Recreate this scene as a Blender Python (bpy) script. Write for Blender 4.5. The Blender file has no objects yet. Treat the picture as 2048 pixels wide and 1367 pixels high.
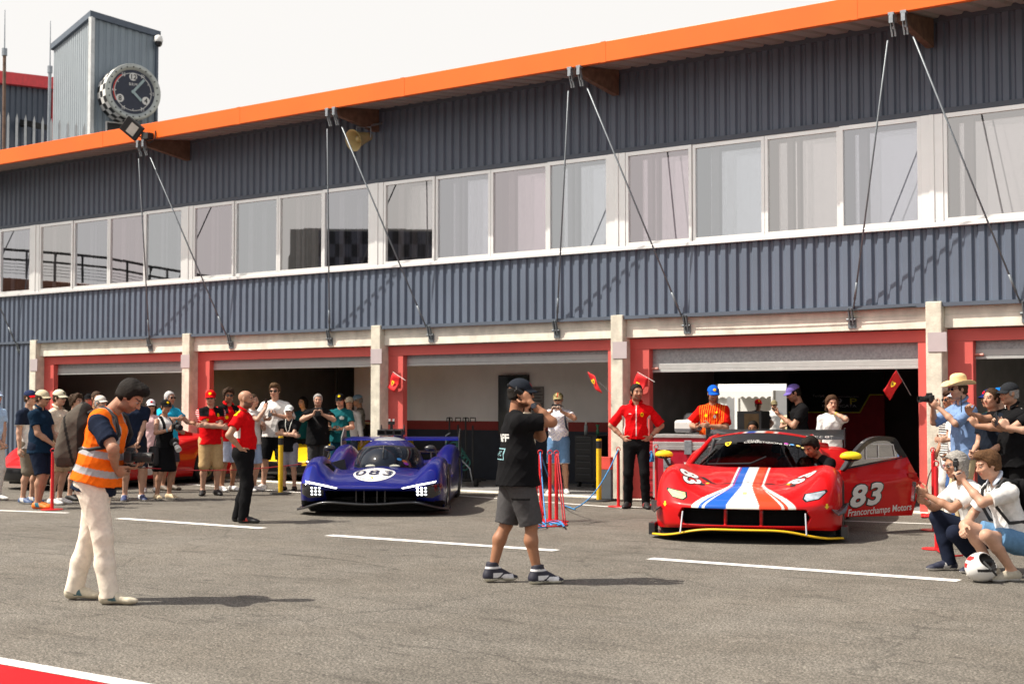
import bpy, bmesh, math, random
import numpy as np
from mathutils import Vector, Matrix, Quaternion
from mathutils.bvhtree import BVHTree
R = math.radians
random.seed(7)
RNG = np.random.default_rng(7)
SC = bpy.context.scene
COL = SC.collection

# ------------------------------------------------------------------ camera
F_PX, CX, CY = 2844.0, 1024.0, 683.5          # 50 mm lens on a 2048 px wide frame
CAM_H, HORIZON = 1.58, 803.0
YAW = math.atan(F_PX / 3824.0)                # the pit building runs off to the left
PITCH = math.atan((HORIZON - CY) / F_PX)
CAM = Vector((0.0, 0.0, CAM_H))
FWD = Vector((-math.sin(YAW), math.cos(YAW), 0)); RGT = Vector((math.cos(YAW), math.sin(YAW), 0)); UP = Vector((0, 0, 1))
cam = bpy.data.cameras.new("camera"); cam_ob = bpy.data.objects.new("camera", cam); COL.objects.link(cam_ob)
cam.sensor_width = 36.0; cam.lens = 36.0 * F_PX / 2048.0; cam.clip_start = 0.1; cam.clip_end = 2000
cam_ob.location = CAM; cam_ob.rotation_euler = (math.pi / 2 + PITCH, 0, YAW)
cam.dof.use_dof = True; cam.dof.focus_distance = 14.5; cam.dof.aperture_fstop = 3.2
SC.camera = cam_ob

# ------------------------------------------------------------------ light
SUN_EL, SUN_TO = 52.0, (RGT * math.cos(R(6)) + FWD * math.sin(R(6)))   # SUN_TO: the way shadows fall on the ground
w = bpy.data.worlds.new("World"); SC.world = w; w.use_nodes = True
nt = w.node_tree; nt.nodes.clear()
o_ = nt.nodes.new('ShaderNodeOutputWorld'); b_ = nt.nodes.new('ShaderNodeBackground'); s_ = nt.nodes.new('ShaderNodeTexSky')
s_.sky_type = 'NISHITA'; s_.sun_disc = False; s_.sun_elevation = R(SUN_EL); s_.sun_rotation = math.atan2(-SUN_TO.x, -SUN_TO.y)
s_.altitude = 50; s_.air_density = 1.0; s_.dust_density = 6.0; s_.ozone_density = 1.0
hz = nt.nodes.new('ShaderNodeMix'); hz.data_type = 'RGBA'; hz.inputs[0].default_value = 0.93   # thin white overcast veil over the sky
hz.inputs[7].default_value = (7.6, 7.4, 7.15, 1)
tcw = nt.nodes.new('ShaderNodeTexCoord'); sx = nt.nodes.new('ShaderNodeSeparateXYZ'); mrw = nt.nodes.new('ShaderNodeMapRange'); mrw.interpolation_type = 'SMOOTHSTEP'
mrw.inputs[1].default_value = .28; mrw.inputs[2].default_value = .80; mrw.inputs[3].default_value = .96; mrw.inputs[4].default_value = .22      # white haze low down, thinner veil overhead
nt.links.new(tcw.outputs['Generated'], sx.inputs[0]); nt.links.new(sx.outputs[2], mrw.inputs[0]); nt.links.new(mrw.outputs[0], hz.inputs[0])
nt.links.new(s_.outputs[0], hz.inputs[6]); nt.links.new(hz.outputs[2], b_.inputs[0]); b_.inputs[1].default_value = 0.088
nt.links.new(b_.outputs[0], o_.inputs[0])
sl = bpy.data.lights.new("sun", 'SUN'); sl.energy = 4.5; sl.angle = R(0.5); sl.color = (1.0, 0.93, 0.82)
so = bpy.data.objects.new("sun", sl); COL.objects.link(so)
sd = Vector((SUN_TO.x * math.cos(R(SUN_EL)), SUN_TO.y * math.cos(R(SUN_EL)), -math.sin(R(SUN_EL))))
so.rotation_euler = sd.to_track_quat('-Z', 'Y').to_euler(); so.location = (-20, -20, 30)
SC.view_settings.view_transform = 'Standard'; SC.view_settings.look = 'None'
SC.view_settings.gamma = 1.0; SC.view_settings.exposure = 0.58; SC.view_settings.use_curve_mapping = False
SC.cycles.max_bounces = 8; SC.cycles.transparent_max_bounces = 12; SC.cycles.use_denoising = True
SC.cycles.caustics_reflective = False; SC.cycles.caustics_refractive = False; SC.cycles.sample_clamp_indirect = 6

def ray(px, py):                                # world direction of a point of the photograph
    a = (px - CX) / F_PX; b = (CY - py) / F_PX
    f = FWD * math.cos(PITCH) + UP * math.sin(PITCH); u = UP * math.cos(PITCH) - FWD * math.sin(PITCH)
    return f + RGT * a + u * b
def G(px, py, z=0.0):                           # where the ground (or the level z) is met
    d = ray(px, py); t = (z - CAM_H) / d.z
    return CAM + d * t
def at_y(px, py, y):                            # where the vertical plane y is met
    d = ray(px, py); return CAM + d * (y / d.y)
def at_d(px, py, dist):                         # at a distance along the camera's view axis
    d = ray(px, py); return CAM + d * (dist / d.dot(FWD))

# ------------------------------------------------------------------ materials
MATS = {}
def _new(name):
    m = bpy.data.materials.new(name); m.use_nodes = True; n = m.node_tree; n.nodes.clear()
    out = n.nodes.new('ShaderNodeOutputMaterial'); p = n.nodes.new('ShaderNodeBsdfPrincipled')
    n.links.new(p.outputs[0], out.inputs[0]); return m, n, p
def mat(name, col, rough=0.6, metal=0.0, var=0.12, scale=6.0, bump=0.0, bscale=60.0, coat=0.0, attr=False, spec=0.5, stain=0.0, sheen=0.0):
    """principled material with noise in its colour, optional colour attribute, fine bump"""
    if name in MATS: return MATS[name]
    m, n, p = _new(name); L = n.links.new
    tc = n.nodes.new('ShaderNodeTexCoord')
    if attr:
        a = n.nodes.new('ShaderNodeVertexColor'); a.layer_name = 'Col'; base = a.outputs[0]
    else:
        c = n.nodes.new('ShaderNodeRGB'); c.outputs[0].default_value = (*col, 1); base = c.outputs[0]
    if var > 0:
        nz = n.nodes.new('ShaderNodeTexNoise'); nz.inputs['Scale'].default_value = scale; nz.inputs['Detail'].default_value = 5
        L(tc.outputs['Object'], nz.inputs['Vector'])
        mr = n.nodes.new('ShaderNodeMapRange'); mr.inputs[1].default_value = .3; mr.inputs[2].default_value = .7
        mr.inputs[3].default_value = 1 - var; mr.inputs[4].default_value = 1 + var
        L(nz.outputs[0], mr.inputs[0])
        mx = n.nodes.new('ShaderNodeMix'); mx.data_type = 'RGBA'; mx.blend_type = 'MULTIPLY'; mx.inputs[0].default_value = 1
        L(base, mx.inputs[6]); L(mr.outputs[0], mx.inputs[7]); base = mx.outputs[2]
    if stain > 0:
        nz = n.nodes.new('ShaderNodeTexNoise'); nz.inputs['Scale'].default_value = 1.7; nz.inputs['Detail'].default_value = 8; nz.inputs['Roughness'].default_value = .7
        mp = n.nodes.new('ShaderNodeMapping'); mp.inputs['Scale'].default_value = (2.5, 2.5, .8); L(tc.outputs['Object'], mp.inputs[0]); L(mp.outputs[0], nz.inputs['Vector'])
        cr = n.nodes.new('ShaderNodeMapRange'); cr.inputs[1].default_value = .5; cr.inputs[2].default_value = .75; cr.inputs[3].default_value = 0; cr.inputs[4].default_value = stain
        L(nz.outputs[0], cr.inputs[0])
        mx = n.nodes.new('ShaderNodeMix'); mx.data_type = 'RGBA'; L(cr.outputs[0], mx.inputs[0]); L(base, mx.inputs[6]); mx.inputs[7].default_value = (.13, .10, .06, 1); base = mx.outputs[2]
    L(base, p.inputs['Base Color'])
    p.inputs['Roughness'].default_value = rough; p.inputs['Metallic'].default_value = metal
    p.inputs['Specular IOR Level'].default_value = spec
    if coat: p.inputs['Coat Weight'].default_value = coat; p.inputs['Coat Roughness'].default_value = 0.03
    if sheen: p.inputs['Sheen Weight'].default_value = sheen
    if bump > 0:
        nb = n.nodes.new('ShaderNodeTexNoise'); nb.inputs['Scale'].default_value = bscale; nb.inputs['Detail'].default_value = 4
        L(tc.outputs['Object'], nb.inputs['Vector'])
        bp = n.nodes.new('ShaderNodeBump'); bp.inputs['Strength'].default_value = bump; bp.inputs['Distance'].default_value = 0.01
        L(nb.outputs[0], bp.inputs['Height']); L(bp.outputs[0], p.inputs['Normal'])
    MATS[name] = m; return m
def emit(name, col, s):
    if name in MATS: return MATS[name]
    m, n, p = _new(name); p.inputs['Base Color'].default_value = (*col, 1); p.inputs['Emission Color'].default_value = (*col, 1); p.inputs['Emission Strength'].default_value = s
    MATS[name] = m; return m
def glass_mat(name, tint, refl=0.08, trans=0.5, rough=0.01):
    """thin pane: mirror coat over a tinted see-through sheet"""
    if name in MATS: return MATS[name]
    m = bpy.data.materials.new(name); m.use_nodes = True; n = m.node_tree; n.nodes.clear(); L = n.links.new
    out = n.nodes.new('ShaderNodeOutputMaterial'); g = n.nodes.new('ShaderNodeBsdfGlossy'); g.inputs['Roughness'].default_value = rough
    g.inputs[0].default_value = (*[min(c * 1.02, 1) for c in tint], 1)
    t = n.nodes.new('ShaderNodeBsdfTransparent'); t.inputs[0].default_value = (*[c * trans for c in tint], 1)
    fr = n.nodes.new('ShaderNodeFresnel'); fr.inputs[0].default_value = 1.5
    ad = n.nodes.new('ShaderNodeMath'); ad.operation = 'ADD'; ad.use_clamp = True; L(fr.outputs[0], ad.inputs[0]); ad.inputs[1].default_value = refl
    mx = n.nodes.new('ShaderNodeMixShader'); L(ad.outputs[0], mx.inputs[0]); L(t.outputs[0], mx.inputs[1]); L(g.outputs[0], mx.inputs[2]); L(mx.outputs[0], out.inputs[0])
    MATS[name] = m; return m

M = dict(
    cloth=mat('cloth', (1, 1, 1), .9, attr=True, var=.10, scale=30, bump=.12, bscale=90, spec=.08),
    skin=mat('skin', (1, 1, 1), .5, attr=True, var=.07, scale=25, bump=.08, bscale=160, spec=.35),
    hair=mat('hair', (1, 1, 1), .7, attr=True, var=.35, scale=60, bump=.8, bscale=140, spec=.18),
    shoe=mat('shoe', (1, 1, 1), .6, attr=True, var=.1, scale=40, bump=.1),
    paint=mat('car_paint', (1, 1, 1), .35, attr=True, var=.0, coat=.38, spec=.12),
    black=mat('black_plastic', (.012, .012, .013), .45, var=.2, scale=20),
    matte=mat('matte_black', (.02, .02, .021), .8, var=.2, scale=10),
    rubber=mat('rubber', (.018, .018, .018), .75, var=.25, scale=25, bump=.15),
    carbon=mat('carbon', (.022, .023, .026), .32, var=.35, scale=120, coat=.4),
    steel=mat('galvanised_steel', (.30, .33, .36), .45, metal=.6, var=.2, scale=25),
    chrome=mat('bright_metal', (.75, .75, .76), .2, metal=1, var=.05),
    lens=mat('dark_glass', (.006, .007, .01), .05, var=0, coat=.6),
    white=mat('white_paint', (.78, .77, .74), .5, var=.05, scale=8),
    yellow=mat('yellow_paint', (.80, .50, .012), .4, var=.08, scale=9),
    redp=mat('red_post_paint', (.62, .015, .02), .35, var=.08, scale=9),
)
# ------------------------------------------------------------------ object helpers
def tag(o, label=None, cat=None, group=None, kind=None):
    if label: o['label'] = label
    if cat: o['category'] = cat
    if group: o['group'] = group
    if kind: o['kind'] = kind
    return o
def thing(name, label, cat, loc=(0, 0, 0), rz=0.0, group=None):
    o = bpy.data.objects.new(name, None); COL.objects.link(o); o.empty_display_size = .1
    o.location = loc; o.rotation_euler = (0, 0, rz)
    return tag(o, label, cat, group)
def mk(name, V, F, m, parent=None, smooth=False, cols=None, loc=None, mats=None, midx=None):
    me = bpy.data.meshes.new(name)
    V = np.asarray(V, dtype=np.float32)
    if isinstance(F, np.ndarray):
        n, k = F.shape
        me.vertices.add(len(V)); me.vertices.foreach_set('co', V.ravel())
        me.loops.add(n * k); me.loops.foreach_set('vertex_index', F.ravel().astype(np.int32))
        me.polygons.add(n); me.polygons.foreach_set('loop_start', np.arange(0, n * k, k, dtype=np.int32))
        me.update(calc_edges=True)
    else:
        me.from_pydata([tuple(map(float, v)) for v in V], [], F); me.update()
    for x in (mats or [m]): me.materials.append(x)
    if midx is not None: me.polygons.foreach_set('material_index', np.asarray(midx, dtype=np.int32))
    if smooth: me.polygons.foreach_set('use_smooth', np.ones(len(me.polygons), dtype=bool))
    if cols is not None:
        cols = np.asarray(cols, dtype=np.float32)
        if cols.ndim == 1: cols = np.repeat(cols[None, :], len(V), 0)
        a = me.color_attributes.new('Col', 'FLOAT_COLOR', 'POINT')
        a.data.foreach_set('color', np.concatenate([cols[:, :3], np.ones((len(V), 1), np.float32)], 1).ravel())
    me.validate(); me.update()
    o = bpy.data.objects.new(name, me); COL.objects.link(o)
    if parent is not None: o.parent = parent
    if loc is not None: o.location = loc
    return o
class MB:
    """collects simple shapes into one mesh"""
    def __init__(s): s.v = []; s.f = []
    def add(s, V, F):
        n = len(s.v); s.v += [tuple(v) for v in V]; s.f += [tuple(i + n for i in f) for f in F]; return s
    def box(s, lo, hi, M4=None):
        x0, y0, z0 = lo; x1, y1, z1 = hi
        V = [(x0,y0,z0),(x1,y0,z0),(x1,y1,z0),(x0,y1,z0),(x0,y0,z1),(x1,y0,z1),(x1,y1,z1),(x0,y1,z1)]
        if M4 is not None: V = [M4 @ Vector(v) for v in V]
        return s.add(V, [(0,3,2,1),(4,5,6,7),(0,1,5,4),(1,2,6,5),(2,3,7,6),(3,0,4,7)])
    def tube(s, pts, r, n=8, cap=True):
        pts = [Vector(p) for p in pts]; rr = r if isinstance(r, (list, tuple)) else [r] * len(pts)
        V = []; F = []; prev = None
        for i, p in enumerate(pts):
            d = (pts[min(i+1, len(pts)-1)] - pts[max(i-1, 0)])
            if d.length < 1e-9: d = Vector((0, 0, 1))
            d.normalize()
            if prev is None: a = d.orthogonal().normalized()
            else:
                a = prev - d * prev.dot(d)
                a = a.normalized() if a.length > 1e-6 else d.orthogonal().normalized()
            prev = a; b = d.cross(a)
            for k in range(n):
                t = 2 * math.pi * k / n; V.append(p + (a * math.cos(t) + b * math.sin(t)) * rr[i])
        for i in range(len(pts) - 1):
            for k in range(n):
                F.append((i*n+k, i*n+(k+1)%n, (i+1)*n+(k+1)%n, (i+1)*n+k))
        if cap: F.append(tuple(range(n-1, -1, -1))); F.append(tuple((len(pts)-1)*n + k for k in range(n)))
        return s.add(V, F)
    def lathe(s, prof, n=24, M4=None, closed=False):
        """prof: (radius, z) pairs turned about z"""
        V = []; F = []; m = len(prof)
        for r, z in prof:
            for k in range(n):
                t = 2*math.pi*k/n; V.append(Vector((r*math.cos(t), r*math.sin(t), z)))
        for i in range(m if closed else m-1):
            j = (i+1) % m
            for k in range(n): F.append((i*n+k, i*n+(k+1)%n, j*n+(k+1)%n, j*n+k))
        if M4 is not None: V = [M4 @ v for v in V]
        return s.add(V, F)
    def prism(s, poly, t0, t1, M4=None):
        """poly in x,y extruded z t0..t1"""
        n = len(poly); V = [Vector((x, y, t0)) for x, y in poly] + [Vector((x, y, t1)) for x, y in poly]
        F = [tuple(range(n-1, -1, -1)), tuple(range(n, 2*n))] + [(i, (i+1)%n, n+(i+1)%n, n+i) for i in range(n)]
        if M4 is not None: V = [M4 @ v for v in V]
        return s.add(V, F)
    def build(s, name, m, parent=None, smooth=False, bevel=0.0, loc=None, cols=None, auto=None):
        o = mk(name, s.v, s.f, m, parent, smooth, cols, loc)
        if bevel:
            b = o.modifiers.new('bevel', 'BEVEL'); b.width = bevel; b.segments = 2; b.limit_method = 'ANGLE'; b.angle_limit = R(40)
        if auto is not None:
            me = o.data; me.polygons.foreach_set('use_smooth', np.ones(len(me.polygons), dtype=bool)); me.set_sharp_from_angle(angle=R(auto))
        return o
def frame(origin, xa, za):
    """matrix with x along xa and z along za (made square to it)"""
    x = Vector(xa).normalized(); z = Vector(za); z = (z - x * z.dot(x)).normalized(); y = z.cross(x)
    return Matrix(((x.x, y.x, z.x, origin[0]), (x.y, y.y, z.y, origin[1]), (x.z, y.z, z.z, origin[2]), (0, 0, 0, 1)))
def copy_tree(o, parent=None):
    c = o.copy(); COL.objects.link(c)
    if parent is not None: c.parent = parent
    for ch in [x for x in bpy.data.objects if x.parent is o]: copy_tree(ch, c)
    return c

# text as a flat mesh (triangles), size = cap height in metres, centred
_txt = {}
def text_geo(s, size, bold=0.0, shear=0.0, spacing=1.0, wide=1.0):
    cu = bpy.data.curves.new('text', 'FONT'); cu.body = s; cu.size = 1.0; cu.offset = bold; cu.shear = shear; cu.space_character = spacing
    cu.align_x = 'CENTER'; cu.resolution_u = 3
    o = bpy.data.objects.new('text', cu); COL.objects.link(o)
    dg = bpy.context.evaluated_depsgraph_get(); dg.update()
    me = bpy.data.meshes.new_from_object(o.evaluated_get(dg))
    V = np.array([v.co[:] for v in me.vertices]) if len(me.vertices) else np.zeros((0, 3)); F = [tuple(p.vertices) for p in me.polygons]
    bpy.data.objects.remove(o); bpy.data.curves.remove(cu); bpy.data.meshes.remove(me)
    if len(V):
        V[:, 1] -= 0.345; V[:, :2] *= size / 0.69; V[:, 0] *= wide
    return V, F
def text_obj(name, s, size, M4, m, parent=None, thick=0.0, **kw):
    V, F = text_geo(s, size, **kw)
    V = [M4 @ Vector(v) for v in V]
    return mk(name, V, F, m, parent)
def decal(name, V, F, M4, bvh, m, parent, off=0.003, sub=0, reach=1.0):
    """lay a flat mesh on a surface: points of M4's plane are dropped along its -z on to bvh"""
    bm = bmesh.new(); vs = [bm.verts.new(v) for v in V]
    for f in F:
        try: bm.faces.new([vs[i] for i in f])
        except ValueError: pass
    bmesh.ops.triangulate(bm, faces=bm.faces[:])
    if sub:
        for _ in range(8):
            es = [e for e in bm.edges if e.calc_length() > sub]
            if not es: break
            bmesh.ops.subdivide_edges(bm, edges=es, cuts=1); bmesh.ops.triangulate(bm, faces=[f for f in bm.faces if len(f.verts) > 3])
    d = -(M4.to_3x3() @ Vector((0, 0, 1))).normalized(); bad = []
    for v in bm.verts:
        p = M4 @ v.co; hit = bvh.ray_cast(p - d * reach * .5, d, reach * 2)
        if hit[0] is None: bad.append(v)
        else: v.co = hit[0] - d * off
    if bad: bmesh.ops.delete(bm, geom=bad, context='VERTS')
    me = bpy.data.meshes.new(name); bm.to_mesh(me); bm.free(); me.materials.append(m)
    o = bpy.data.objects.new(name, me); COL.objects.link(o); o.parent = parent
    return o
def bvh_of(*obs):
    V = []; F = []
    for o in obs:
        n = len(V); V += [v.co.copy() for v in o.data.vertices]; F += [tuple(i + n for i in p.vertices) for p in o.data.polygons]
    return BVHTree.FromPolygons(V, F)
def disc(rx, ry=None, n=40, x=0, y=0):
    ry = ry or rx; return [(x + rx*math.cos(2*math.pi*k/n), y + ry*math.sin(2*math.pi*k/n), 0) for k in range(n)], [tuple(range(n))]
def shield_poly(s):        # a shield outline, unit height s
    return [(x*s, y*s, 0) for x, y in [(-.36,.5),(0,.46),(.36,.5),(.38,.2),(.30,-.15),(.14,-.4),(0,-.5),(-.14,-.4),(-.30,-.15),(-.38,.2)]]
HORSE = [(-.04,-.32),(.02,-.32),(.0,-.12),(.10,-.05),(.20,-.22),(.24,-.20),(.16,.0),(.12,.06),(.24,.10),(.22,.22),(.18,.14),(.06,.10),(-.02,.14),(-.06,.30),(-.14,.34),(-.2,.24),(-.12,.22),(-.12,.10),(-.24,.14),(-.26,.08),(-.12,.04),(-.06,-.06),(-.08,-.18)]
# ================================================================== GROUND
def asphalt():
    m, n, p = _new('asphalt'); L = n.links.new
    tc = n.nodes.new('ShaderNodeTexCoord')
    def noise(sc, det=4, rough=.55, mp=None):
        t = n.nodes.new('ShaderNodeTexNoise'); t.inputs['Scale'].default_value = sc; t.inputs['Detail'].default_value = det; t.inputs['Roughness'].default_value = rough
        if mp:
            q = n.nodes.new('ShaderNodeMapping'); q.inputs['Rotation'].default_value = (0, 0, mp[0]); q.inputs['Scale'].default_value = (mp[1], mp[2], 1)
            L(tc.outputs['Object'], q.inputs[0]); L(q.outputs[0], t.inputs['Vector'])
        else: L(tc.outputs['Object'], t.inputs['Vector'])
        return t.outputs[0]
    def rng(x, a, b, c, d):
        r = n.nodes.new('ShaderNodeMapRange'); L(x, r.inputs[0])
        for i, v in enumerate((a, b, c, d)): r.inputs[i+1].default_value = v
        return r.outputs[0]
    def mul(a, b):
        x = n.nodes.new('ShaderNodeMath'); x.operation = 'MULTIPLY'; L(a, x.inputs[0]); L(b, x.inputs[1]); return x.outputs[0]
    f = mul(rng(noise(.35, 6, .6), .36, .64, .86, 1.14), mul(rng(noise(70, 2, .6), .39, .61, .42, 1.58), rng(noise(30, 3, .7), .38, .62, .72, 1.28)))
    f = mul(f, rng(noise(3.2, 7, .7), .36, .64, .86, 1.12))
    f = mul(f, rng(noise(1.0, 6, .65, (-YAW - .12, .55, 4.5)), .56, .68, 1.0, .70))      # long dark scuffs
    f = mul(f, rng(noise(1.0, 6, .7, (-YAW + .25, 1.6, 14)), .585, .68, 1.0, .5))
    f = mul(f, rng(noise(1.0, 6, .7, (-YAW - .5, 2.3, 9)), .60, .68, 1.0, .45))          # thin rubber streaks
    vo = n.nodes.new('ShaderNodeTexVoronoi'); vo.inputs['Scale'].default_value = 55; L(tc.outputs['Object'], vo.inputs['Vector'])
    f = mul(f, rng(vo.outputs['Distance'], 0.05, .5, 1.45, .86))
    vc = n.nodes.new('ShaderNodeTexVoronoi'); vc.feature = 'DISTANCE_TO_EDGE'; vc.inputs['Scale'].default_value = .22
    nd = n.nodes.new('ShaderNodeTexNoise'); nd.inputs['Scale'].default_value = 1.6; nd.inputs['Detail'].default_value = 6; L(tc.outputs['Object'], nd.inputs['Vector'])
    va = n.nodes.new('ShaderNodeVectorMath'); va.operation = 'MULTIPLY_ADD'; L(nd.outputs['Color'], va.inputs[0]); va.inputs[1].default_value = (1.3, 1.3, 0); L(tc.outputs['Object'], va.inputs[2]); L(va.outputs[0], vc.inputs['Vector'])
    f = mul(f, rng(vc.outputs['Distance'], 0.0, .006, .62, 1.0))       # fine cracks
    ro = n.nodes.new('ShaderNodeMix'); ro.data_type = 'RGBA'; L(rng(noise(.9, 4), .35, .65, 0, 1), ro.inputs[0])
    ro.inputs[6].default_value = (.144, .129, .107, 1); ro.inputs[7].default_value = (.163, .149, .127, 1)
    mx = n.nodes.new('ShaderNodeMix'); mx.data_type = 'RGBA'; mx.blend_type = 'MULTIPLY'; mx.inputs[0].default_value = 1; L(ro.outputs[2], mx.inputs[6]); L(f, mx.inputs[7])
    L(mx.outputs[2], p.inputs['Base Color']); p.inputs['Roughness'].default_value = .88; p.inputs['Specular IOR Level'].default_value = .35
    bp = n.nodes.new('ShaderNodeBump'); bp.inputs['Strength'].default_value = .7; bp.inputs['Distance'].default_value = .006
    L(noise(120, 4, .7), bp.inputs['Height']); L(bp.outputs[0], p.inputs['Normal'])
    return m
def worn_paint(name, col, wear=.35):
    m, n, p = _new(name); L = n.links.new
    tc = n.nodes.new('ShaderNodeTexCoord'); t = n.nodes.new('ShaderNodeTexNoise'); t.inputs['Scale'].default_value = 45; t.inputs['Detail'].default_value = 6; L(tc.outputs['Object'], t.inputs['Vector'])
    t2 = n.nodes.new('ShaderNodeTexNoise'); t2.inputs['Scale'].default_value = 2.2; t2.inputs['Detail'].default_value = 5; L(tc.outputs['Object'], t2.inputs['Vector'])
    ad = n.nodes.new('ShaderNodeMath'); ad.operation = 'ADD'; L(t.outputs[0], ad.inputs[0]); L(t2.outputs[0], ad.inputs[1])
    r = n.nodes.new('ShaderNodeMapRange'); L(ad.outputs[0], r.inputs[0]); r.inputs[1].default_value = 1.12; r.inputs[2].default_value = 1.3; r.inputs[3].default_value = 0; r.inputs[4].default_value = wear
    mx = n.nodes.new('ShaderNodeMix'); mx.data_type = 'RGBA'; L(r.outputs[0], mx.inputs[0]); mx.inputs[6].default_value = (*col, 1); mx.inputs[7].default_value = (.17, .15, .13, 1)
    L(mx.outputs[2], p.inputs['Base Color']); p.inputs['Roughness'].default_value = .8; p.inputs['Specular IOR Level'].default_value = .15; return m
ASPH = asphalt()
tag(mk('ground', [(-300,-200,0),(300,-200,0),(300,400,0),(-300,400,0)], [(0,1,2,3)], ASPH), kind='structure')
# painted strips: lines parallel to the building
WL = worn_paint('white_line_paint', (.80, .78, .74), .5)
def strip(name, p0, p1, wdt, m, z=.004):
    a, b = G(*p0), G(*p1); a.z = b.z = z
    n_ = Vector((-(b-a).y, (b-a).x, 0)).normalized() * wdt
    return tag(mk(name, [a, b, b + n_, a + n_], [(0,1,2,3)], m), kind='structure')
for p0, p1, wd in [((228,1037),(516,1057),.17), ((648,1071),(1104,1102),.17), ((1292,1118),(1912,1163),.17), ((-60,1019),(130,1026),.12),
                   ((900,990),(1250,1016),.09), ((1640,1040),(1866,1048),.09), ((370,968),(600,985),.09), ((1240,1012),(1320,1018),.09)]:
    strip('road_marking', p0, p1, wd, WL)
def rubber_marks():
    m = bpy.data.materials.new('rubber_marks'); m.use_nodes = True; n = m.node_tree; n.nodes.clear(); L = n.links.new
    out = n.nodes.new('ShaderNodeOutputMaterial'); d = n.nodes.new('ShaderNodeBsdfDiffuse'); d.inputs[0].default_value = (.03, .028, .026, 1); t = n.nodes.new('ShaderNodeBsdfTransparent'); mx = n.nodes.new('ShaderNodeMixShader')
    tc = n.nodes.new('ShaderNodeTexCoord'); nz = n.nodes.new('ShaderNodeTexNoise'); nz.inputs['Scale'].default_value = 5; nz.inputs['Detail'].default_value = 8; nz.inputs['Roughness'].default_value = .75; L(tc.outputs['Object'], nz.inputs['Vector'])
    r = n.nodes.new('ShaderNodeMapRange'); L(nz.outputs[0], r.inputs[0]); r.inputs[1].default_value = .42; r.inputs[2].default_value = .68; r.inputs[3].default_value = 0; r.inputs[4].default_value = .62
    L(r.outputs[0], mx.inputs[0]); L(t.outputs[0], mx.inputs[1]); L(d.outputs[0], mx.inputs[2]); L(mx.outputs[0], out.inputs[0]); return m
RUB = rubber_marks()
for pts, wd in (([(1165,1052),(1200,1036),(1290,1032),(1420,1040)], .07), ([(560,1108),(640,1112),(720,1122),(800,1140)], .05)):
    c = [G(*q) for q in pts]; C4 = []; n_ = 28
    for i in range(n_ + 1):
        t = i / n_; C4.append((1-t)**3*c[0] + 3*(1-t)**2*t*c[1] + 3*(1-t)*t*t*c[2] + t**3*c[3])
    V = []
    for i, q in enumerate(C4):
        d_ = (C4[min(i+1, n_)] - C4[max(i-1, 0)]).normalized(); s_ = Vector((-d_.y, d_.x, 0)) * wd/2; V += [(q - s_) + UP*.0025, (q + s_) + UP*.0025]
    tag(mk('tyre_mark', V, [(2*i, 2*i+2, 2*i+3, 2*i+1) for i in range(n_)], RUB), kind='structure')
RA = worn_paint('red_ground_paint', (.50, .008, .012), .10)
a = G(-60, 1318); b = G(300, 1383); d_ = (b - a).normalized(); nn = Vector((d_.y, -d_.x, 0))
tag(mk('red_run_off', [a + Vector((0,0,.004)), b + Vector((0,0,.004)) + d_*6, b + nn*8 + d_*6 + Vector((0,0,.004)), a + nn*8 - d_*3 + Vector((0,0,.004))], [(0,3,2,1)], RA), kind='structure')
tag(mk('road_marking', [a + Vector((0,0,.008)) - d_*3, b + Vector((0,0,.008)) + d_*6, b - nn*.13 + d_*6 + Vector((0,0,.008)), a - nn*.13 - d_*3 + Vector((0,0,.008))], [(0,1,2,3)], WL), kind='structure')

# ================================================================== PIT BUILDING
PX = [-28.14 + 5.25 * k for k in range(6)]       # pillar axes
YP, YC, YL, YR = 19.50, 19.55, 19.62, 19.73       # fronts of pillars, cladding, lintel, red frames
X0, X1 = -46.0, 4.5
BLD = thing('pit_building', 'long grey ribbed two storey pit garage building with orange roof edge', 'building', (0, 0, 0))
cladm = mat('blue_grey_cladding', (.116, .144, .196), .42, var=.10, scale=.9, spec=.5)
cladd = mat('dark_flashing', (.085, .105, .140), .45, var=.06, scale=2)
conc = mat('pale_concrete', (.76, .72, .62), .9, var=.14, scale=5, bump=.4, bscale=45, stain=.22)
concd = mat('grey_concrete', (.62, .585, .49), .92, var=.18, scale=7, bump=.5, bscale=45, stain=.30)
redm = mat('red_frame_paint', (.60, .10, .085), .55, var=.06, scale=2.5, bump=.05)
redd = redm
frm = mat('white_window_frame', (.96, .955, .94), .40, metal=.68, var=.03, scale=3)
orange = mat('orange_fascia', (.80, .135, .006), .42, var=.09, scale=.8, stain=.05)
soff = mat('soffit_sheet', (.36, .32, .30), .5, var=.06, scale=3)
wood = mat('brown_glulam', (.15, .085, .055), .7, var=.3, scale=9, bump=.2)
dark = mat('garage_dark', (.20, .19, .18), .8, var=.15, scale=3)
MATS['dark'] = dark
def corrugated(name, x0, x1, z0, z1, y, m, parent, per=.182, dep=.038):
    prof = []; x = x0
    while x < x1:
        prof += [(x, 0), (x + .080, 0), (x + .104, dep), (x + .148, dep)]; x += per
    V = [(px, y + dy, z0) for px, dy in prof] + [(px, y + dy, z1) for px, dy in prof]; n = len(prof)
    return mk(name, V, [(i, i+1, n+i+1, n+i) for i in range(n-1)], m, parent)
corrugated('upper_cladding', X0, X1, 5.70, 7.02, YC, cladm, BLD)
corrugated('lower_cladding', X0, X1, 2.97, 4.03, YC, cladm, BLD)
corrugated('end_cladding', X0, PX[0] - .14, 0.02, 2.90, YC + .01, cladm, BLD)
mb = MB()
mb.box((X0, YC - .022, 2.915), (X1, YC + .05, 2.97)); mb.box((X0, YC - .02, 5.625), (X1, YC + .07, 5.70))
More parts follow.
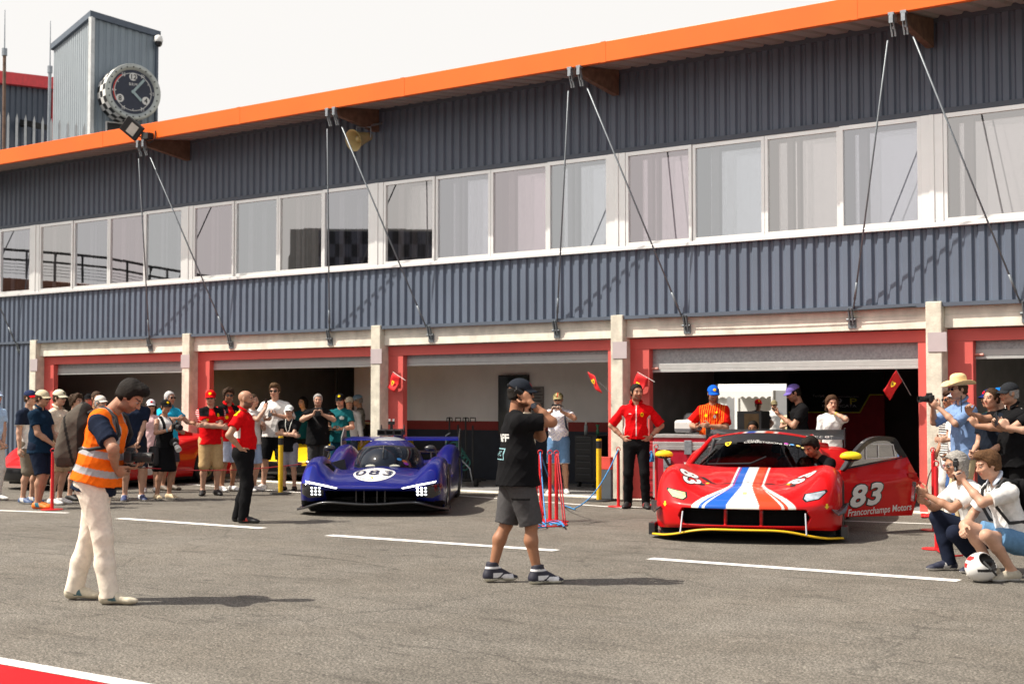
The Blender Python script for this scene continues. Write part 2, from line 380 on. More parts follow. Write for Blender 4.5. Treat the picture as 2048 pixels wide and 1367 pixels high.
mb.box((X0, YC - .015, 6.93), (X1, YC + .05, 7.05)); mb.build('flashing', cladd, BLD)
# body of the upper storey behind the sheets
mb = MB(); mb.box((X0, YC + .06, 2.93), (X1, YC + .30, 4.05)); mb.box((X0, YC + .06, 5.64), (X1, YC + .30, 7.1)); mb.box((X0, YC+.06, 0), (PX[0] - .2, YC+.3, 2.92))
mb.build('wall', dark, BLD)
mb = MB(); mb.box((X0, YC + .30, 2.97), (X1, 29.2, 3.12)); mb.build('upper_floor', mat('slab', (.2,.19,.18), .9), BLD)
mb = MB(); mb.box((X0, YC + 3.6, 3.12), (X1, YC + 3.7, 7.1)); mb.build('inner_wall', mat('inner_wall', (.06,.06,.065), .9), BLD)
# roof, fascia, soffit
YF = 18.30
mb = MB(); mb.box((X0, YF + .03, 7.08), (X1, 24.5, 7.13)); mb.build('roof', cladd, BLD)
mb = MB(); mb.box((X0, YF, 6.815), (X1, YF + .03, 7.135)); mb.box((X0, YF + .03, 6.815), (X1, YF + .09, 6.83)); mb.build('fascia', orange, BLD, bevel=.006)
x = X0 + 1.3
while x < X1: mb = MB(); mb.box((x, YF - .003, 6.812), (x + .09, YF + .0, 7.138)); mb.build('fascia_joint', orange, BLD); x += 4.1
prof = []; x = X0
while x < X1: prof += [(x, 0), (x + .21, 0), (x + .235, .035), (x + .315, .035)]; x += .34
n = len(prof); V = [(px, YF + .05, 6.845 + dz) for px, dz in prof] + [(px, YC + .05, 7.0 + dz) for px, dz in prof]
mk('soffit', V, [(i, n+i, n+i+1, i+1) for i in range(n-1)], soff, BLD)
# brackets + tension rods
RODP = [at_y(41, 712, YL).x - 1.25] + PX[1:]
ALLP = [PX[0] - 5.25] + PX
for px in RODP:
    M4 = Matrix.Translation((px - .05, 0, 0)) @ Matrix(((0,0,1,0),(1,0,0,0),(0,1,0,0),(0,0,0,1)))
    mb = MB(); mb.prism([(YF + .10, 6.71), (YC - .09, 6.57), (YC - .024, 6.575), (YC - .024, 6.99), (YF + .10, 6.835)], 0, .10, M4)
    mb.build('roof_bracket', wood, BLD, bevel=.005)
rod_m = mat('grey_rod', (.20, .225, .25), .45, metal=.3, var=.05)
for px in RODP:
    for sg in (-1, 1):
        top = Vector((px + sg * .085, YF - .01, 6.80)); bot = Vector((px + sg * 1.25, YL - .03, 2.73)); d = (bot - top).normalized()
        mb = MB(); mb.tube([top + d*.35, bot - d*.22], .0135, 8); mb.tube([bot - d*.62, bot - d*.36], .020, 8)
        o = mb.build('tension_rod', rod_m, BLD, smooth=True)
        mb = MB(); Mx = frame(top, (1, 0, 0), -d)
        for sx in (-.02, .02): mb.box((sx - .005, -.025, -.20), (sx + .005, .025, .0), Mx)
        mb.box((-.034, -.010, -.30), (-.010, .010, -.16), Mx); mb.box((.010, -.010, -.30), (.034, .010, -.16), Mx); mb.box((-.034,-.011,-.2),(.034,.011,-.165),Mx)
        M2 = Matrix.Translation((top.x, top.y, top.z)); mb.box((-.04, -.02, -.012), (.04, .06, .025), M2); mb.box((-.028,-.022,-.12),(.028,-.012,.0),M2)
        mb.build('rod_fork', M['steel'], o)
        mb = MB(); Mx = frame(bot, (1, 0, 0), -d); mb.box((-.034, -.022, -.02), (-.014, .022, .22), Mx); mb.box((.014, -.022, -.02), (.034, .022, .22), Mx); mb.tube([Mx @ Vector((-.07, 0, .05)), Mx @ Vector((.07, 0, .05))], .02)
        mb.box((bot.x - .06, YL - .022, bot.z - .08), (bot.x + .06, YL + .0, bot.z + .06)); mb.build('rod_shoe', mat('dark_shoe', (.16,.185,.20), .5, metal=.3), o)
# pillars
for i, px in enumerate(PX):
    mb = MB(); mb.box((px - .115, YP, 0), (px + .115, YP + .40, 2.985)); mb.build('pillar', concd, BLD, bevel=.012)
# lintels, red frames, shutters
PLATE = mat('pale_lilac_plate', (.46, .40, .41), .5, var=.04)
galv = mat('spangled_zinc', (.34, .36, .37), .5, metal=.35, var=.2, scale=30)
slatm = mat('shutter_slats', (.44, .45, .44), .45, metal=.2, var=.06)
slats_open = [.10, .06, .06, .24, .12]
bays = list(zip(PX[:-1], PX[1:]))
for k, (xa, xb) in enumerate(bays):
    mb = MB(); mb.box((xa + .115, YL, 2.615), (xb - .115, YR + .12, 2.80)); mb.box((xa + .115, YL + .012, 2.80), (xb - .115, YR + .12, 2.935)); mb.build('lintel', conc, BLD, bevel=.006)
    mb = MB(); mb.box((xa + .115, YR, 2.43), (xb - .115, YR + .10, 2.60)); mb.build('door_head', redm, BLD)
    for lo, hi in ((xa + .115, xa + .475), (xb - .315, xb - .115)):
        mb = MB(); mb.box((lo, YR, 0), (hi, YR + .12, 2.428)); mb.build('door_jamb', redm, BLD, bevel=.004)
    xo0, xo1 = xa + .475, xb - .315; h = slats_open[k]
    mb = MB(); mb.box((xo0 - .05, YR + .12, 2.30 - h), (xo1 + .05, YR + .16, 2.47))
    so_ = mb.build('roller_shutter', galv, BLD)
    mb = MB(); z = 2.30 - h
    mb.box((xo0 - .04, YR + .105, z - .005), (xo1 + .04, YR + .165, z + .035)); mb.box((xo0 - .04, YR + .112, z + .04), (xo1 + .04, YR + .163, z + .13))
    mb.build('bottom_bar', slatm, so_, bevel=.004)
    if k > 2:
        mb = MB(); mb.tube([(xo0 - .03, YR + .09, z + .06), (xo0 + .12, YR + .08, z + .055)], .02); mb.build('latch', mat('latch_red', (.6,.25,.2), .5), so_)
# window band
purple = [(.95,.88,.91), (.92,.94,.97), (.97,.94,.93), (.91,.91,.95)]
blind = mat('pale_blind', (.80, .78, .76), .9, var=.03)
for k in range(len(ALLP)):
    xa = ALLP[k]; xb = xa + 5.25
    mb = MB(); mb.box((xa - .16, YC - .03, 4.07), (xa + .16, YC + .05, 5.625)); mb.box((xa - .035, YC - .045, 4.07), (xa + .035, YC - .03, 5.625)); mb.build('mullion', frm, BLD, bevel=.004)
    ed = [xa + .16, xa + 1.385, xa + 2.635, xa + 3.86, xb - .16]
    for j in range(4):
        a_, b_ = ed[j], ed[j+1]; yy = YC + (.0 if j in (0, 3) else .022); t = .055
        mb = MB(); mb.box((a_ + .003, yy - .02, 4.09), (a_ + t, yy + .03, 5.622)); mb.box((b_ - t, yy - .02, 4.09), (b_ - .003, yy + .03, 5.622))
        mb.box((a_ + t, yy - .018, 4.09), (b_ - t, yy + .03, 4.15)); mb.box((a_ + t, yy - .018, 5.56), (b_ - t, yy + .03, 5.622))
        w_ = mb.build('window', frm, BLD)
        tint = purple[(j + 2 * k) % 4]
        g = glass_mat('pane_%d' % ((j + 2*k) % 4), tint, .38 + .02 * ((j * 3 + k) % 3), .95)
        tl = [RNG.normal(0, .0004) for _ in range(3)]
        yg = yy + .012
        mk('pane', [(a_ + t, yg + tl[0], 4.15), (b_ - t, yg - tl[0], 4.15), (b_ - t, yg + tl[1], 5.56), (a_ + t, yg + tl[2], 5.56)], [(0,1,2,3)], g, w_)
        dp = yy + .20 + .03 * ((j + k) % 3)                       # the inner leaf of the double window, set back behind a dark reveal
        mk('inner_pane', [(a_ + .04, dp, 4.12), (b_ - .04, dp, 4.12), (b_ - .04, dp, 5.6), (a_ + .04, dp, 5.6)], [(0,1,2,3)], glass_mat('inner_pane_glass', (.95, .94, .95), .62, .8), w_)
        mb = MB(); mb.box((a_ + .01, yy + .031, 4.10), (a_ + .035, dp + .3, 5.62)); mb.box((b_ - .035, yy + .031, 4.10), (b_ - .01, dp + .3, 5.62)); mb.box((a_ + .035, yy + .031, 5.60), (b_ - .035, dp + .3, 5.63)); mb.box((a_ + .035, yy + .031, 4.09), (b_ - .035, dp + .3, 4.12))
        pass
        sl_ = MB()
        for q_ in ((.30, .09), (.46, .05)) if (j + k) % 2 == 0 else ((.22, .13),): sl_.box((a_ + q_[0], dp - .05, 4.125), (a_ + q_[0] + q_[1], dp - .03, 5.595))
        sl_.build('blind', mat('folded_blind', (.34, .33, .35), .8), w_)
        mb.build('reveal', mat('dark_reveal', (.10, .10, .11), .7), w_)
mb = MB(); mb.box((X0, YC - .055, 4.028), (X1, YC + .06, 4.085)); mb.build('window_sill', frm, BLD, bevel=.004)
# plates on the pillars
for i, px in enumerate(PX[:5]):
    mb = MB(); s = .135; off = [.06, .0, .03, .065, .055][i]
    mb.box((px + off - s, YP - .012, 2.28), (px + off + s, YP - .002, 2.55))
    lab = ['pale lilac blank plate on the far left end pillar', 'pale lilac blank plate on pillar behind the red capped man', 'pale lilac blank plate on the pillar left of the white walled bay',
           'pale lilac blank plate on the pillar beside the man with hands on hips', 'pale lilac blank plate on pillar above the cowboy hat'][i]
    tag(mb.build('number_plate', PLATE), lab, 'plate', 'plates on the garage pillars')
# ---- garage interior
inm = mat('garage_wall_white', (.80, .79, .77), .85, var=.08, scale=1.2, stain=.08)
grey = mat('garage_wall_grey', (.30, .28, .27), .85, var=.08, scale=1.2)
flo = mat('garage_floor', (.26, .255, .25), .5, var=.2, scale=2)
mb = MB(); mb.box((PX[0] - 7, YR + .14, -.02), (X1, 30.9, .012)); mb.build('garage_floor', flo, BLD)
mb = MB(); mb.box((PX[0] - .1, YR - .12, -.02), (X1, YR + .14, .02)); mb.build('threshold', conc, BLD, bevel=.006)
ge, gf = at_y(1432, 768, 29.0), at_y(1577, 768, 29.0)
gz = ge.z
mb = MB()
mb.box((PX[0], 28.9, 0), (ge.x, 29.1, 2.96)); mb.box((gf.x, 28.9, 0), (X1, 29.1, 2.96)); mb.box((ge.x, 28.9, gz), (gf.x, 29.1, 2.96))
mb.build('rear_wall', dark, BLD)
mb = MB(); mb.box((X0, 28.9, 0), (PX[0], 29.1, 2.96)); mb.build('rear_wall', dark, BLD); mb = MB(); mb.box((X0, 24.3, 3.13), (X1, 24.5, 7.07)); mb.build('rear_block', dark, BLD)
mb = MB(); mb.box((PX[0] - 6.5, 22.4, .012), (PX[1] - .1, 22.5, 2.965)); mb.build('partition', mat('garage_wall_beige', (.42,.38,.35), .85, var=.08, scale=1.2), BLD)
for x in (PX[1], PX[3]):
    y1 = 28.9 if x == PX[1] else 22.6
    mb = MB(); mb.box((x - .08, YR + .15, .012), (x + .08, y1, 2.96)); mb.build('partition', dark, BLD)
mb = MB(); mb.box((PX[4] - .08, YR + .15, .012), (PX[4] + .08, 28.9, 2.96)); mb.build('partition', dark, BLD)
WY = 22.8
za, zb = at_y(1000, 842, WY).z, at_y(1000, 860, WY).z
xw0, xw1 = PX[2] - 3.6, PX[3] - .08
mb = MB(); mb.box((xw0, WY, za), (xw1, WY + .1, 2.965)); pw = mb.build('partition', inm, BLD)
mb = MB(); mb.box((xw0, WY, zb), (xw1, WY + .1, za)); mb.build('red_band', mat('band_red', (.25, .025, .02), .7), pw)
mb = MB(); mb.box((xw0, WY, .012), (xw1, WY + .1, zb)); mb.build('navy_dado', mat('dado_navy', (.018, .024, .038), .7, var=.15), pw)
# beams and pipes under the ceiling
mb = MB()
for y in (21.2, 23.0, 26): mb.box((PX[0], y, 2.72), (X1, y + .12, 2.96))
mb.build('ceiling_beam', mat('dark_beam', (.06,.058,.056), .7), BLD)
mb = MB(); mb.tube([(PX[1] + .2, 22.2, 2.45), (PX[2] - .2, 22.2, 2.45)], .05); mb.tube([(PX[1]+1.6, 22.3, 2.45), (PX[1]+1.6, 22.3, 1.4)], .03); mb.tube([(PX[3]+.4,21.0,2.35),(PX[4]-.3,21.0,2.35)],.03); mb.build('pipe', M['matte'], BLD, smooth=True)
mb = MB()
for k in range(4): mb.box((PX[1] + .9 + k*1.0, 28.7, .3), (PX[1] + 1.8 + k*1.0, 28.85, 2.4))
mb.build('rear_panel', mat('panel_grey', (.10,.10,.10), .7), BLD)
# cables under the cladding of the red car's bay
mb = MB()
for dz in (0,):
    pts = [(PX[3] + .6 + t * 4.4, YC - .035, 2.925 - dz - .03 * math.sin(math.pi * t) * (1 + dz * 20)) for t in np.linspace(0, 1, 14)]
    mb.tube(pts, .007, 6)
mb.build('cable', M['matte'], BLD, smooth=True)
# ================================================================== CLOCK TOWER AND THE FAR LEFT
ZT = 46.0
Bt = at_d(185, 29, ZT)
e2 = (ray(-860, HORIZON)); e2.z = 0; e2.normalize()      # along the left face, away from us
e1 = Vector((e2.y, -e2.x, 0))                            # along the clock face, to the right
def hit_dir(px, P, e):                                   # parameter along e from P where image column px is met
    d = ray(px, HORIZON); d.z = 0; nrm = Vector((-d.y, d.x, 0)); return (CAM - P).dot(nrm) / e.dot(nrm) if abs(e.dot(nrm)) > 1e-6 else 0
LA = hit_dir(98, Bt, e2); LC = hit_dir(306, Bt, e1)
A_ = Bt + e2 * LA; C_ = Bt + e1 * LC
def z_of(px, py, P): d = ray(px, py); dd = Vector((d.x, d.y, 0)); t = Vector((P.x, P.y, 0)).length / dd.length; return CAM_H + d.z * t
zB = Bt.z; zA = z_of(98, 93, A_); zC = z_of(306, 69, C_)
TW = thing('clock_tower', 'pale grey ribbed tower carrying a big round clock', 'tower', (Bt.x, Bt.y, 0))
TM = frame((0, 0, 0), e1, (0, 0, 1))       # local x along the clock face, y along left face (inwards)
sgn = 1 if (TM.to_3x3() @ Vector((0, 1, 0))).dot(e2) > 0 else -1
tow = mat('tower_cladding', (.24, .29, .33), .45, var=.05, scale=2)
def ribbed(p0, p1, z0, z1a, z1b, per, dep, out, name, m):
    L = (p1 - p0).length; u = (p1 - p0) / L; V = []; k = int(L / per)
    prof = []
    for i in range(k):
        s = i * per; prof += [(s, 0), (s + per*.5, 0), (s + per*.62, -dep), (s + per*.88, -dep)]
    prof.append((L, 0))
    for zz in (0, 1):
        for s, dd in prof:
            q = p0 + u * s + out * dd; V.append((q.x, q.y, z0 if not zz else z1a + (z1b - z1a) * s / L))
    n = len(prof); return mk(name, V, [(i, i+1, n+i+1, n+i) for i in range(n-1)], m, TW)
O = Vector((0, 0, 0)); a1 = e1 * LC; a2 = e2 * LA
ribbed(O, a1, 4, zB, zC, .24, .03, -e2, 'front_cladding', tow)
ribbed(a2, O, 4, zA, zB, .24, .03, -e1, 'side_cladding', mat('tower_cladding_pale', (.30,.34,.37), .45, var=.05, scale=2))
mb = MB()
i_ = .06
q = [O + e1*i_ + e2*i_, a1 - e1*i_ + e2*i_, a1 + a2 - e1*i_ - e2*i_, a2 + e1*i_ - e2*i_]; zt = [zB, zC, zC + zA - zB, zA]
V = [(p.x, p.y, 0) for p in q] + [(p.x, p.y, z - .02) for p, z in zip(q, zt)]
mk('core', V, [(0,1,5,4),(1,2,6,5),(2,3,7,6),(3,0,4,7),(4,5,6,7)], tow, TW)
ov = .10; q = [O - e1*ov - e2*ov, a1 + e1*ov - e2*ov, a1 + a2 + e1*ov + e2*ov, a2 - e1*ov + e2*ov]
V = [(p.x, p.y, z - .10) for p, z in zip(q, zt)] + [(p.x, p.y, z + .10) for p, z in zip(q, zt)]
mk('roof', V, [(0,3,2,1),(4,5,6,7),(0,1,5,4),(1,2,6,5),(2,3,7,6),(3,0,4,7)], mat('tower_trim', (.09,.115,.15), .5), TW)
mb = MB(); mb.tube([(0 - e1.x*.03 - e2.x*.03, -e1.y*.03 - e2.y*.03, 4), (-e1.x*.03 - e2.x*.03, -e1.y*.03-e2.y*.03, zB - .1)], .10, 4); mb.build('corner_trim', mat('corner_white', (.62,.64,.64), .5), TW)
mb = MB(); mb.tube([(a1.x, a1.y, 4), (a1.x, a1.y, zC - .1)], .06, 4); mb.build('corner_trim', mat('tower_trim', None), TW)
# clock
cl = at_d(261, 193, 1); tcl = hit_dir(242, Bt, e1); Pc = Bt + e1 * tcl; zc = z_of(242, 193, Pc)
nrm = -e2 if (-e2).dot(FWD) < 0 else e2
CK = thing('tower_clock', 'round dark dialled clock with chequered rim fixed to the tower', 'clock', (Pc.x, Pc.y, zc))
MC = frame(nrm * .48, e1, nrm)
rC = 0.5 * (zc - z_of(255, 248, Pc)) + 0.5 * (z_of(255, 138, Pc) - zc)
def ck(name, mbx, m, par=None, **kw): return mbx.build(name, m, par or CK, **kw)
# chequered drum: per-face colours
n = 28; V = []; F = []; mi = []
for j, zz in enumerate((-.46, -.19, .08, .36)):
    for k in range(n): t = 2*math.pi*k/n; V.append(MC @ Vector((rC*math.cos(t), rC*math.sin(t), zz)))
for j in range(3):
    for k in range(n): F.append((j*n+k, j*n+(k+1)%n, (j+1)*n+(k+1)%n, (j+1)*n+k)); mi.append((j + k) % 2)
mk('chequered_rim', V, F, None, CK, mats=[M['white'], M['black']], midx=mi)
mb = MB(); mb.lathe([(rC, .36), (rC*1.005, .40), (rC*.98, .42), (rC*.80, .40), (rC*.78, .36)], 48, MC); ck('bezel', mb, mat('clock_bezel', (.42,.44,.41), .35, metal=.5), smooth=True)
mb = MB(); mb.lathe([(rC*.79, .37), (0.001, .372)], 48, MC); ck('dial', mb, mat('clock_dial', (.022, .028, .05), .5))
wm = mat('clock_white', (.75, .74, .70), .6, var=0); bm_ = mat('clock_dark', (.02,.02,.02), .5, var=0); rm_ = mat('clock_red', (.6,.04,.03), .5, var=0)
mb = MB()
for k in range(24):
    t = 2*math.pi*k/24; Mz = MC @ Matrix.Translation((rC*.89*math.cos(t), rC*.89*math.sin(t), .41)); mb.lathe([(rC*.028, 0), (rC*.028, .012), (0, .012)], 10, Mz)
ck('bezel_bolt', mb, bm_)
mk_red = MB(); mb = MB(); mb.lathe([(rC*.655, .3745), (rC*.665, .3765), (rC*.675, .3745)], 60, MC); ck('minute_ring', mb, wm)
for k in range(12):
    t = math.pi/2 - 2*math.pi*k/12; mb = MB(); mb.box((rC*.60, -.011*rC, .374), (rC*.655, .011*rC, .378), MC @ Matrix.Rotation(t, 4, 'Z')); ck('hour_mark', mb, wm)
arc = [R(90 - 6*k) for k in np.linspace(40, 54, 30)]; mk_red.add([MC @ Vector((rC*q*math.cos(t), rC*q*math.sin(t), .3765)) for q in (.68, .72) for t in arc], [(i, i+1, 31+i, 30+i) for i in range(29)]); ck('red_track', mk_red, rm_)
for a in (90, -30, 210):
    disc_mb = MB(); t = R(a); disc_mb.lathe([(rC*.145, .375), (rC*.14, .383), (0, .383)], 20, MC @ Matrix.Translation((rC*.54*math.cos(t), rC*.54*math.sin(t), 0))); ck('numeral_disc', disc_mb, wm)
for s, a in (('12', 90), ('4', -30), ('8', 210)):
    t = R(a); text_obj('numeral', s, rC*.17, MC @ Matrix.Translation((rC*.54*math.cos(t), rC*.54*math.sin(t), .387)), bm_, CK, bold=.02)
for s, k in (('05', 5), ('15', 15), ('25', 25), ('35', 35), ('45', 45), ('55', 55)):
    t = math.pi/2 - 2*math.pi*k/60; text_obj('numeral', s, rC*.10, MC @ Matrix.Translation((rC*.70*math.cos(t), rC*.70*math.sin(t), .377)), wm, CK)
text_obj('dial_lettering', 'BRM', rC*.10, MC @ Matrix.Translation((0, rC*.27, .377)), wm, CK, spacing=1.2)
for k, (a, L_) in enumerate(((50, .62), (-44, .42))):
    mb = MB(); Mz = MC @ Matrix.Rotation(R(a), 4, 'Z'); mb.box((-.06*rC, -.045*rC, .39 + .006*k), (L_*rC, .045*rC, .395 + .006*k), Mz); ck('clock_hand', mb, mat('hand_pale', (.35,.45,.45), .4))
mb = MB(); mb.lathe([(rC*.07, .39), (rC*.06, .41), (0, .41)], 16, MC); ck('hub', mb, mat('hand_pale', None))
# small panel under the clock
tp = hit_dir(229, Bt, e1); Pp = Bt + e1 * tp; zp = z_of(229, 262, Pp)
PN = thing('name_panel', 'small dark panel with white border under the tower clock', 'sign', (Pp.x, Pp.y, zp))
Mp = frame((0,0,0), e1, nrm); mb = MB(); mb.box((-.42, -.28, .02), (.42, .28, .06), Mp); mb.build('border', M['white'], PN)
mb = MB(); mb.box((-.37, -.24, .055), (.37, .24, .068), Mp); mb.build('face', bm_, PN)
# dome camera on the tower
Pd = at_d(317, 82, ZT + 1); CC = thing('dome_camera', 'small dome security camera on an arm at tower corner', 'camera', Pd)
mb = MB(); mb.tube([C_ + Vector((0,0,z_of(312,78,C_) - C_.z)) - Pd, Vector((0,0,.18))], .03); mb.build('arm', M['white'], CC)
mb = MB(); mb.lathe([(.03,.2),(.12,.15),(.15,.0),(.14,-.04)], 16); mb.build('housing', M['white'], CC, smooth=True)
mb = MB(); mb.lathe([(.135,-.04),(.12,-.14),(.06,-.2),(0,-.21)], 16); mb.build('dome', M['lens'], CC, smooth=True)
# red edged building at the far left
P0 = at_d(-60, 150, 52); P1 = at_d(105, 168, 56); u = (P1 - P0); u.z = 0; un = u.normalized(); nb = Vector((un.y, -un.x, 0))
RB = thing('red_edged_building', 'dark blue ribbed building with a red roof edge beside tower', 'building', (P0.x, P0.y, 0))
L0 = u.length; bc = mat('navy_cladding', (.055,.075,.11), .5, var=.05)
V = []; F = []; prof = []
k = int(L0/.3)
for i in range(k+1): prof += [(i*.3, 0), (i*.3+.16, 0), (i*.3+.2, .04), (i*.3+.27, .04)]
za_, zb_ = P0.z, P1.z
for zz in (0, 1):
    for s, dd in prof: q = un*s - nb*dd; V.append((q.x, q.y, 3 if not zz else za_ + (zb_-za_)*s/L0))
n = len(prof); mk('cladding', V, [(i,i+1,n+i+1,n+i) for i in range(n-1)], bc, RB)
V = [(0,0,0), tuple(un*L0), tuple(un*L0 - nb*8), tuple(-nb*8)]; V = [(v[0] - nb.x*.06, v[1]-nb.y*.06, 0) for v in V] + [(v[0]-nb.x*.06, v[1]-nb.y*.06, z) for v, z in zip(V, (za_, zb_, zb_, za_))]
mk('body', V, [(0,1,5,4),(1,2,6,5),(2,3,7,6),(3,0,4,7),(4,5,6,7)], bc, RB)
re = mat('red_edge', (.68,.03,.04), .45)
mb = MB(); mb.tube([(nb.x*.1, nb.y*.1, za_), tuple(un*(L0+.1) + nb*.1 + Vector((0,0,zb_)))], .32, 4); mb.build('roof_edge', re, RB)
mb = MB(); mb.tube([tuple(un*L0 + nb*.12 + Vector((0,0,3))), tuple(un*L0 + nb*.12 + Vector((0,0,zb_)))], .16, 6); mb.build('downpipe', re, RB)
mb = MB()
for s in (.62, .70): mb.box((-.5, -.06, -2), (.5, .02, 0), Matrix.Translation(un*L0*s + nb*.05 + Vector((0,0,za_-3.6))) @ frame((0,0,0), un, (0,0,1)))
mb.build('window', mat('pale_pane', (.22,.25,.27), .2), RB)
Pl = P0 + un*L0*.62; LA_ = thing('wall_floodlight', 'black floodlight jutting from red edged building behind fence', 'floodlight', (Pl.x+nb.x*.6, Pl.y+nb.y*.6, za_-1.4))
mb = MB(); mb.box((-.45,-.3,-.12),(.45,.3,.08), frame((0,0,0),un,(0.2*nb.x,.2*nb.y,1))); mb.build('lamp_head', M['matte'], LA_); mb = MB(); mb.tube([(0,0,0),tuple(-nb*.7)],.06); mb.build('arm', M['matte'], LA_)
# palisade fence
FA, FB = at_d(-40, 262, 38), at_d(205, 262, 40); u = FB - FA; Lf = Vector((u.x,u.y,0)).length; un = Vector((u.x,u.y,0)).normalized()
FN = thing('palisade_fence', 'grey steel palisade fence with pointed pales above the roof', 'fence', (FA.x, FA.y, 0)); pal = mat('pale_steel', (.50,.51,.50), .5, metal=.3)
mb = MB(); k = int(Lf/.235); Mf = frame((0,0,0), un, (0,0,1))
for i in range(k):
    x = i*.235; zt = at_d(0, 232, 39).z + (.0 if i % 1 else 0) - .004*i
    for a, b in ((x, x+.035), (x+.035, x+.07)):
        V = [(a, 0 if a == x else -.02, 6), (b, -.02 if a == x else 0, 6), (b, -.02 if a == x else 0, zt-.15), ((x+.035), -.02, zt), (a, 0 if a == x else -.02, zt-.15)]
        mb.add([Mf @ Vector(v) for v in V], [(0,1,2,3,4)])
mb.box((0,.0,6.6),(Lf,.05,6.66), Mf); mb.build('pales', pal, FN)
# aerials
for px, y0, y1, y2, d, lab in ((9, 20, 105, 290, 42, 'tall rusty aerial mast standing at the far left of roof'), (100, 42, 140, 270, 44, 'slim whip aerial mast standing just left of clock tower')):
    t_, m_, b_ = at_d(px+1, y0, d), at_d(px, y1, d), at_d(px-4 if px > 50 else px, y2, d)
    AN = thing('aerial_mast', lab, 'aerial', (b_.x, b_.y, 0), group='aerials on the roof')
    mb = MB(); mb.tube([Vector((0,0,b_.z-3)), m_ - Vector((b_.x,b_.y,0))], .05); mb.build('mast', mat('rusty_mast', (.16,.10,.07), .8, var=.3) if px < 50 else M['steel'], AN)
    mb = MB(); mb.tube([m_ - Vector((b_.x,b_.y,0)), t_ - Vector((b_.x,b_.y,0))], [.022,.01]); mb.build('whip', M['steel'], AN)
    mb = MB(); mb.tube([m_ - Vector((b_.x,b_.y,.1)), m_ - Vector((b_.x,b_.y,-.12))], .08); mb.build('base', M['steel'], AN)
# floodlight on the fascia
Pf = at_y(264, 257, YF - .25); FL = thing('roof_floodlight', 'black LED floodlight clamped to the orange roof edge', 'floodlight', Pf)
Mf = frame((0,0,0), RGT*.75 - UP*.62, -FWD*.35 - UP*.3 + RGT*.25)
mb = MB(); mb.box((-.20,-.16,-.05),(.20,.16,.04), Mf); mb.build('housing', M['matte'], FL, bevel=.01)
mb = MB(); mb.box((-.06,-.11,.041),(.12,.11,.048), Mf); mb.build('lamp_glass', mat('lamp_glass', (.55,.53,.48), .2), FL)
mb = MB(); mb.tube([(.10,.05,-.05),(.28,.16,-.12),(.30,.25,-.12)], .02); mb.box((.16,.10,-.22),(.36,.24,-.10)); mb.build('bracket', M['matte'], FL)
mb = MB(); mb.tube([(.1,.1,-.15),(.3,.2,-.3),(.45,.22,-.22),(.42,.24,-.06)], .012); mb.build('cable', M['matte'], FL)
# loudspeaker
Pm = at_y(718, 278, 19.05); LS = thing('horn_loudspeaker', 'beige horn loudspeaker hanging under the roof bracket', 'loudspeaker', Pm)
beige = mat('beige_plastic', (.50, .40, .19), .5, var=.06)
ax = (-RGT*.62 - FWD*.70 - UP*.30).normalized(); Mh = frame((0,0,0), ax.orthogonal(), ax)
mb = MB(); mb.lathe([(0,-.28),(.075,-.28),(.085,-.2),(.10,-.16),(.12,-.05),(.165,.10),(.20,.14),(.205,.15),(.195,.15),(.15,.07),(.10,-.06),(.06,-.10),(0,-.10)], 28, Mh); mb.build('horn', beige, LS, smooth=True)
mb = MB(); mb.lathe([(0,.06),(.03,.06),(.055,.02),(.05,-.1)], 20, Mh); mb.build('throat', beige, LS, smooth=True)
yb = YC - Pm.y
s_ = Mh.to_3x3() @ Vector((0,0,-.12)); h_ = RGT*.13
mb = MB(); mb.tube([s_ - h_, s_ - h_ + UP*.20, s_ + h_ + UP*.20, s_ + h_], .014); mb.tube([s_ + UP*.2, s_ + UP*.2 + Vector((.1, yb - s_.y, .12))], .02); mb.build('bracket', M['steel'], LS)
# ---- what the windows mirror: a screen wall and a terrace with railing across the lane
def mirror(px, py, depth, yplane=YC + .012):
    d = ray(px, py); P = CAM + d * (depth / d.dot(FWD)); return Vector((P.x, 2*yplane - P.y, P.z))
a, b = mirror(640, 462, 75), mirror(868, 458, 75); base = mirror(640, 560, 75).z
SCN = thing('screen_wall', 'dark chequered screen wall across the lane, mirrored in upper windows', 'billboard', (a.x, a.y, 0))
u = Vector((b.x-a.x, b.y-a.y, 0)); L0 = u.length; un = u.normalized(); Ms = frame((0,0,0), un, (0,0,1))
nx, nz = 14, 6; V=[];F=[];mi=[]
for j in range(nz+1):
    for i in range(nx+1): V.append(Ms @ Vector((L0*i/nx, 0, base-1.5 + (a.z-base+1.5)*j/nz)))
for j in range(nz):
    for i in range(nx): F.append((j*(nx+1)+i, j*(nx+1)+i+1, (j+1)*(nx+1)+i+1, (j+1)*(nx+1)+i)); mi.append((i+j)%2)
mk('screen', V, F, None, SCN, mats=[mat('screen_dark',(.004,.005,.01),.6), mat('screen_pale',(.07,.075,.10),.6)], midx=mi)
mb = MB(); mb.box((-1.6,-.5,0),(L0+.1,-.02,a.z+.12), Ms); mb.build('frame', mat('screen_frame',(.3,.3,.29),.7), SCN)
TR = thing('roof_terrace', 'terracotta roofed terrace with dark railing, mirrored in upper windows', 'terrace', (0,0,0))
pts = [mirror(x, y, 62) for x, y in ((-120,494),(0,497),(110,506),(215,516),(300,533),(370,545),(420,553))]
pts2 = [p - UP*.42 for p in pts]; base = [p - UP*1.25 for p in pts]
mb = MB(); mb.tube(pts, .06); mb.tube(pts2, .05)
for k in range(4): mb.tube([p - UP*(.6+.14*k) for p in pts], .012)
mb.build('railing', M['matte'], TR)
mb = MB()
for p, q in zip(pts, base): mb.tube([p, q], .06)
for i in range(len(pts)-1): m1 = (pts[i]+pts[i+1])/2; mb.tube([m1, m1-UP*1.2], .05)
mb.build('railing_post', M['matte'], TR)
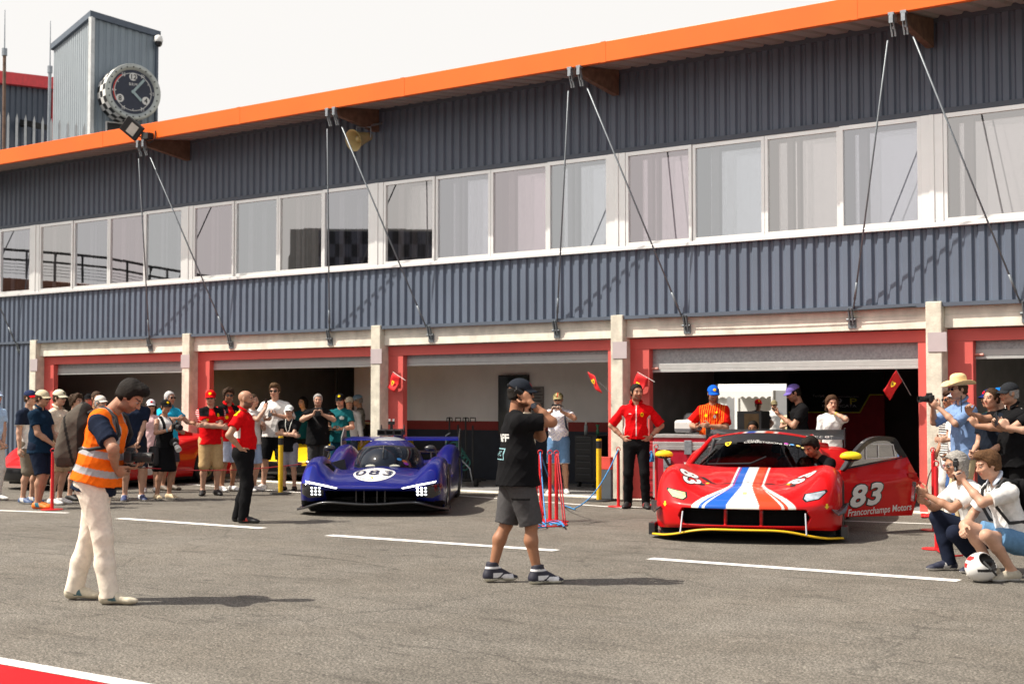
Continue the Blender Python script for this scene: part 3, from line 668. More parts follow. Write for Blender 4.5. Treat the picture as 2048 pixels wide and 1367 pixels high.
V=[];n=len(base)
for p in base: V += [p + Vector((0,.3,0)), p + Vector((0,.6,-1.2)), p + Vector((0,-3,0))]
mk('roof', V, [(3*i,3*i+3,3*i+4,3*i+1) for i in range(n-1)]+[(3*i,3*i+2,3*i+5,3*i+3) for i in range(n-1)], mat('terracotta',(.22,.10,.06),.8,var=.2), TR)
V=[]
for p in base: V += [p + Vector((0,.4,-1.2)), Vector((p.x,p.y+.4,0))]
mk('wall', V, [(2*i,2*i+2,2*i+3,2*i+1) for i in range(n-1)], mat('terrace_wall',(.08,.06,.05),.8), TR)
# ---- added unseen behind the camera: low wall and tree belt that darken reflections
mb = MB(); mb.box((-90, -14.3, 0), (70, -14.0, 1.05)); tag(mb.build('added_low_wall', conc), 'added low concrete wall out of view, put in to darken car paint reflections', 'wall')
r = np.random.default_rng(11); V = []; F = []
for k in range(5200):
    side = k % 3
    if side == 0: c_ = (r.uniform(-140, 110), -88 + r.uniform(-6, 6))
    elif side == 1: c_ = (95 + r.uniform(-6, 6), r.uniform(-90, 12))
    else: c_ = (-135 + r.uniform(-5, 5), r.uniform(-90, -5))
    z = r.uniform(.3, 1)**.7 * (7.2 + 1.2*math.sin(c_[0]*.21 + c_[1]*.17)); q = r.normal(0, 1, (4, 3)) * (1.3, 1.3, .9); n = len(V)
    V += [(c_[0]+a, c_[1]+b, max(z+d, .05)) for a, b, d in q]; F += [(n, n+1, n+2, n+3)]
tag(mk('added_tree_belt', V, F, mat('added_belt_leaves', (.045, .07, .03), .8, var=.3, scale=.8)), 'added belt of green trees out of view, put in to darken car paint reflections', 'trees', kind='stuff')  # unseen trees, put in so paint mirrors something darker than the sky
# ---- beyond the open rear door: white marquees
def marquee(px0, px1, pyt, pyb, yy, lab, scallop=True):
    a, b = at_y(px0, pyt, yy), at_y(px1, pyt, yy); zb = at_y(px0, pyb, yy).z; wd = b.x - a.x
    T = thing('marquee', lab, 'tent', ((a.x+b.x)/2, yy, 0), group='white marquees behind the garage'); fab = mat('tent_fabric', (.78,.77,.74), .8, var=.03)
    h = wd/2; mb = MB(); zt = a.z + .9
    mb.add([(-h,0,a.z),(h,0,a.z),(h,wd,a.z),(-h,wd,a.z),(0,wd/2,zt)], [(0,1,4),(1,2,4),(2,3,4),(3,0,4)]); mb.build('canopy', fab, T)
    V=[];F=[];n=int(wd/.22)*6
    for i in range(n+1): x=-h+wd*i/n; V += [(x,-.01,a.z),(x,-.01,zb+.05+.07*abs(math.sin(math.pi*i/6)))]
    mk('valance', V, [(2*i,2*i+1,2*i+3,2*i+2) for i in range(n)], fab, T)
    mb = MB()
    for sx in (-h+.04, h-.04): mb.tube([(sx,.03,0),(sx,.03,a.z)],.04); mb.tube([(sx,wd-.03,0),(sx,wd-.03,a.z)],.04)
    mb.build('pole', M['white'], T)
    mb = MB(); mb.box((-h,wd-.02,0),(h,wd,a.z)); mb.build('side_wall', fab, T); mb = MB(); mb.box((h-.02,.2,0),(h,wd-.03,a.z)); mb.build('side_wall', fab, T); mb = MB(); mb.box((-h,.1,0),(-h+wd*.35,.12,a.z)); mb.build('door_flap', fab, T)
marquee(1400, 1546, 781, 800, 40, 'white marquee with scalloped valance seen through the open rear door')
marquee(1548, 1640, 783, 801, 52, 'plain white marquee further back seen through open rear door')
marquee(1330, 1420, 786, 804, 50, 'white marquee mostly hidden behind the rear door edge')
mb = MB(); mb.box((-60,70,0),(30,70.3,5)); tag(mb.build('site_hoarding', M['white']), 'long white hoarding far beyond the garage rear door', 'hoarding')
# ================================================================== FIGURES: smooth surfaces grown from blended limbs (surface nets)
def nrm_(v): v = np.asarray(v, float); return v / (np.linalg.norm(v) + 1e-12)
class Field:
    """soft union of tapered limbs / ellipsoids, evaluated in blocks"""
    def __init__(s): s.p = []; s.noise = None
    def cone(s, a, b, r1, r2, k=.02, cuts=None, sub=False, w=None, flat=1.0):
        """limb a-b with end radii; flat<1 squeezes it along w"""
        a = np.asarray(a, float); b = np.asarray(b, float); m = max(r1, r2) * 1.0
        s.p.append(dict(t='c', a=a, b=b, r1=r1, r2=r2, k=k, cuts=cuts, sub=sub, w=None if w is None else nrm_(w), fl=flat, lo=np.minimum(a, b) - m, hi=np.maximum(a, b) + m)); return s
    def trunk(s, a, b, w, rw1, rd1, rw2, rd2, k=.02, cuts=None):
        a = np.asarray(a, float); b = np.asarray(b, float); m = max(rw1, rd1, rw2, rd2)
        ax = nrm_(b - a); w = nrm_(np.asarray(w, float) - ax * np.dot(w, ax)); d = np.cross(ax, w)
        s.p.append(dict(t='t', a=a, b=b, ax=ax, w=w, d=d, L=np.linalg.norm(b - a), q=(rw1, rd1, rw2, rd2), k=k, cuts=cuts, sub=False, lo=np.minimum(a, b) - m, hi=np.maximum(a, b) + m)); return s
    def ell(s, c, X, r, k=.02, cuts=None, sub=False):
        """ellipsoid, X rows = axes"""
        c = np.asarray(c, float); m = max(r)
        s.p.append(dict(t='e', c=c, X=np.asarray(X, float), r=np.asarray(r, float), k=k, cuts=cuts, sub=sub, lo=c - m, hi=c + m)); return s
    def box(s, c, X, r, k=.02, rnd=.01, cuts=None, sub=False):
        c = np.asarray(c, float); m = float(np.linalg.norm(r))
        s.p.append(dict(t='b', c=c, X=np.asarray(X, float), r=np.asarray(r, float) - rnd, rnd=rnd, k=k, cuts=cuts, sub=sub, lo=c - m, hi=c + m)); return s
    def prim(s, p, P):
        if p['t'] == 'c':
            a, b = p['a'], p['b']; ba = b - a; L2 = ba @ ba + 1e-12; pa = P - a; t = np.clip(pa @ ba / L2, 0, 1)
            q = pa - t[:, None] * ba
            if p['w'] is not None: q = q + p['w'] * ((q @ p['w']) * (1 / p['fl'] - 1))[:, None]
            d = np.sqrt((q * q).sum(1)) - (p['r1'] + (p['r2'] - p['r1']) * t)
            if p['w'] is not None: d = d * (.5 + .5 * p['fl'])
        elif p['t'] == 't':
            pa = P - p['a']; z = pa @ p['ax']; t = np.clip(z / p['L'], 0, 1); ex = z - t * p['L']; rw1, rd1, rw2, rd2 = p['q']
            rw = rw1 + (rw2 - rw1) * t; rd = rd1 + (rd2 - rd1) * t; x = pa @ p['w']; y = pa @ p['d']; re = np.minimum(rw, rd) * .8
            k0 = np.sqrt((x / rw) ** 2 + (y / rd) ** 2 + (ex / re) ** 2) + 1e-9; k1 = np.sqrt((x / rw**2) ** 2 + (y / rd**2) ** 2 + (ex / re**2) ** 2) + 1e-9
            d = k0 * (k0 - 1) / k1
        elif p['t'] == 'e':
            q = (P - p['c']) @ p['X'].T; k0 = np.sqrt(((q / p['r']) ** 2).sum(1)) + 1e-9; k1 = np.sqrt(((q / p['r'] ** 2) ** 2).sum(1)) + 1e-9
            d = k0 * (k0 - 1) / k1
        else:
            q = np.abs((P - p['c']) @ p['X'].T) - p['r']; d = np.sqrt((np.maximum(q, 0) ** 2).sum(1)) + np.minimum(q.max(1), 0) - p['rnd']
        if p['cuts']:
            for c, n in p['cuts']: d = np.maximum(d, (P - np.asarray(c)) @ np.asarray(n))
        return d
    def ev(s, P, blocks=None):
        """P (B,M,3)"""
        B, Mn, _ = P.shape; D = np.full((B, Mn), 1.0); lo = P.min(1); hi = P.max(1)
        for p in s.p:
            mg = .06 + p['k']
            m = np.nonzero(((hi > p['lo'] - mg) & (lo < p['hi'] + mg)).all(1))[0]
            if not len(m): continue
            d = s.prim(p, P[m].reshape(-1, 3)).reshape(len(m), Mn); o = D[m]; k = max(p['k'], 1e-4)
            if p['sub']: d = -d; h = np.maximum(k - np.abs(o - d), 0) / k; D[m] = np.maximum(o, d) + h * h * k * .25
            else: h = np.maximum(k - np.abs(o - d), 0) / k; D[m] = np.minimum(o, d) - h * h * k * .25
        if s.noise is not None: D = D + s.noise(P.reshape(-1, 3)).reshape(B, Mn)
        return D
    def mesh(s, h):
        lo = np.min([p['lo'] for p in s.p if not p['sub']], 0) - 2*h; hi = np.max([p['hi'] for p in s.p if not p['sub']], 0) + 2*h
        K = 4; nb = np.ceil((hi - lo) / (K*h)).astype(int) + 1; N = nb * K + 1
        g = np.stack(np.meshgrid(*[np.arange(n) for n in nb], indexing='ij'), -1).reshape(-1, 3)
        c = lo + (g + .5) * K * h; D = s.ev(c[:, None, :])[:, 0]
        act = g[np.abs(D) < K * h * .87 * 1.5 + .012]
        off = np.stack(np.meshgrid(*[np.arange(K+1)]*3, indexing='ij'), -1).reshape(-1, 3)
        idx = act[:, None, :] * K + off[None]
        V = np.full(N, 1.0, np.float32)
        inner = g[(D < 0)]
        # inside blocks are negative everywhere
        for b in inner: V[b[0]*K:b[0]*K+K+1, b[1]*K:b[1]*K+K+1, b[2]*K:b[2]*K+K+1] = -1.0
        E = s.ev(lo + idx * h)
        f = idx.reshape(-1, 3); V[f[:, 0], f[:, 1], f[:, 2]] = E.ravel()
        return surface_nets(V, lo, h)
def surface_nets(V, lo, h):
    S = V < 0
    c = S[:-1,:-1,:-1].astype(np.int8)
    tot = np.zeros(c.shape, np.int8)
    for i in (0,1):
        for j in (0,1):
            for k in (0,1): tot += S[i:S.shape[0]-1+i, j:S.shape[1]-1+j, k:S.shape[2]-1+k]
    cell = np.argwhere((tot > 0) & (tot < 8))
    if not len(cell): return np.zeros((0, 3)), np.zeros((0, 4), int)
    ci = -np.ones(c.shape, np.int32); ci[cell[:,0], cell[:,1], cell[:,2]] = np.arange(len(cell))
    cor = [(i,j,k) for i in (0,1) for j in (0,1) for k in (0,1)]
    val = np.stack([V[cell[:,0]+i, cell[:,1]+j, cell[:,2]+k] for i,j,k in cor], 1)
    acc = np.zeros((len(cell), 3)); cnt = np.zeros(len(cell))
    for a in range(8):
        for b in range(a+1, 8):
            if sum(x != y for x, y in zip(cor[a], cor[b])) != 1: continue
            va, vb = val[:, a], val[:, b]; m = (va < 0) != (vb < 0)
            t = np.where(m, va / np.where(m, va - vb, 1), 0)
            p = np.array(cor[a]) + t[:, None] * (np.array(cor[b]) - np.array(cor[a])); acc[m] += p[m]; cnt[m] += 1
    P = lo + (cell + acc / cnt[:, None]) * h
    Q = []
    for ax in range(3):
        o1, o2 = (ax+1) % 3, (ax+2) % 3
        sl0 = [slice(None)]*3; sl1 = [slice(None)]*3; sl0[ax] = slice(0, -1); sl1[ax] = slice(1, None)
        A, B = S[tuple(sl0)], S[tuple(sl1)]; e = np.argwhere(A != B)
        e = e[(e[:, o1] > 0) & (e[:, o2] > 0) & (e[:, o1] < V.shape[o1]-1) & (e[:, o2] < V.shape[o2]-1)]
        if not len(e): continue
        def at(d1, d2):
            q = e.copy(); q[:, o1] += d1; q[:, o2] += d2; return ci[q[:,0], q[:,1], q[:,2]]
        q = np.stack([at(-1,-1), at(0,-1), at(0,0), at(-1,0)], 1); flip = ~A[e[:,0], e[:,1], e[:,2]]
        q[flip] = q[flip][:, ::-1]; Q.append(q)
    Q = np.concatenate(Q); Q = Q[(Q >= 0).all(1)]
    return P, Q
def smooth_mesh(V, F, it=1, lam=.5):
    for _ in range(it):
        acc = np.zeros_like(V); n = np.zeros(len(V))
        for i in range(4):
            j = F[:, (i+1) % 4]; np.add.at(acc, F[:, i], V[j]); np.add.at(n, F[:, i], 1); np.add.at(acc, j, V[F[:, i]]); np.add.at(n, j, 1)
        V = V + lam * (acc / np.maximum(n, 1)[:, None] - V)
    return V
def wrinkle(amp, f=38., seed=0, zf=1.0):
    r = np.random.default_rng(seed); ph = r.uniform(0, 6.28, 12); 
    def fn(P):
        x, y, z = P[:, 0], P[:, 1], P[:, 2] * zf
        wx = .03 * np.sin(17*y + ph[0]) + .03 * np.sin(13*z + ph[1]); wz = .03 * np.sin(15*x + ph[2]) + .025 * np.sin(23*y + ph[3])
        a = np.sin(f*(x + wx)*.9 + f*.75*(z + wz) + ph[4]); b = np.sin(f*1.2*(z + wz) - f*1.1*(y + wx) - f*.5*x + ph[5]); c = np.sin(f*.5*(x - y) + f*.35*z + ph[6])
        fd = lambda s: 1 - np.abs(s)          # folds rather than waves
        return -amp * (.8*fd(a)**2 + .5*fd(b)**2 + .45*c - .1)
    return fn
def ik(a, b, l1, l2, hint):
    a, b = np.asarray(a, float), np.asarray(b, float); d = b - a; L = np.linalg.norm(d); mx = (l1 + l2) * .998
    if L > mx: b = a + d * mx / L; d = b - a; L = mx
    u = d / L; x = (l1*l1 - l2*l2 + L*L) / (2*L); y = math.sqrt(max(l1*l1 - x*x, 0)); hv = np.asarray(hint, float); hv = nrm_(hv - u * (hv @ u))
    return a + u * x + hv * y, b
def rotz(a): c, s = math.cos(a), math.sin(a); return np.array([[c, -s, 0], [s, c, 0], [0, 0, 1.]])
def rotx(a): c, s = math.cos(a), math.sin(a); return np.array([[1, 0, 0], [0, c, -s], [0, s, c]])
def roty(a): c, s = math.cos(a), math.sin(a); return np.array([[c, 0, s], [0, 1, 0], [-s, 0, c]])
def srgb(*c):
    c = [x / 255 for x in c]; return tuple(x / 12.92 if x <= .04045 else ((x + .055) / 1.055) ** 2.4 for x in c)
SKIN_L = (.50, .29, .20); SKIN_M = (.41, .22, .14); SKIN_T = (.33, .155, .085)

def person(label, at, face, H=1.76, skin=SKIN_M, g=1.0, belly=0., sh=1.0, lean=0., twist=0., side=0., pelvis=None, hip_back=0.,
           feet=None, knees=None, hands=None, elbows=None, grip=None, palms=None, head=(0, 0), neck_fwd=0., group=None, female=False,
           top=None, bottom=None, shoes=None, hair=None, hat=None, glasses=None, beard=None, h=.009, extras=None, loc=None, z0=0.0, seed=None, hand_end=None):
    """lengths in metres for a 1.75 m figure, scaled by H. x right, y forward, z up. face: degrees, 0 looks at the camera, 90 to picture right"""
    s = H / 1.75; h = h / s; seed = seed if seed is not None else sum((i + 1) * ord(ch) for i, ch in enumerate(label)) % 9973
    P0 = loc if loc is not None else G(*at); P0 = Vector((P0.x, P0.y, z0))
    fv = -FWD * math.cos(R(face)) + RGT * math.sin(R(face)); rz = math.atan2(-fv.x, fv.y)
    root = thing('person', label, 'person', P0, rz, group); root.scale = (s, s, s)
    # ---- skeleton
    hz = .93 if pelvis is None else pelvis
    pel = np.array([0, -hip_back, hz]); Tt = rotz(R(twist)) @ roty(R(side)) @ rotx(-R(lean))
    hw = .088 * (1.04 if female else 1.0); sw = .178 * sh * (.90 if female else 1.0)
    T = lambda x, y, z: pel + Tt @ np.array([x, y, z])
    neckb = T(0, -.015, .535); chest = T(0, .0, .40); waist = T(0, .005, .16)
    shoulder = [T(-sw, -.01, .462), T(sw, -.01, .462)]
    feet = feet or [(-.11, 0, -8), (.11, .02, 8)]; knees = knees or [(-.1, 1, 0), (.1, 1, 0)]
    ft = []; kn = []; an = []; td = []
    for i, fo in enumerate(feet):
        x, y, tw = fo[:3]; zl = fo[3] if len(fo) > 3 else 0; pt = fo[4] if len(fo) > 4 else 0
        d = rotz(-R(tw)) @ np.array([0, 1, 0]); d = np.array([d[0]*math.cos(R(pt)), d[1]*math.cos(R(pt)), -math.sin(R(pt))]); a_ = np.array([x, y, .085 + zl]) - d * .03
        hp = pel + rotz(R(twist*.4)) @ np.array([hw * (-1 if i == 0 else 1), 0, -.01])
        k_, a_ = ik(hp, a_, .425, .425, knees[i]); ft.append(hp); kn.append(k_); an.append(a_); td.append(d)
    hands = hands or [(-.27, .06, .80), (.27, .06, .80)]; elbows = elbows or [(-.5, -1, -.1), (.5, -1, -.1)]
    el = []; wr = []
    for i in (0, 1):
        e_, w_ = ik(shoulder[i], hands[i], .285, .255, elbows[i]); el.append(e_); wr.append(w_)
    nk = neckb + Tt @ np.array([0, .02 + neck_fwd, .075])
    HR = Tt @ rotz(-R(head[0])) @ rotx(-R(head[1])) if abs(lean) < 1 else rotz(R(twist)) @ rotz(-R(head[0])) @ rotx(-R(head[1] + lean * .6))
    hc = nk + HR @ np.array([0, .022, .105])                        # head centre
    HX = HR.T
    hp_ = lambda x, y, z: hc + HR @ np.array([x, y, z])
    # ---- body
    B = Field(); gg = g
    lf = .9 if female else 1.0
    B.trunk(pel + Tt @ [0,0,-.02], waist, Tt @ [1,0,0], .150*gg, .105*gg, .128*gg*lf, .092*gg, .05)
    B.trunk(waist, chest, Tt @ [1,0,0], .128*gg*lf, .092*gg, .150*gg*lf, .102*gg, .05)
    B.trunk(chest, T(0, -.01, .455), Tt @ [1,0,0], .155*gg*lf, .10*gg, .125*gg*lf, .07, .05)
    B.cone(neckb + Tt @ [0,0,-.03], nk + HR @ [0,-.004,.06], .060*lf, .054*lf, .03)
    lk = .72 if bottom and bottom[0] == 'trousers' else 1.0; tk = .72 if bottom else 1.0
    for i in (0, 1):
        B.cone(shoulder[i], el[i], .052*gg*lf, .040*lf*gg, .03); B.cone(el[i], el[i]*.6 + wr[i]*.4, .040*lf*gg, .037*lf*gg, .02); B.cone(el[i]*.6 + wr[i]*.4, wr[i], .037*lf*gg, .026*lf, .02)
        B.cone(ft[i], kn[i], .082*gg*tk, .054*(lk if lk < 1 else 1), .04); cal = kn[i]*.68 + an[i]*.32 + np.array([0, -.022*lk, 0]); B.cone(kn[i], cal, .052*lk, .055*math.sqrt(gg)*lk, .03); B.cone(cal, an[i], .053*math.sqrt(gg)*lk, .034*lk, .03)
        B.cone(an[i], an[i] + td[i]*.10 + np.array([0,0,-.05]), .038, .03, .03)
    # head
    hd = lambda p, a, r, k: B.ell(hp_(*p), HX if a is None else a, r, k)
    B.ell(hp_(0,-.014,.030), HX, (.077,.097,.086), .02); B.ell(hp_(0,.026,-.036), HX, (.060,.066,.076), .03)
    B.ell(hp_(0,.056,-.092), HX, (.026,.024,.020), .025)
    for sx in (-1, 1):
        B.ell(hp_(sx*.045,.015,-.075), HX, (.016,.030,.022), .03); B.ell(hp_(sx*.038,.068,-.022), HX, (.020,.018,.020), .02)
    B.cone(hp_(-.036,.079,.026), hp_(.036,.079,.026), .011, .011, .018)
    for sx in (-1, 1):
        B.ell(hp_(sx*.032,.097,.008), HX, (.017,.012,.010), .012, sub=True); B.ell(hp_(sx*.032,.080,.008), HX, (.0125,.0125,.0125), .004)
        B.ell(hp_(sx*.079,-.006,-.002), HR.T @ rotz(0), (.008,.019,.031), .010)
    B.cone(hp_(0,.086,.014), hp_(0,.109,-.024), .008, .0115, .012); B.cone(hp_(-.013,.098,-.028), hp_(.013,.098,-.028), .008, .008, .008)
    B.cone(hp_(-.018,.084,-.052), hp_(.018,.084,-.052), .0075, .0075, .008); B.cone(hp_(-.015,.082,-.064), hp_(.015,.082,-.064), .0085, .0085, .008)
    # hands
    grip = grip or [.35, .35]; palms = palms or [None, None]; tips = []
    for i in (0, 1):
        sg = -1 if i == 0 else 1
        d = nrm_(wr[i] - el[i]) if not (hand_end and hand_end[i] is not None) else nrm_(hand_end[i])
        n_ = np.array(palms[i], float) if palms[i] is not None else np.array([-sg*1., .1, 0]); n_ = nrm_(n_ - d * (n_ @ d)); sd_ = np.cross(d, n_) * (1)
        # thumb side: up/forward of the palm
        th = sd_ if (sg > 0) else -sd_
        if sg > 0: th = -np.cross(n_, d)
        else: th = np.cross(n_, d)
        X = np.array([th, n_, d]); c = wr[i] + d*.048
        B.ell(c, X, (.043,.017,.055), .015); B.ell(wr[i] + d*.075, X, (.040,.014,.022), .012)
        cu = grip[i]
        for q, (o, L, r) in enumerate(((.030,.072,.0088),(.010,.080,.0092),(-.010,.074,.0088),(-.029,.058,.0078))):
            p = wr[i] + d*.088 + th*o; a1 = R(12 + 62*cu); a2 = R(20 + 140*cu); a3 = R(25 + 190*cu)
            for a_, f_ in ((a1,.45),(a2,.32),(a3,.23)):
                q_ = p + (d*math.cos(a_) + n_*math.sin(a_) + th*o*.6*(1-cu))*L*f_; B.cone(p, q_, r, r*.93, .0045); p = q_; r *= .93
        p = wr[i] + d*.028 + th*.036; q_ = p + nrm_(d*.75 + th*.65 + n_*(.25+.4*cu))*.048; B.cone(p, q_, .0135, .0105, .010); q2 = q_ + nrm_(d*.9 + th*(.25-.5*cu) + n_*(.3+.5*cu))*.033; B.cone(q_, q2, .0105, .0085, .004)
        tips.append(wr[i] + d*.10 + n_*.02)
    V, F = B.mesh(h)
    C = np.tile(np.array(skin), (len(V), 1)); q = (V - hc) @ HR
    fm = (np.abs(q[:,2]) < .16) & (np.abs(q[:,0]) < .09)
    C[fm & (q[:,1] > .05) & (np.abs(q[:,2]+.056) < .010) & (np.abs(q[:,0]) < .026)] = np.array(skin) * [.85,.55,.55]
    for sx in (-1, 1):
        e = ((q[:,0]-sx*.032)/.015)**2 + ((q[:,2]-.008)/.0075)**2 < 1; C[fm & e & (q[:,1] > .06)] = (.35,.33,.31)
        e = ((q[:,0]-sx*.032)/.0075)**2 + ((q[:,2]-.008)/.008)**2 < 1; C[fm & e & (q[:,1] > .06)] = (.015,.01,.008)
        e = ((q[:,0]-sx*.034)/.022)**2 + ((q[:,2]-.030)/.006)**2 < 1; C[fm & e & (q[:,1] > .05)] = np.array(hair[1] if hair else skin) * .6
    ck = fm & (q[:,1] > .02); C[ck] = C[ck] * (1 + .10 * np.exp(-((np.abs(q[ck,0])-.036)**2 + (q[ck,2]+.03)**2) / .0006))[:, None] * [1.04, .97, .95]
    if beard is not None:
        bc, bs = beard; bm = fm & (q[:,2] < -.030) & (q[:,1] > -.01 + .0*q[:,2]) & (q[:,2] > -.125) & ~((q[:,2] > -.066) & (np.abs(q[:,0]) < .026) & (q[:,1] > .07) & (q[:,2] < -.044)) & ~((np.abs(q[:,0]) > .028) & (q[:,2] > -.040) & (q[:,1] > .045))
        C[bm] = C[bm] * (1-bs) + np.array(bc) * bs
    body = mk('body', V, F, M['skin'], root, True, C)
    body.data.set_sharp_from_angle(angle=R(180)) if False else None
    lines = dict(H=H, s=s, pel=pel, Tt=Tt, waist=waist, chest=chest, neckb=neckb, shoulder=shoulder, el=el, wr=wr, kn=kn, an=an, ft=ft, td=td, hc=hc, HR=HR, nk=nk, root=root, tips=tips, hp=hp_, T=T)
    tz = lambda V: (V - pel) @ Tt                                  # trunk coordinates
    # ---- bottom
    if bottom:
        kind, colr = bottom[0], bottom[1]; ln = bottom[2] if len(bottom) > 2 else 1.0; lo_ = bottom[3] if len(bottom) > 3 else 1.0
        f = Field(); f.noise = wrinkle(.0042, 22, seed, .7)
        up = Tt @ np.array([0, 0, 1.]); wc = [(pel + Tt @ [0, 0, .115], up)]
        f.trunk(pel + Tt @ [0,-.005,-.03], pel + Tt @ [0,0,.12], Tt @ [1,0,0], .172*gg, .125*gg, .150*gg*lf, .112*gg*(1+belly*.4), .04, cuts=wc)
        if kind == 'dress':
            f.trunk(pel + np.array([0,0,-.38]), pel + Tt @ [0,0,.05], [1,0,0], .20*gg*lo_, .17*gg*lo_, .16*gg, .12*gg, .05, cuts=[(pel + np.array([0,0,-.40*ln]), np.array([0,0,-1.]))])
        else:
            for i in (0, 1):
                if kind == 'trousers':
                    d_ = nrm_(an[i] - kn[i]); end = an[i] + d_ * (.045 * ln)
                    f.cone(ft[i], kn[i], .098*gg*lo_, .068*lo_, .04); f.cone(kn[i] + np.array([0,-.004,0]), kn[i]*.5 + an[i]*.5 + np.array([0,-.012,0]), .068*lo_, .064*lo_, .03); f.cone(kn[i]*.5 + an[i]*.5 + np.array([0,-.012,0]), end + d_*.05, .064*lo_, .058*lo_, .03, cuts=[(end, d_)])
                else:
                    tgt = kn[i]; d_ = nrm_(tgt - ft[i]); end = ft[i] + d_ * .425 * ln
                    if ln <= 1.0: f.cone(ft[i], end + d_ * .05, .100*gg*lo_, .084*lo_, .04, cuts=[(end, d_)])
                    else:
                        d2 = nrm_(an[i] - kn[i]); e2_ = kn[i] + d2 * (ln - 1) * .4; f.cone(ft[i], kn[i], .100*gg*lo_, .084*lo_, .04); f.cone(kn[i], e2_ + d2*.05, .084*lo_, .078*lo_, .03, cuts=[(e2_, d2)])
        V, F = f.mesh(h); V = smooth_mesh(V, F); c = colr(V, tz(V), lines) if callable(colr) else colr
        mk({'shorts': 'shorts', 'dress': 'skirt'}.get(kind, 'trousers'), V, F, M['cloth'], root, True, c)
    # ---- top
    def top_field(infl, sleeve, hem, loose, neck=True, wr_=.005, sd0=0):
        f = Field(); f.noise = wrinkle(wr_, 30, seed + 5 + sd0, .8) if wr_ else None
        up = Tt @ np.array([0, 0, 1.]); hc_ = [(pel + Tt @ [0, 0, hem], -up)]; nc = (neckb + Tt @ [0, .035, .045], nrm_(Tt @ [0, .45, 1.]))
        a_ = infl; lz = loose
        f.trunk(pel + Tt @ [0, .004 + belly*.03, hem - .05], waist + Tt @ [0, belly*.02, 0], Tt @ [1,0,0], ((.186 if hem < 0 else .156)*gg*lz + a_), ((.146 if hem < 0 else .116)*gg*lz*(1 + belly*.35) + a_), (.154*gg*lz*lf + a_), (.112*gg*lz*(1 + belly*.5) + a_), .05, cuts=hc_)
        f.trunk(waist + Tt @ [0, belly*.02, 0], chest, Tt @ [1,0,0], (.152*gg*lz*lf + a_), (.112*gg*lz*(1 + belly*.5) + a_), .166*gg*lf + a_, .118*gg + a_, .05, cuts=hc_)
        f.trunk(chest, T(0, -.012, .470), Tt @ [1,0,0], .166*gg*lf + a_, .116*gg + a_, .130*gg*lf + a_, .072 + a_, .05, cuts=[nc])
        if female: 
            for sx in (-1, 1): f.ell(T(sx*.065, .075, .345), Tt.T, (.062, .055, .060), .04)
        f.cone(neckb + Tt @ [-.05,-.015,-.045], neckb + Tt @ [.05,-.015,-.045], .062 + a_, .062 + a_, .04, cuts=[nc])
        for i in (0, 1):
            if sleeve <= 0: continue
            sg = -1 if i == 0 else 1; ue = el[i] - shoulder[i]
            f.cone(T(sg*.06, -.015, .500), shoulder[i] + Tt @ [0,0,-.004], .050*gg + a_, .060*gg + a_, .06)
            if sleeve <= 1.0:
                e_ = shoulder[i] + ue*sleeve; d_ = nrm_(ue); f.cone(shoulder[i], e_ + d_*.04, .064*gg*lf + a_, (.066*gg*lf*min(lz, 1.12) + a_), .035, cuts=[(e_, d_)])
            else:
                fa = wr[i] - el[i]; e_ = el[i] + fa*(sleeve - 1); d_ = nrm_(fa); f.cone(shoulder[i], el[i], .066*gg*lf + a_, .052*gg + a_, .035); f.cone(el[i], e_ + d_*.04, .052*gg + a_, .042*gg + a_, .03, cuts=[(e_, d_)])
        return f
    lines['top_field'] = top_field
    if top:
        kind, colr = top[0], top[1]; kw = top[2] if len(top) > 2 else {}
        sleeve = kw.get('sleeve', {'tee': .62, 'polo': .58, 'long': 1.92, 'tank': 0}[kind]); hem = kw.get('hem', -.07)
        f = top_field(0, sleeve, hem, kw.get('loose', 1.06), wr_=kw.get('wr', .006))
        V, F = f.mesh(h); V = smooth_mesh(V, F); c = colr(V, tz(V), lines) if callable(colr) else colr
        sh_ = mk('shirt', V, F, M['cloth'], root, True, c); lines['shirt'] = sh_
        cc = kw.get('collar')
        if kind == 'polo' or cc is not None:
            mb = MB(); ring = []; cn = neckb + Tt @ [0, .018, .028]
            for t in np.linspace(.12, .88, 19):
                a_ = 2*math.pi*(t) + math.pi/2; ring.append(cn + Tt @ [.072*math.cos(a_), .068*math.sin(a_), .018 - .035*math.sin(a_)])
            ring2 = [p + Tt @ [0,0,.020] + (nrm_(cn - p)*.008) for p in ring]; ring3 = [p + (nrm_(p - cn)*.024) + Tt @ [0,0,-.010] for p in ring]
            n = len(ring); V_ = ring + ring2 + ring3; mb.add(V_, [(i, i+1, n+i+1, n+i) for i in range(n-1)] + [(n+i, n+i+1, 2*n+i+1, 2*n+i) for i in range(n-1)])
            c = cc if cc is not None else (colr if not callable(colr) else (.3,.3,.3)); ob = mb.build('collar', M['cloth'], root, smooth=True, cols=np.array(c)); sm = ob.modifiers.new('thickness', 'SOLIDIFY'); sm.thickness = .006
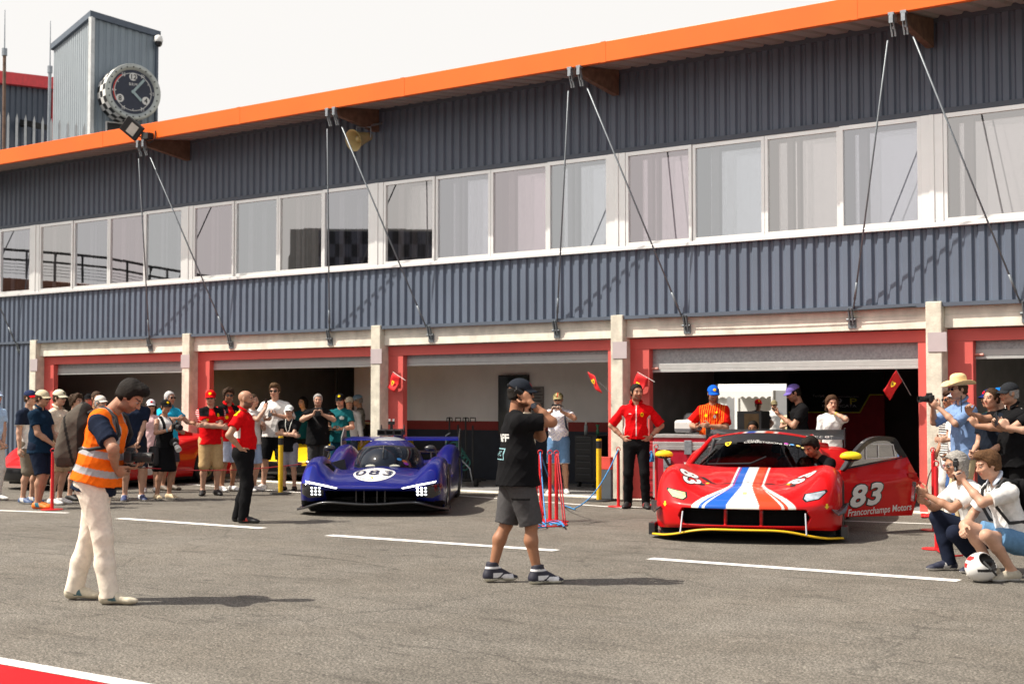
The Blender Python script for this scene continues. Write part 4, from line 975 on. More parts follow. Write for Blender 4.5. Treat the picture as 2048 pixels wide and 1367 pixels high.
    # ---- shoes
    if shoes:
        col, sole = shoes[0], shoes[1]; acc = shoes[2] if len(shoes) > 2 else None; hi_ = shoes[3] if len(shoes) > 3 else 0
        for i in (0, 1):
            f = Field(); a_ = an[i]; d = td[i]; sd_ = nrm_(np.cross(d, [0,0,1])); u_ = np.cross(sd_, d); X = np.array([sd_, d, u_]); b0 = a_ - u_*.085 + d*.03
            f.trunk(b0 - d*.075 + u_*.045, b0 + d*.135 + u_*.032, sd_, .036, .036, .042, .024, .03); f.ell(b0 + d*.145 + u_*.028, X, (.040,.055,.026), .03)
            f.cone(b0 - d*.055 + u_*.05, a_ + u_*(.0 + hi_) , .050 if hi_ else .044, .052 if hi_ else .040, .05, cuts=[(a_ + u_*(.005 + hi_), u_)])
            f.cone(b0 - d*.03 + u_*.05, b0 + d*.07 + u_*.055, .038, .028, .03)
            f.cone(a_ + u_*(.025 if hi_ else -.022), b0 + d*.095 + u_*(.042 if hi_ else .036), .046 if hi_ else .038, .033 if hi_ else .029, .03)
            f.p = [dict(p, cuts=(p['cuts'] or []) + [(b0 + u_*.004, -u_)]) for p in f.p]
            V, F = f.mesh(min(h, .0075)); z = (V - b0) @ u_; y = (V - b0) @ d; x = (V - b0) @ sd_
            C = np.tile(np.array(col), (len(V), 1))
            if acc is not None:
                if hi_ > 0: C[((y > .055) & (y < .15) & (z < .062)) | ((np.abs(y - .01) < .045) & (z > .035) & (z < .072)) | ((z > .112) & (z < .130))] = acc; C[(np.abs(y - .02 - (z-.03)*1.2) < .010) & (z > .03) & (z < .07)] = col
                else: C[(np.abs(y - .03 + z*.5) < .032) & (np.abs(x) > .016) & (z > .028)] = acc
            C[z < .024] = sole
            mk('shoe', V, F, M['shoe'], root, True, C)
    # ---- hair
    if hair:
        st, col = hair; f = Field(); r = np.random.default_rng(seed)
        if st != 'bald':
            t_ = {'short': .008, 'buzz': .003, 'curly': .022, 'full': .018, 'long': .018, 'bob': .020, 'undercut': .02}.get(st, .008)
            face = [(hp_(0, .052, .052), nrm_(HR @ np.array([0, 1., -.75])))]
            f.ell(hp_(0, -.016, .032), HX, (.078+t_, .098+t_, .087+t_), .01, cuts=face + [(hp_(0, -.05, -.028), nrm_(HR @ np.array([0, -.10 + .55, -1.])))])
            f.ell(hp_(0, -.045, -.03), HX, (.070+t_*.6, .062+t_*.6, .060), .02, cuts=[(hp_(0,-.02,-.06), HR @ np.array([0,0,-1.])), (hp_(0,-.018,0), HR @ np.array([0,1.,0]))])
            for sx in (-1, 1): f.ell(hp_(sx*.066, .018, .012), HX, (.014, .018, .034), .012)
            if st in ('full', 'curly'): f.ell(hp_(0, .040, .100), HX, (.068, .060, .036 + t_*.4), .02)
            if st in ('long', 'bob'):
                L_ = -.20 if st == 'long' else -.10
                for sx in (-1, 1): f.cone(hp_(sx*.072, -.01, .03), hp_(sx*.078, -.03, L_), .034, .026, .03)
                f.trunk(hp_(0, -.06, .03), hp_(0, -.062, L_), HR @ [1,0,0], .085, .05, .088, .032, .03)
            if hat: f.p = [dict(p, cuts=(p['cuts'] or []) + [(hp_(0, 0, .048), nrm_(HR @ np.array([0, -.1, 1.])))]) for p in f.p]
            amp = {'curly': .012, 'full': .004, 'long': .006, 'bob': .006}.get(st, .003); f.noise = wrinkle(amp, 95 if st == 'curly' else 70, seed + 9)
            V, F = f.mesh(min(h, .0075)); mk('hair', V, F, M['hair'], root, True, np.array(col))
    # ---- hat
    if hat:
        kind, col = hat[0], hat[1]; kw = hat[2] if len(hat) > 2 else {}; bcol = kw.get('brim', col)
        HQ = HR @ rotz(R(kw.get('turn', 0))); hX = HQ.T; ph = lambda x, y, z: hc + HQ @ np.array([x, y, z])
        f = Field(); f.ell(ph(0, -.013, .038), hX, (.091, .112, .096), .01, cuts=[(ph(0, 0, .040), nrm_(HQ @ np.array([0, -.12, -1.])))])
        if kind == 'cowboy':
            f = Field(); f.trunk(ph(0,-.01,.05), ph(0,-.012,.135), HQ @ [1,0,0], .090, .110, .080, .098, .03, cuts=[(ph(0,0,.045), HQ @ np.array([0,0,-1.]))]); f.ell(ph(0,-.0,.19), hX, (.022,.10,.026), .03, sub=True)
        V, F = f.mesh(.0065); C = np.tile(np.array(col), (len(V), 1)); q = (V - hc) @ HQ
        if kw.get('front') is not None: C[(q[:,1] > .02 + np.abs(q[:,0])*.2)] = kw['front']
        if kw.get('badge') is not None: C[((q[:,0] - kw.get('bx', 0))/.024)**2 + ((q[:,2]-.082)/.020)**2 < 1] = np.where((q[((q[:,0]-kw.get('bx', 0))/.024)**2 + ((q[:,2]-.082)/.020)**2 < 1][:,1:2] > 0), np.array(kw['badge']), np.array(col))
        if kw.get('camo') is not None:
            nn_ = np.sin(q[:,0]*60 + 2*np.sin(q[:,2]*50)) + np.sin(q[:,1]*55 + 1.5*np.sin(q[:,0]*70)); C[nn_ > .5] = kw['camo'][0]; C[nn_ < -.8] = kw['camo'][1]; C[np.abs(q[:,0]) < .01] = kw['camo'][2]
        hatname = 'cowboy_hat' if kind == 'cowboy' else 'cap'
        ho = mk(hatname, V, F, M['cloth'], root, True, C)
        mb = MB(); V_ = []; n = 21
        if kind == 'cowboy':
            n = 40
            for j, (rr, dz) in enumerate(((.095, .046), (.13, .048), (.165, .052), (.195, .060))):
                for k in range(n):
                    t = 2*math.pi*k/n; V_.append(ph(rr*.92*math.cos(t), rr*1.05*math.sin(t) - .01, dz + (abs(math.cos(t))**2)*(rr-.095)*.45 - (abs(math.sin(t))**2)*(rr-.095)*.15))
            mb.add(V_, [(j*n+k, j*n+(k+1)%n, (j+1)*n+(k+1)%n, (j+1)*n+k) for j in range(3) for k in range(n)])
            b2 = MB(); b2.tube([ph(.096*math.cos(2*math.pi*k/24), .114*math.sin(2*math.pi*k/24)-.01, .062) for k in range(25)], .007); b2.build('hat_band', mat('hat_band', (.30,.20,.10), .7), ho)
            brn = 'brim'
        else:
            for j in range(5):
                for k in range(n):
                    a_ = math.pi*(.14 + .72*k/(n-1)); rr = j/4; x = .088*math.cos(a_)*(1 + rr*.04); y0_ = .097*math.sin(a_) - .012; V_.append(ph(x, y0_ + rr*.070*math.sin(a_)**.6, .036 - rr*.018 + .016*math.sin(a_)*(1-rr*.4) - .006*rr - .9*x*x*(1+rr)))
            mb.add(V_, [(j*n+k, j*n+k+1, (j+1)*n+k+1, (j+1)*n+k) for j in range(4) for k in range(n-1)]); brn = 'brim'
        bo = mb.build(brn, M['cloth'], ho, smooth=True, cols=np.array(bcol)); sm = bo.modifiers.new('thickness', 'SOLIDIFY'); sm.thickness = .004; sm.offset = 0
    if glasses:
        mb = MB()
        for sx in (-1, 1):
            V_ = []
            for k in range(10): t = 2*math.pi*k/10; V_.append(hp_(sx*.033 + .026*math.cos(t), .099 - .10*abs(.033*sx + .026*math.cos(t))**1.3*1.2, .006 + .019*math.sin(t)))
            mb.add(V_ + [np.asarray(v) + HR @ np.array([0, .004, 0]) for v in V_], [tuple(range(10)), tuple(range(19, 9, -1))] + [(k, (k+1)%10, 10+(k+1)%10, 10+k) for k in range(10)])
            mb.tube([hp_(sx*.056, .090, .012), hp_(sx*.074, .06, .014), hp_(sx*.080, -.01, .012)], .0035, 6)
        mb.tube([hp_(-.012, .100, .012), hp_(.012, .100, .012)], .003, 6)
        mb.build('sunglasses' if glasses != 'clear' else 'spectacles', M['lens'] if glasses != 'clear' else glass_mat('spec_glass', (.9,.9,.9), .06, .8), root)
    for ex in (extras or []): ex(lines)
    return lines
def band_at(L, which, side, col, name='wristband', t=.06, r=.031):
    """strap round a wrist"""
    def fn(D):
        w, e = D['wr'][side], D['el'][side]; d = nrm_(w - e); a = w - d * t; mb = MB(); mb.tube([a - d*.008, a + d*.008], r, 12); mb.build(name, mat('band_%s' % which, col, .5), D['root'])
    return fn
def world(D, p): return D['root'].matrix_basis @ Vector(p)
def pt(D, p):
    r = D['root']; m = Matrix.LocRotScale(r.location, r.rotation_euler, r.scale); return m @ Vector(p)
def vec(D, p):
    return (Matrix.Rotation(D['root'].rotation_euler.z, 3, 'Z') @ Vector(p)).normalized()
# ================================================================== CARS  (local: x to the viewer's right of the nose, y rearwards, z up)
def cr(P, n):
    """Catmull-Rom through rows of P, n samples per span"""
    P = np.asarray(P, float); Q = np.concatenate([2*P[:1]-P[1:2], P, 2*P[-1:]-P[-2:-1]]); out = []
    for i in range(len(P)-1):
        a, b, c, d = Q[i:i+4]; t = np.linspace(0, 1, n, endpoint=False).reshape(-1, *([1]*(P.ndim-1)))
        out.append(.5*((2*b) + (-a+c)*t + (2*a-5*b+4*c-d)*t*t + (-a+3*b-3*c+d)*t**3))
    out.append(P[-1:]); return np.concatenate(out)
def loft(sts, nx=12, nv=10):
    A = np.array([[(x, y, z) for y, z in pr] for x, pr in sts])
    A = np.concatenate([A[:0:-1] * [-1, 1, 1], A]); A = cr(A, nx); A = cr(A.transpose(1, 0, 2), nv).transpose(1, 0, 2)
    return A                                    # (nX, nV, 3), x increasing
def grid_faces(n, m, flip=False):
    i, j = np.meshgrid(np.arange(n-1), np.arange(m-1), indexing='ij'); a = (i*m + j).ravel(); F = np.stack([a, a+m, a+m+1, a+1], 1)
    return F[:, ::-1] if flip else F
def panel(name, A, m, parent, cols=None, mats=None, mi=None, thick=0):
    o = mk(name, A.reshape(-1, 3), grid_faces(A.shape[0], A.shape[1]), m, parent, True, cols, mats=mats, midx=mi)
    if thick: s = o.modifiers.new('thickness', 'SOLIDIFY'); s.thickness = thick; s.offset = -1
    return o
def side_panel(name, edge, arches, zb, m, parent, cols, sg, bulge=.02):
    """edge: (y, x, z) rows, the top border of the flank; arches: (y, z, r)"""
    E = cr(edge, 10); V = []; k = 9
    for y, x, z in E:
        b = zb
        for ya, za, ra in arches:
            if abs(y-ya) < ra: b = max(b, za + math.sqrt(ra*ra - (y-ya)**2))
        b = min(b, z - .012)
        for j in range(k):
            t = j/(k-1); V.append((sg*(x + bulge*math.sin(math.pi*t)*(z-b)/.5 - .012*t*(b < zb+.01)), y, z + (b-z)*t))
    n = len(E); F = grid_faces(n, k, sg > 0)
    o = mk(name, V, F, m, parent, True, cols); s = o.modifiers.new('thickness', 'SOLIDIFY'); s.thickness = .02; s.offset = -1; return o
def wheel(parent, loc, r=.335, wd=.30, rimc=None, spokes=10):
    Mw = Matrix.Translation(loc) @ Matrix.Rotation(math.pi/2, 4, 'Y'); h = wd/2
    mb = MB(); mb.lathe([(r*.66, -h*.9), (r*.9, -h), (r, -h*.75), (r, h*.75), (r*.9, h), (r*.66, h*.9)], 36, Mw); w_ = mb.build('wheel', M['rubber'], parent, auto=35)
    sd = 1 if loc[0] > 0 else -1; rm = rimc or mat('rim_dark', (.03, .03, .033), .35, metal=.7)
    mb = MB(); mb.lathe([(r*.68, sd*h*.92), (r*.62, sd*h*.9), (r*.6, sd*h*.5), (r*.60, -sd*h*.8)], 32, Mw)
    for k in range(spokes):
        Ms = Mw @ Matrix.Rotation(2*math.pi*k/spokes, 4, 'Z'); mb.box((.03, -.018, sd*h*.55 - .02), (r*.63, .018, sd*h*.55 + .02), Ms)
    mb.lathe([(.0, sd*h*.75), (.05, sd*h*.75), (.07, sd*h*.5)], 16, Mw); mb.build('rim', rm, w_, auto=30)
    mb = MB(); mb.lathe([(.0, sd*h*.2), (r*.5, sd*h*.2), (r*.5, sd*h*.3), (0, sd*h*.3)], 24, Mw); mb.build('brake_disc', M['steel'], w_)
    return w_
def car_root(name, label, at, dirv, group=None):
    P = G(*at); P.z = 0; d = dirv.normalized(); return thing(name, label, 'car', P, math.atan2(-d.x, d.y), group)
def ss(a, b, x): t = np.clip((x-a)/(b-a), 0, 1); return t*t*(3-2*t)
BK = (.006, .006, .007)
# ------------------------------------------------------------------ red GT racer with its door open
CRED = (.55, .006, .008)
car = car_root('gt_race_car', 'red GT race car with tricolour bonnet stripes and open door', (1485, 1087), FWD*math.cos(R(15)) + RGT*math.sin(R(15))); car.scale = (1.035, 1.035, 1.035)
NOSE = [(0, [(.05,.15),(.0,.20),(.0,.36),(.05,.43),(.28,.53),(.58,.615),(.88,.675),(1.15,.72),(1.45,.765)]),
 (.35, [(.07,.15),(.03,.20),(.03,.36),(.08,.43),(.30,.525),(.60,.605),(.90,.66),(1.15,.705),(1.45,.755)]),
 (.60, [(.14,.15),(.10,.20),(.10,.36),(.15,.435),(.36,.55),(.64,.65),(.90,.70),(1.15,.725),(1.45,.75)]),
 (.80, [(.25,.14),(.21,.20),(.19,.37),(.24,.46),(.42,.615),(.66,.745),(.92,.80),(1.17,.80),(1.45,.78)]),
 (.93, [(.38,.13),(.35,.20),(.33,.37),(.37,.46),(.50,.61),(.70,.73),(.93,.78),(1.17,.775),(1.45,.75)]),
 (1.0, [(.54,.13),(.51,.20),(.49,.36),(.51,.44),(.60,.56),(.75,.66),(.94,.70),(1.17,.70),(1.45,.67)]),
 (1.025, [(.64,.13),(.61,.20),(.59,.36),(.61,.42),(.67,.51),(.79,.59),(.95,.625),(1.17,.62),(1.45,.60)])]
def livery(V):
    x, y, z = V[:, 0], V[:, 1], V[:, 2]; C = np.tile(np.array(CRED), (len(V), 1)); t = np.clip((.56 - y)/.56, 0, 1)**1.5
    top = [.055, .145, .155, .160, .188]; bot = [.185, .45, .49, .55, .68]; ax = np.abs(x)
    e = [a + (b-a)*t for a, b in zip(top, bot)]; ok = (z > .368) & (y < 1.43)
    W = np.array((.74, .73, .70)); Bc = np.array((.012, .10, .46)); Oc = np.array((.72, .06, .02)); col = np.where((x < 0)[:, None], Bc, Oc)
    C[ok & (ax < e[4])] = W; m = ok & (ax < e[3]) & (ax > e[2]); C[m] = col[m]; m = ok & (ax < e[1]) & (ax > e[0]); C[m] = col[m]; m = ok & (ax > e[1]) & (ax < e[1] + .008*(1-t)); C[m] = CRED
    m = ok & (y > .60) & (y < .635) & (ax < .5); C[m] = C[m]*.25
    gm = (ax < .70 - .6*np.abs(z-.28)) & (z > .195) & (z < .365) & (y < .35); C[gm] = BK
    C[gm & (np.abs(ax-.19) < .018)] = np.array(CRED)*.7
    return C
A = loft(NOSE, 34, 22); V = A.reshape(-1, 3)
rec = ss(.72, .68, np.abs(V[:, 0]) + .5*np.abs(V[:, 2]-.28)) * ss(.19, .205, V[:, 2]) * ss(.372, .355, V[:, 2]) * (V[:, 1] < .4); C = livery(V)
V[:, 1] += .11 * rec * (1 - .55*(np.abs(np.abs(V[:, 0])-.19) < .018))
# sculpted bonnet: outlets behind the radiators
o1 = np.exp(-((V[:, 1]-.74)/.10)**2) * np.exp(-((np.abs(V[:, 0])-.36)/.10)**2); V[:, 2] -= .035*o1*(V[:, 2] > .5)
Fg = grid_faces(A.shape[0], A.shape[1]); gmm = C[Fg].mean(1).max(1) < .02
body = panel('front_body', V.reshape(A.shape), M['paint'], car, C, mats=[M['paint'], mat('grille_black', (.004, .004, .0045), .9, var=.3, scale=90, spec=.1)], mi=gmm.astype(int)); bvh = bvh_of(body)
REAR = [(0, [(1.45,.765),(2.0,.86),(2.6,.96),(3.2,1.02),(3.7,.99),(4.2,.95),(4.5,.90),(4.6,.55)]), (.60, [(1.45,.75),(2.0,.80),(2.6,.86),(3.2,.93),(3.7,.94),(4.2,.92),(4.5,.87),(4.6,.55)]),
 (.85, [(1.45,.775),(2.0,.765),(2.6,.80),(3.2,.89),(3.7,.93),(4.2,.92),(4.5,.86),(4.6,.55)]), (1.0, [(1.45,.67),(2.0,.66),(2.6,.70),(3.2,.82),(3.7,.87),(4.2,.86),(4.5,.80),(4.6,.5)]), (1.025, [(1.45,.60),(2.0,.59),(2.6,.62),(3.2,.72),(3.7,.77),(4.2,.76),(4.5,.70),(4.6,.5)])]
A2 = loft(REAR, 8, 8); panel('rear_body', A2, M['paint'], car, np.array(CRED))
ED = [(.60,1.022,.40),(.67,1.025,.51),(.79,1.025,.59),(.95,1.025,.625),(1.17,1.025,.62),(1.45,1.025,.60),(2.0,1.025,.59),(2.6,1.025,.62),(3.2,1.025,.72),(3.7,1.025,.77),(4.2,1.025,.76),(4.5,1.02,.70),(4.6,1.0,.5)]
for sg in (-1, 1): side_panel('flank', ED, [(1.02, .335, .375), (3.70, .335, .39)], .12, M['paint'], car, np.array(CRED), sg)
for x in (-.88, .88):
    for y in (1.02, 3.70): wheel(car, (x, y, .335))
mb = MB(); mb.box((-.95, .5, .06), (.95, 4.5, .13)); mb.build('underfloor', M['matte'], car)
mb = MB(); mb.box((-.72, 1.4, .13), (.72, 3.4, .70)); mb.box((-.9,.75,.13),(.9,.78,.55)); mb.build('inner_structure', M['matte'], car)
# cabin: glass, pillars, roof
def ws(s, t):      # windscreen surface
    x = (.815 - .215*t)*s; y = 1.40 + .34*s*s*(1-t*.5) + .74*t; z = .765 + .375*t - .02*s*s - .055*s*s*t; return (x, y, z)
S = np.linspace(-1, 1, 33); Tt_ = np.linspace(0, 1, 14)
A = np.array([[ws(s, t) for t in Tt_] for s in S]); gls = glass_mat('windscreen_glass', (.55, .58, .60), .0, .32)
scr = panel('windscreen', A, gls, car); bscr = bvh_of(scr)
A = np.array([[Vector(ws(s, t)) + Vector((0, -.004, .004)) for t in np.linspace(.74, 1, 5)] for s in S]); panel('windscreen_banner', A, mat('banner_black', (.008, .009, .012), .35, var=0), car)
A = np.array([[(ws(s, 1)[0]*(1 - .10*t) , ws(s, 1)[1] + t*1.05, ws(s, 1)[2] + .035*math.sin(math.pi*min(t+.08, .5)) - .10*t*t) for t in np.linspace(0, 1, 20)] for s in S]); Vr = A.reshape(-1, 3); C = np.tile(np.array(CRED), (len(Vr), 1)); ax = np.abs(Vr[:, 0])
C[ax < .20] = (.74, .73, .70); C[(ax > .06) & (ax < .155) & (Vr[:, 0] < 0)] = (.012, .10, .46); C[(ax > .06) & (ax < .155) & (Vr[:, 0] > 0)] = (.72, .06, .02); panel('roof', A, M['paint'], car, C)
for sg in (-1, 1):
    mb = MB(); mb.tube([Vector(ws(sg, t)) + Vector((sg*.012, .01, 0)) for t in np.linspace(-.05, 1, 10)] + [Vector(ws(sg, 1)) + Vector((-sg*.01, .5, .02)), Vector(ws(sg, 1)) + Vector((-sg*.05, 1.05, -.10)), Vector((sg*.72, 3.5, .92))], [.034]*10 + [.036, .05, .08], 8)
    mb.build('roof_pillar', M['paint'], car, smooth=True, cols=np.array(CRED))
mb = MB(); a = [ws(-1, t) for t in np.linspace(0, 1, 6)]; mb.add([Vector(p) + Vector((-.012, .02, 0)) for p in a] + [(-.70, 1.75 + .26*k, .78 + .02*k) for k in range(6)], [(k, k+1, 7+k, 6+k) for k in range(5)]); mb.add([Vector(ws(-1,1)) + Vector((-.012,0,0)), (-.56, 3.1, 1.04), (-.70, 3.1, .88)], [(0, 1, 2)]); mb.build('side_window', M['lens'], car)
# inside
mb = MB(); mb.box((-.60, 2.25, .3), (-.12, 2.55, 1.0)); mb.box((.12, 2.3, .3), (.60, 2.6, 1.02)); mb.build('seat', M['matte'], car, bevel=.06)
mb = MB(); rb = [(-.62, 2.1, .5), (-.58, 2.2, 1.06), (.58, 2.2, 1.06), (.62, 2.1, .5)]; mb.tube(rb, .022); mb.tube([(-.6, 1.62, .72), (-.56, 2.2, 1.06)], .02); mb.tube([(.6, 1.62, .72), (.56, 2.2, 1.06)], .02); mb.tube([(-.3,2.2,1.06),(.35,2.7,.6)],.018); mb.build('roll_cage', M['carbon'], car, smooth=True)
mb = MB(); mb.box((-.75, 1.50, .62), (.75, 1.82, .74)); mb.build('dashboard', mat('dash_grey', (.05, .05, .052), .8), car, bevel=.03)
f = Field(); f.ell((.36, 2.26, .92), np.eye(3), (.125, .15, .14), .02); f.ell((.36, 2.35, .62), np.eye(3), (.22, .16, .22), .05); Vh, Fh = f.mesh(.014)
Ch = np.tile(np.array((.25, .25, .27)), (len(Vh), 1)); Ch[Vh[:, 2] > .79] = (.55, .54, .52); Ch[(np.abs(Vh[:, 2]-.93) < .035) & (Vh[:, 1] < 2.2)] = (.01, .01, .012)
dr = mk('person', Vh, Fh, M['cloth'], None, True, Ch); dr.location = car.location; dr.scale = car.scale; dr.rotation_euler = car.rotation_euler; tag(dr, 'helmeted driver seated behind the windscreen of red GT car', 'person')
mb = MB(); mb.tube([Vector((.36, 1.88, .76)) + Vector((.15*math.cos(t), .03*math.sin(t), .13*math.sin(t))) for t in np.linspace(0, 2*math.pi, 20)], .014); mb.build('steering_wheel', M['matte'], car)
mb = MB(); mb.tube([(-.55, 1.42, .79), (-.05, 1.46, .80), (.12, 1.6, .875)], .011); mb.build('wiper', M['black'], car)
# splitter and aero
def y0(x): return float(np.interp(abs(x), [0,.35,.6,.8,.93,1.0,1.06], [-.05,-.03,.03,.13,.24,.36,.50]))
def zs(x): return float(np.interp(abs(x), [0,.42,.62,.82,1.06], [.150,.150,.112,.06,.045]))
xs = np.linspace(-1.06, 1.06, 61); zz = [zs(x) for x in xs]; zz = np.convolve(np.pad(zz, 4, 'edge'), np.ones(9)/9, 'valid'); yy = np.convolve(np.pad([y0(x) for x in xs], 3, 'edge'), np.ones(7)/7, 'valid')
V = []; F = []
for x, y, z in zip(xs, yy, zz): V += [(x, y, z-.010), (x, y-.006, z), (x, y, z+.010), (x, y+.03, z+.012), (x, y+.03, z-.010)]
n = len(xs)
for i in range(n-1): F += [(5*i+k, 5*i+(k+1)%5, 5*i+5+(k+1)%5, 5*i+5+k) for k in range(5)]
mk('splitter_lip', V, F, M['yellow'], car, True)
V = []
for x, y, z in zip(xs, yy, zz): V += [(x, y+.03, z+.010), (x, y+.35, z+.015), (x, y+.03, z-.012), (x, max(y+.5, .55), .05)]
mk('splitter', V, [(4*i, 4*i+4, 4*i+5, 4*i+1) for i in range(n-1)] + [(4*i+2, 4*i+3, 4*i+7, 4*i+6) for i in range(n-1)], M['carbon'], car)
for sg in (-1, 1):
    mb = MB(); mb.box((sg*1.02 if sg > 0 else -1.09, .42, .04), (1.09 if sg > 0 else -1.02, .66, .17)); mb.build('splitter_fence', M['carbon'], car, bevel=.006)
    V = [(sg*.93, .30, .37), (sg*.99, .46, .35), (sg*1.035, .72, .40), (sg*1.10, .70, .415), (sg*1.07, .46, .33), (sg*1.0, .26, .31)]; mb = MB(); mb.add([Vector(v) for v in V] + [Vector(v) + Vector((0, 0, -.012)) for v in V], [tuple(range(6)), tuple(range(11, 5, -1))] + [(k, (k+1)%6, 6+(k+1)%6, 6+k) for k in range(6)]); mb.build('dive_plane', M['carbon'], car)
    mb = MB(); mb.tube([(sg*.66, .11, .33), (sg*.675, .02, .105)], .010); mb.build('splitter_stay', M['chrome'], car)
# rear wing
mb = MB(); mb.prism([(4.42, 1.01), (4.44, 1.05), (4.55, 1.085), (4.76, 1.14), (4.76, 1.115), (4.58, 1.05)], -.93, .93, Matrix(((0,0,1,0),(1,0,0,0),(0,1,0,0),(0,0,0,1)))); wg = mb.build('rear_wing', M['carbon'], car)
mb = MB(); mb.box((-.94, 4.38, 1.0), (-.93, 4.80, 1.23)); mb.box((.93, 4.38, 1.0), (.94, 4.80, 1.23)); 
for sg in (-1, 1):
    mb = MB(); mb.box((sg*.937 - .008, 4.36, .91), (sg*.937 + .008, 4.80, 1.17)); mb.build('wing_endplate', M['carbon'], car)
    mb = MB(); mb.box((sg*.45 - .01, 4.30, .86), (sg*.45 + .01, 4.55, 1.05)); mb.build('wing_stay', M['carbon'], car)
wt = mat('decal_white', (.72, .71, .69), .45, var=0); bkd = mat('decal_black', (.01, .01, .01), .45, var=0); yld = mat('decal_yellow', (.85, .58, .02), .4, var=0); grd = mat('decal_grey', (.30, .30, .31), .45, var=0)
Vt, Ft = text_geo('CLUB COMPETIZIONI GT', .035, wide=1.7); decal('wing_lettering', Vt, Ft, frame((.30, 4.3, 1.10), (1, 0, 0), (0, -1, .35)), bvh_of(wg), wt, car, .003, .0, .4)
# lettering and marks
fw = frame((0, 0, 0), (1, 0, 0), (0, -1, .0))
def on_car(name, geo, o, xa, za, bv, m, off=.003, sub=.02, reach=.8, par=None): return decal(name, geo[0], geo[1], frame(o, xa, za), bv, m, par or car, off, sub, reach)
for txt, zz_, sz in (('CLUB', 1.108, .030), ('COMPETIZIONI GT', 1.062, .036)): pass
on_car('banner_lettering', text_geo('CLUB', .030, wide=1.4), (-.06, 1.9, 1.112), (1, 0, -.02), (0, -.75, .66), bscr, wt, .012)
on_car('banner_lettering', text_geo('COMPETIZIONI GT', .034, wide=1.35), (.11, 1.9, 1.056), (1, 0, -.02), (0, -.75, .66), bscr, wt, .012)
sp = shield_poly(.105); on_car('crest', (sp, [tuple(range(len(sp)))]), (-.37, 1.9, 1.072), (1, 0, .03), (0, -.75, .66), bscr, yld, .012)
on_car('crest_horse', ([(x*.075, y*.085, 0) for x, y in HORSE], [tuple(range(len(HORSE)))]), (-.37, 1.9, 1.072), (1, 0, .03), (0, -.75, .66), bscr, bkd, .015)
for k, (x, c) in enumerate(((.33,(.45,.08,.4)),(.40,(.1,.3,.6)),(.47,(.75,.5,.1)),(.53,(.6,.5,.2)))):
    on_car('sticker', disc(.026, .020, 14), (x, 1.9, 1.082 - .03*(k > 2)), (1, 0, 0), (0, -.75, .66), bscr, mat('sticker_%d' % k, c, .5, var=0), .013)
def number(s, size, o, xa, za, bv, par, m1, m2, sl=.0, wd=1.2):
    on_car('number', text_geo(s, size, bold=.075, shear=sl, spacing=1.12, wide=wd), o, xa, za, bv, m1, .003, .02, par=par); on_car('number', text_geo(s, size, bold=.035, shear=sl, spacing=1.12, wide=wd), o, xa, za, bv, m2, .006, .02, par=par)
number('83', .175, (.66, .66, 1.0), (.62, .78, 0), (0, -.5, 1), bvh, car, bkd, wt, .1)
number('83', .175, (-.68, .62, 1.0), (.28, -.96, 0), (0, -.5, 1), bvh, car, bkd, wt, -.1)
for sg in (-1, 1):
    hl = [(sg*x, z, 0) for x, z in [(.62, .475), (.66, .445), (.80, .475), (.885, .555), (.87, .575), (.64, .530)]]
    if sg < 0: hl = hl[::-1]
    o_ = on_car('headlight', (hl, [tuple(range(len(hl)))]), (0, 0, 0), (1, 0, 0), (0, -1, 0), bvh, mat('lamp_surround', (.015, .015, .016), .2, var=0), .003, .03, 3)
    c_ = np.mean([v[:2] for v in hl], 0); hi_ = [((x-c_[0])*.84 + c_[0], (z-c_[1])*.80 + c_[1], 0) for x, z, _ in hl]
    on_car('headlight_glass', (hi_, [tuple(range(len(hl)))]), (0, 0, 0), (1, 0, 0), (0, -1, 0), bvh, mat('lamp_yellow_film' if sg < 0 else 'lamp_pale', (.62, .58, .28) if sg < 0 else (.36, .40, .45), .08, var=.35, scale=14, coat=1), .006, .03, 3)
    arrow = [(-.012, .03, 0), (.012, .03, 0), (.012, 0, 0), (.028, 0, 0), (0, -.035, 0), (-.028, 0, 0), (-.012, 0, 0)]
    on_car('tow_arrow', (arrow, [tuple(range(7))]), (sg*.47, .52, .9), (1, sg*.3, 0), (0, -.3, 1), bvh, yld, .003)
    on_car('bonnet_pin', disc(.035, .035, 18), (sg*.50, .44, .9), (1, 0, 0), (0, -.3, 1), bvh, bkd, .003)
    vp = [(sg*x, y, 0) for x, y in [(.56, .78), (.46, .70), (.33, .70), (.32, .73), (.42, .755), (.52, .83)]]
    if sg < 0: vp = vp[::-1]
    on_car('bonnet_vent', (vp, [tuple(range(6))]), (0, 0, 1), (1, 0, 0), (0, 0, 1), bvh, bkd, .002)
    vp = [(sg*x, y, 0) for x, y in [(.30, .62), (.20, .60), (.20, .63), (.30, .67)]]
    on_car('bonnet_vent', (vp if sg > 0 else vp[::-1], [(0, 1, 2, 3)]), (0, 0, 1), (1, 0, 0), (0, 0, 1), bvh, bkd, .002)
    on_car('side_arrow', ([(x*.9, y*.9, 0) for x, y, _ in arrow], [tuple(range(7))]), (sg*.88, -.5, .40), (1, 0, 0), (0, -1, 0), bvh, yld, .003, .02, 3)
on_car('nose_badge', ([(-.022, -.03, 0), (.022, -.03, 0), (.022, .03, 0), (-.022, .03, 0)], [(0, 1, 2, 3)]), (0, .1, .9), (1, 0, 0), (0, -.45, 1), bvh, mat('badge_cream', (.6, .5, .2), .4, var=0), .003)
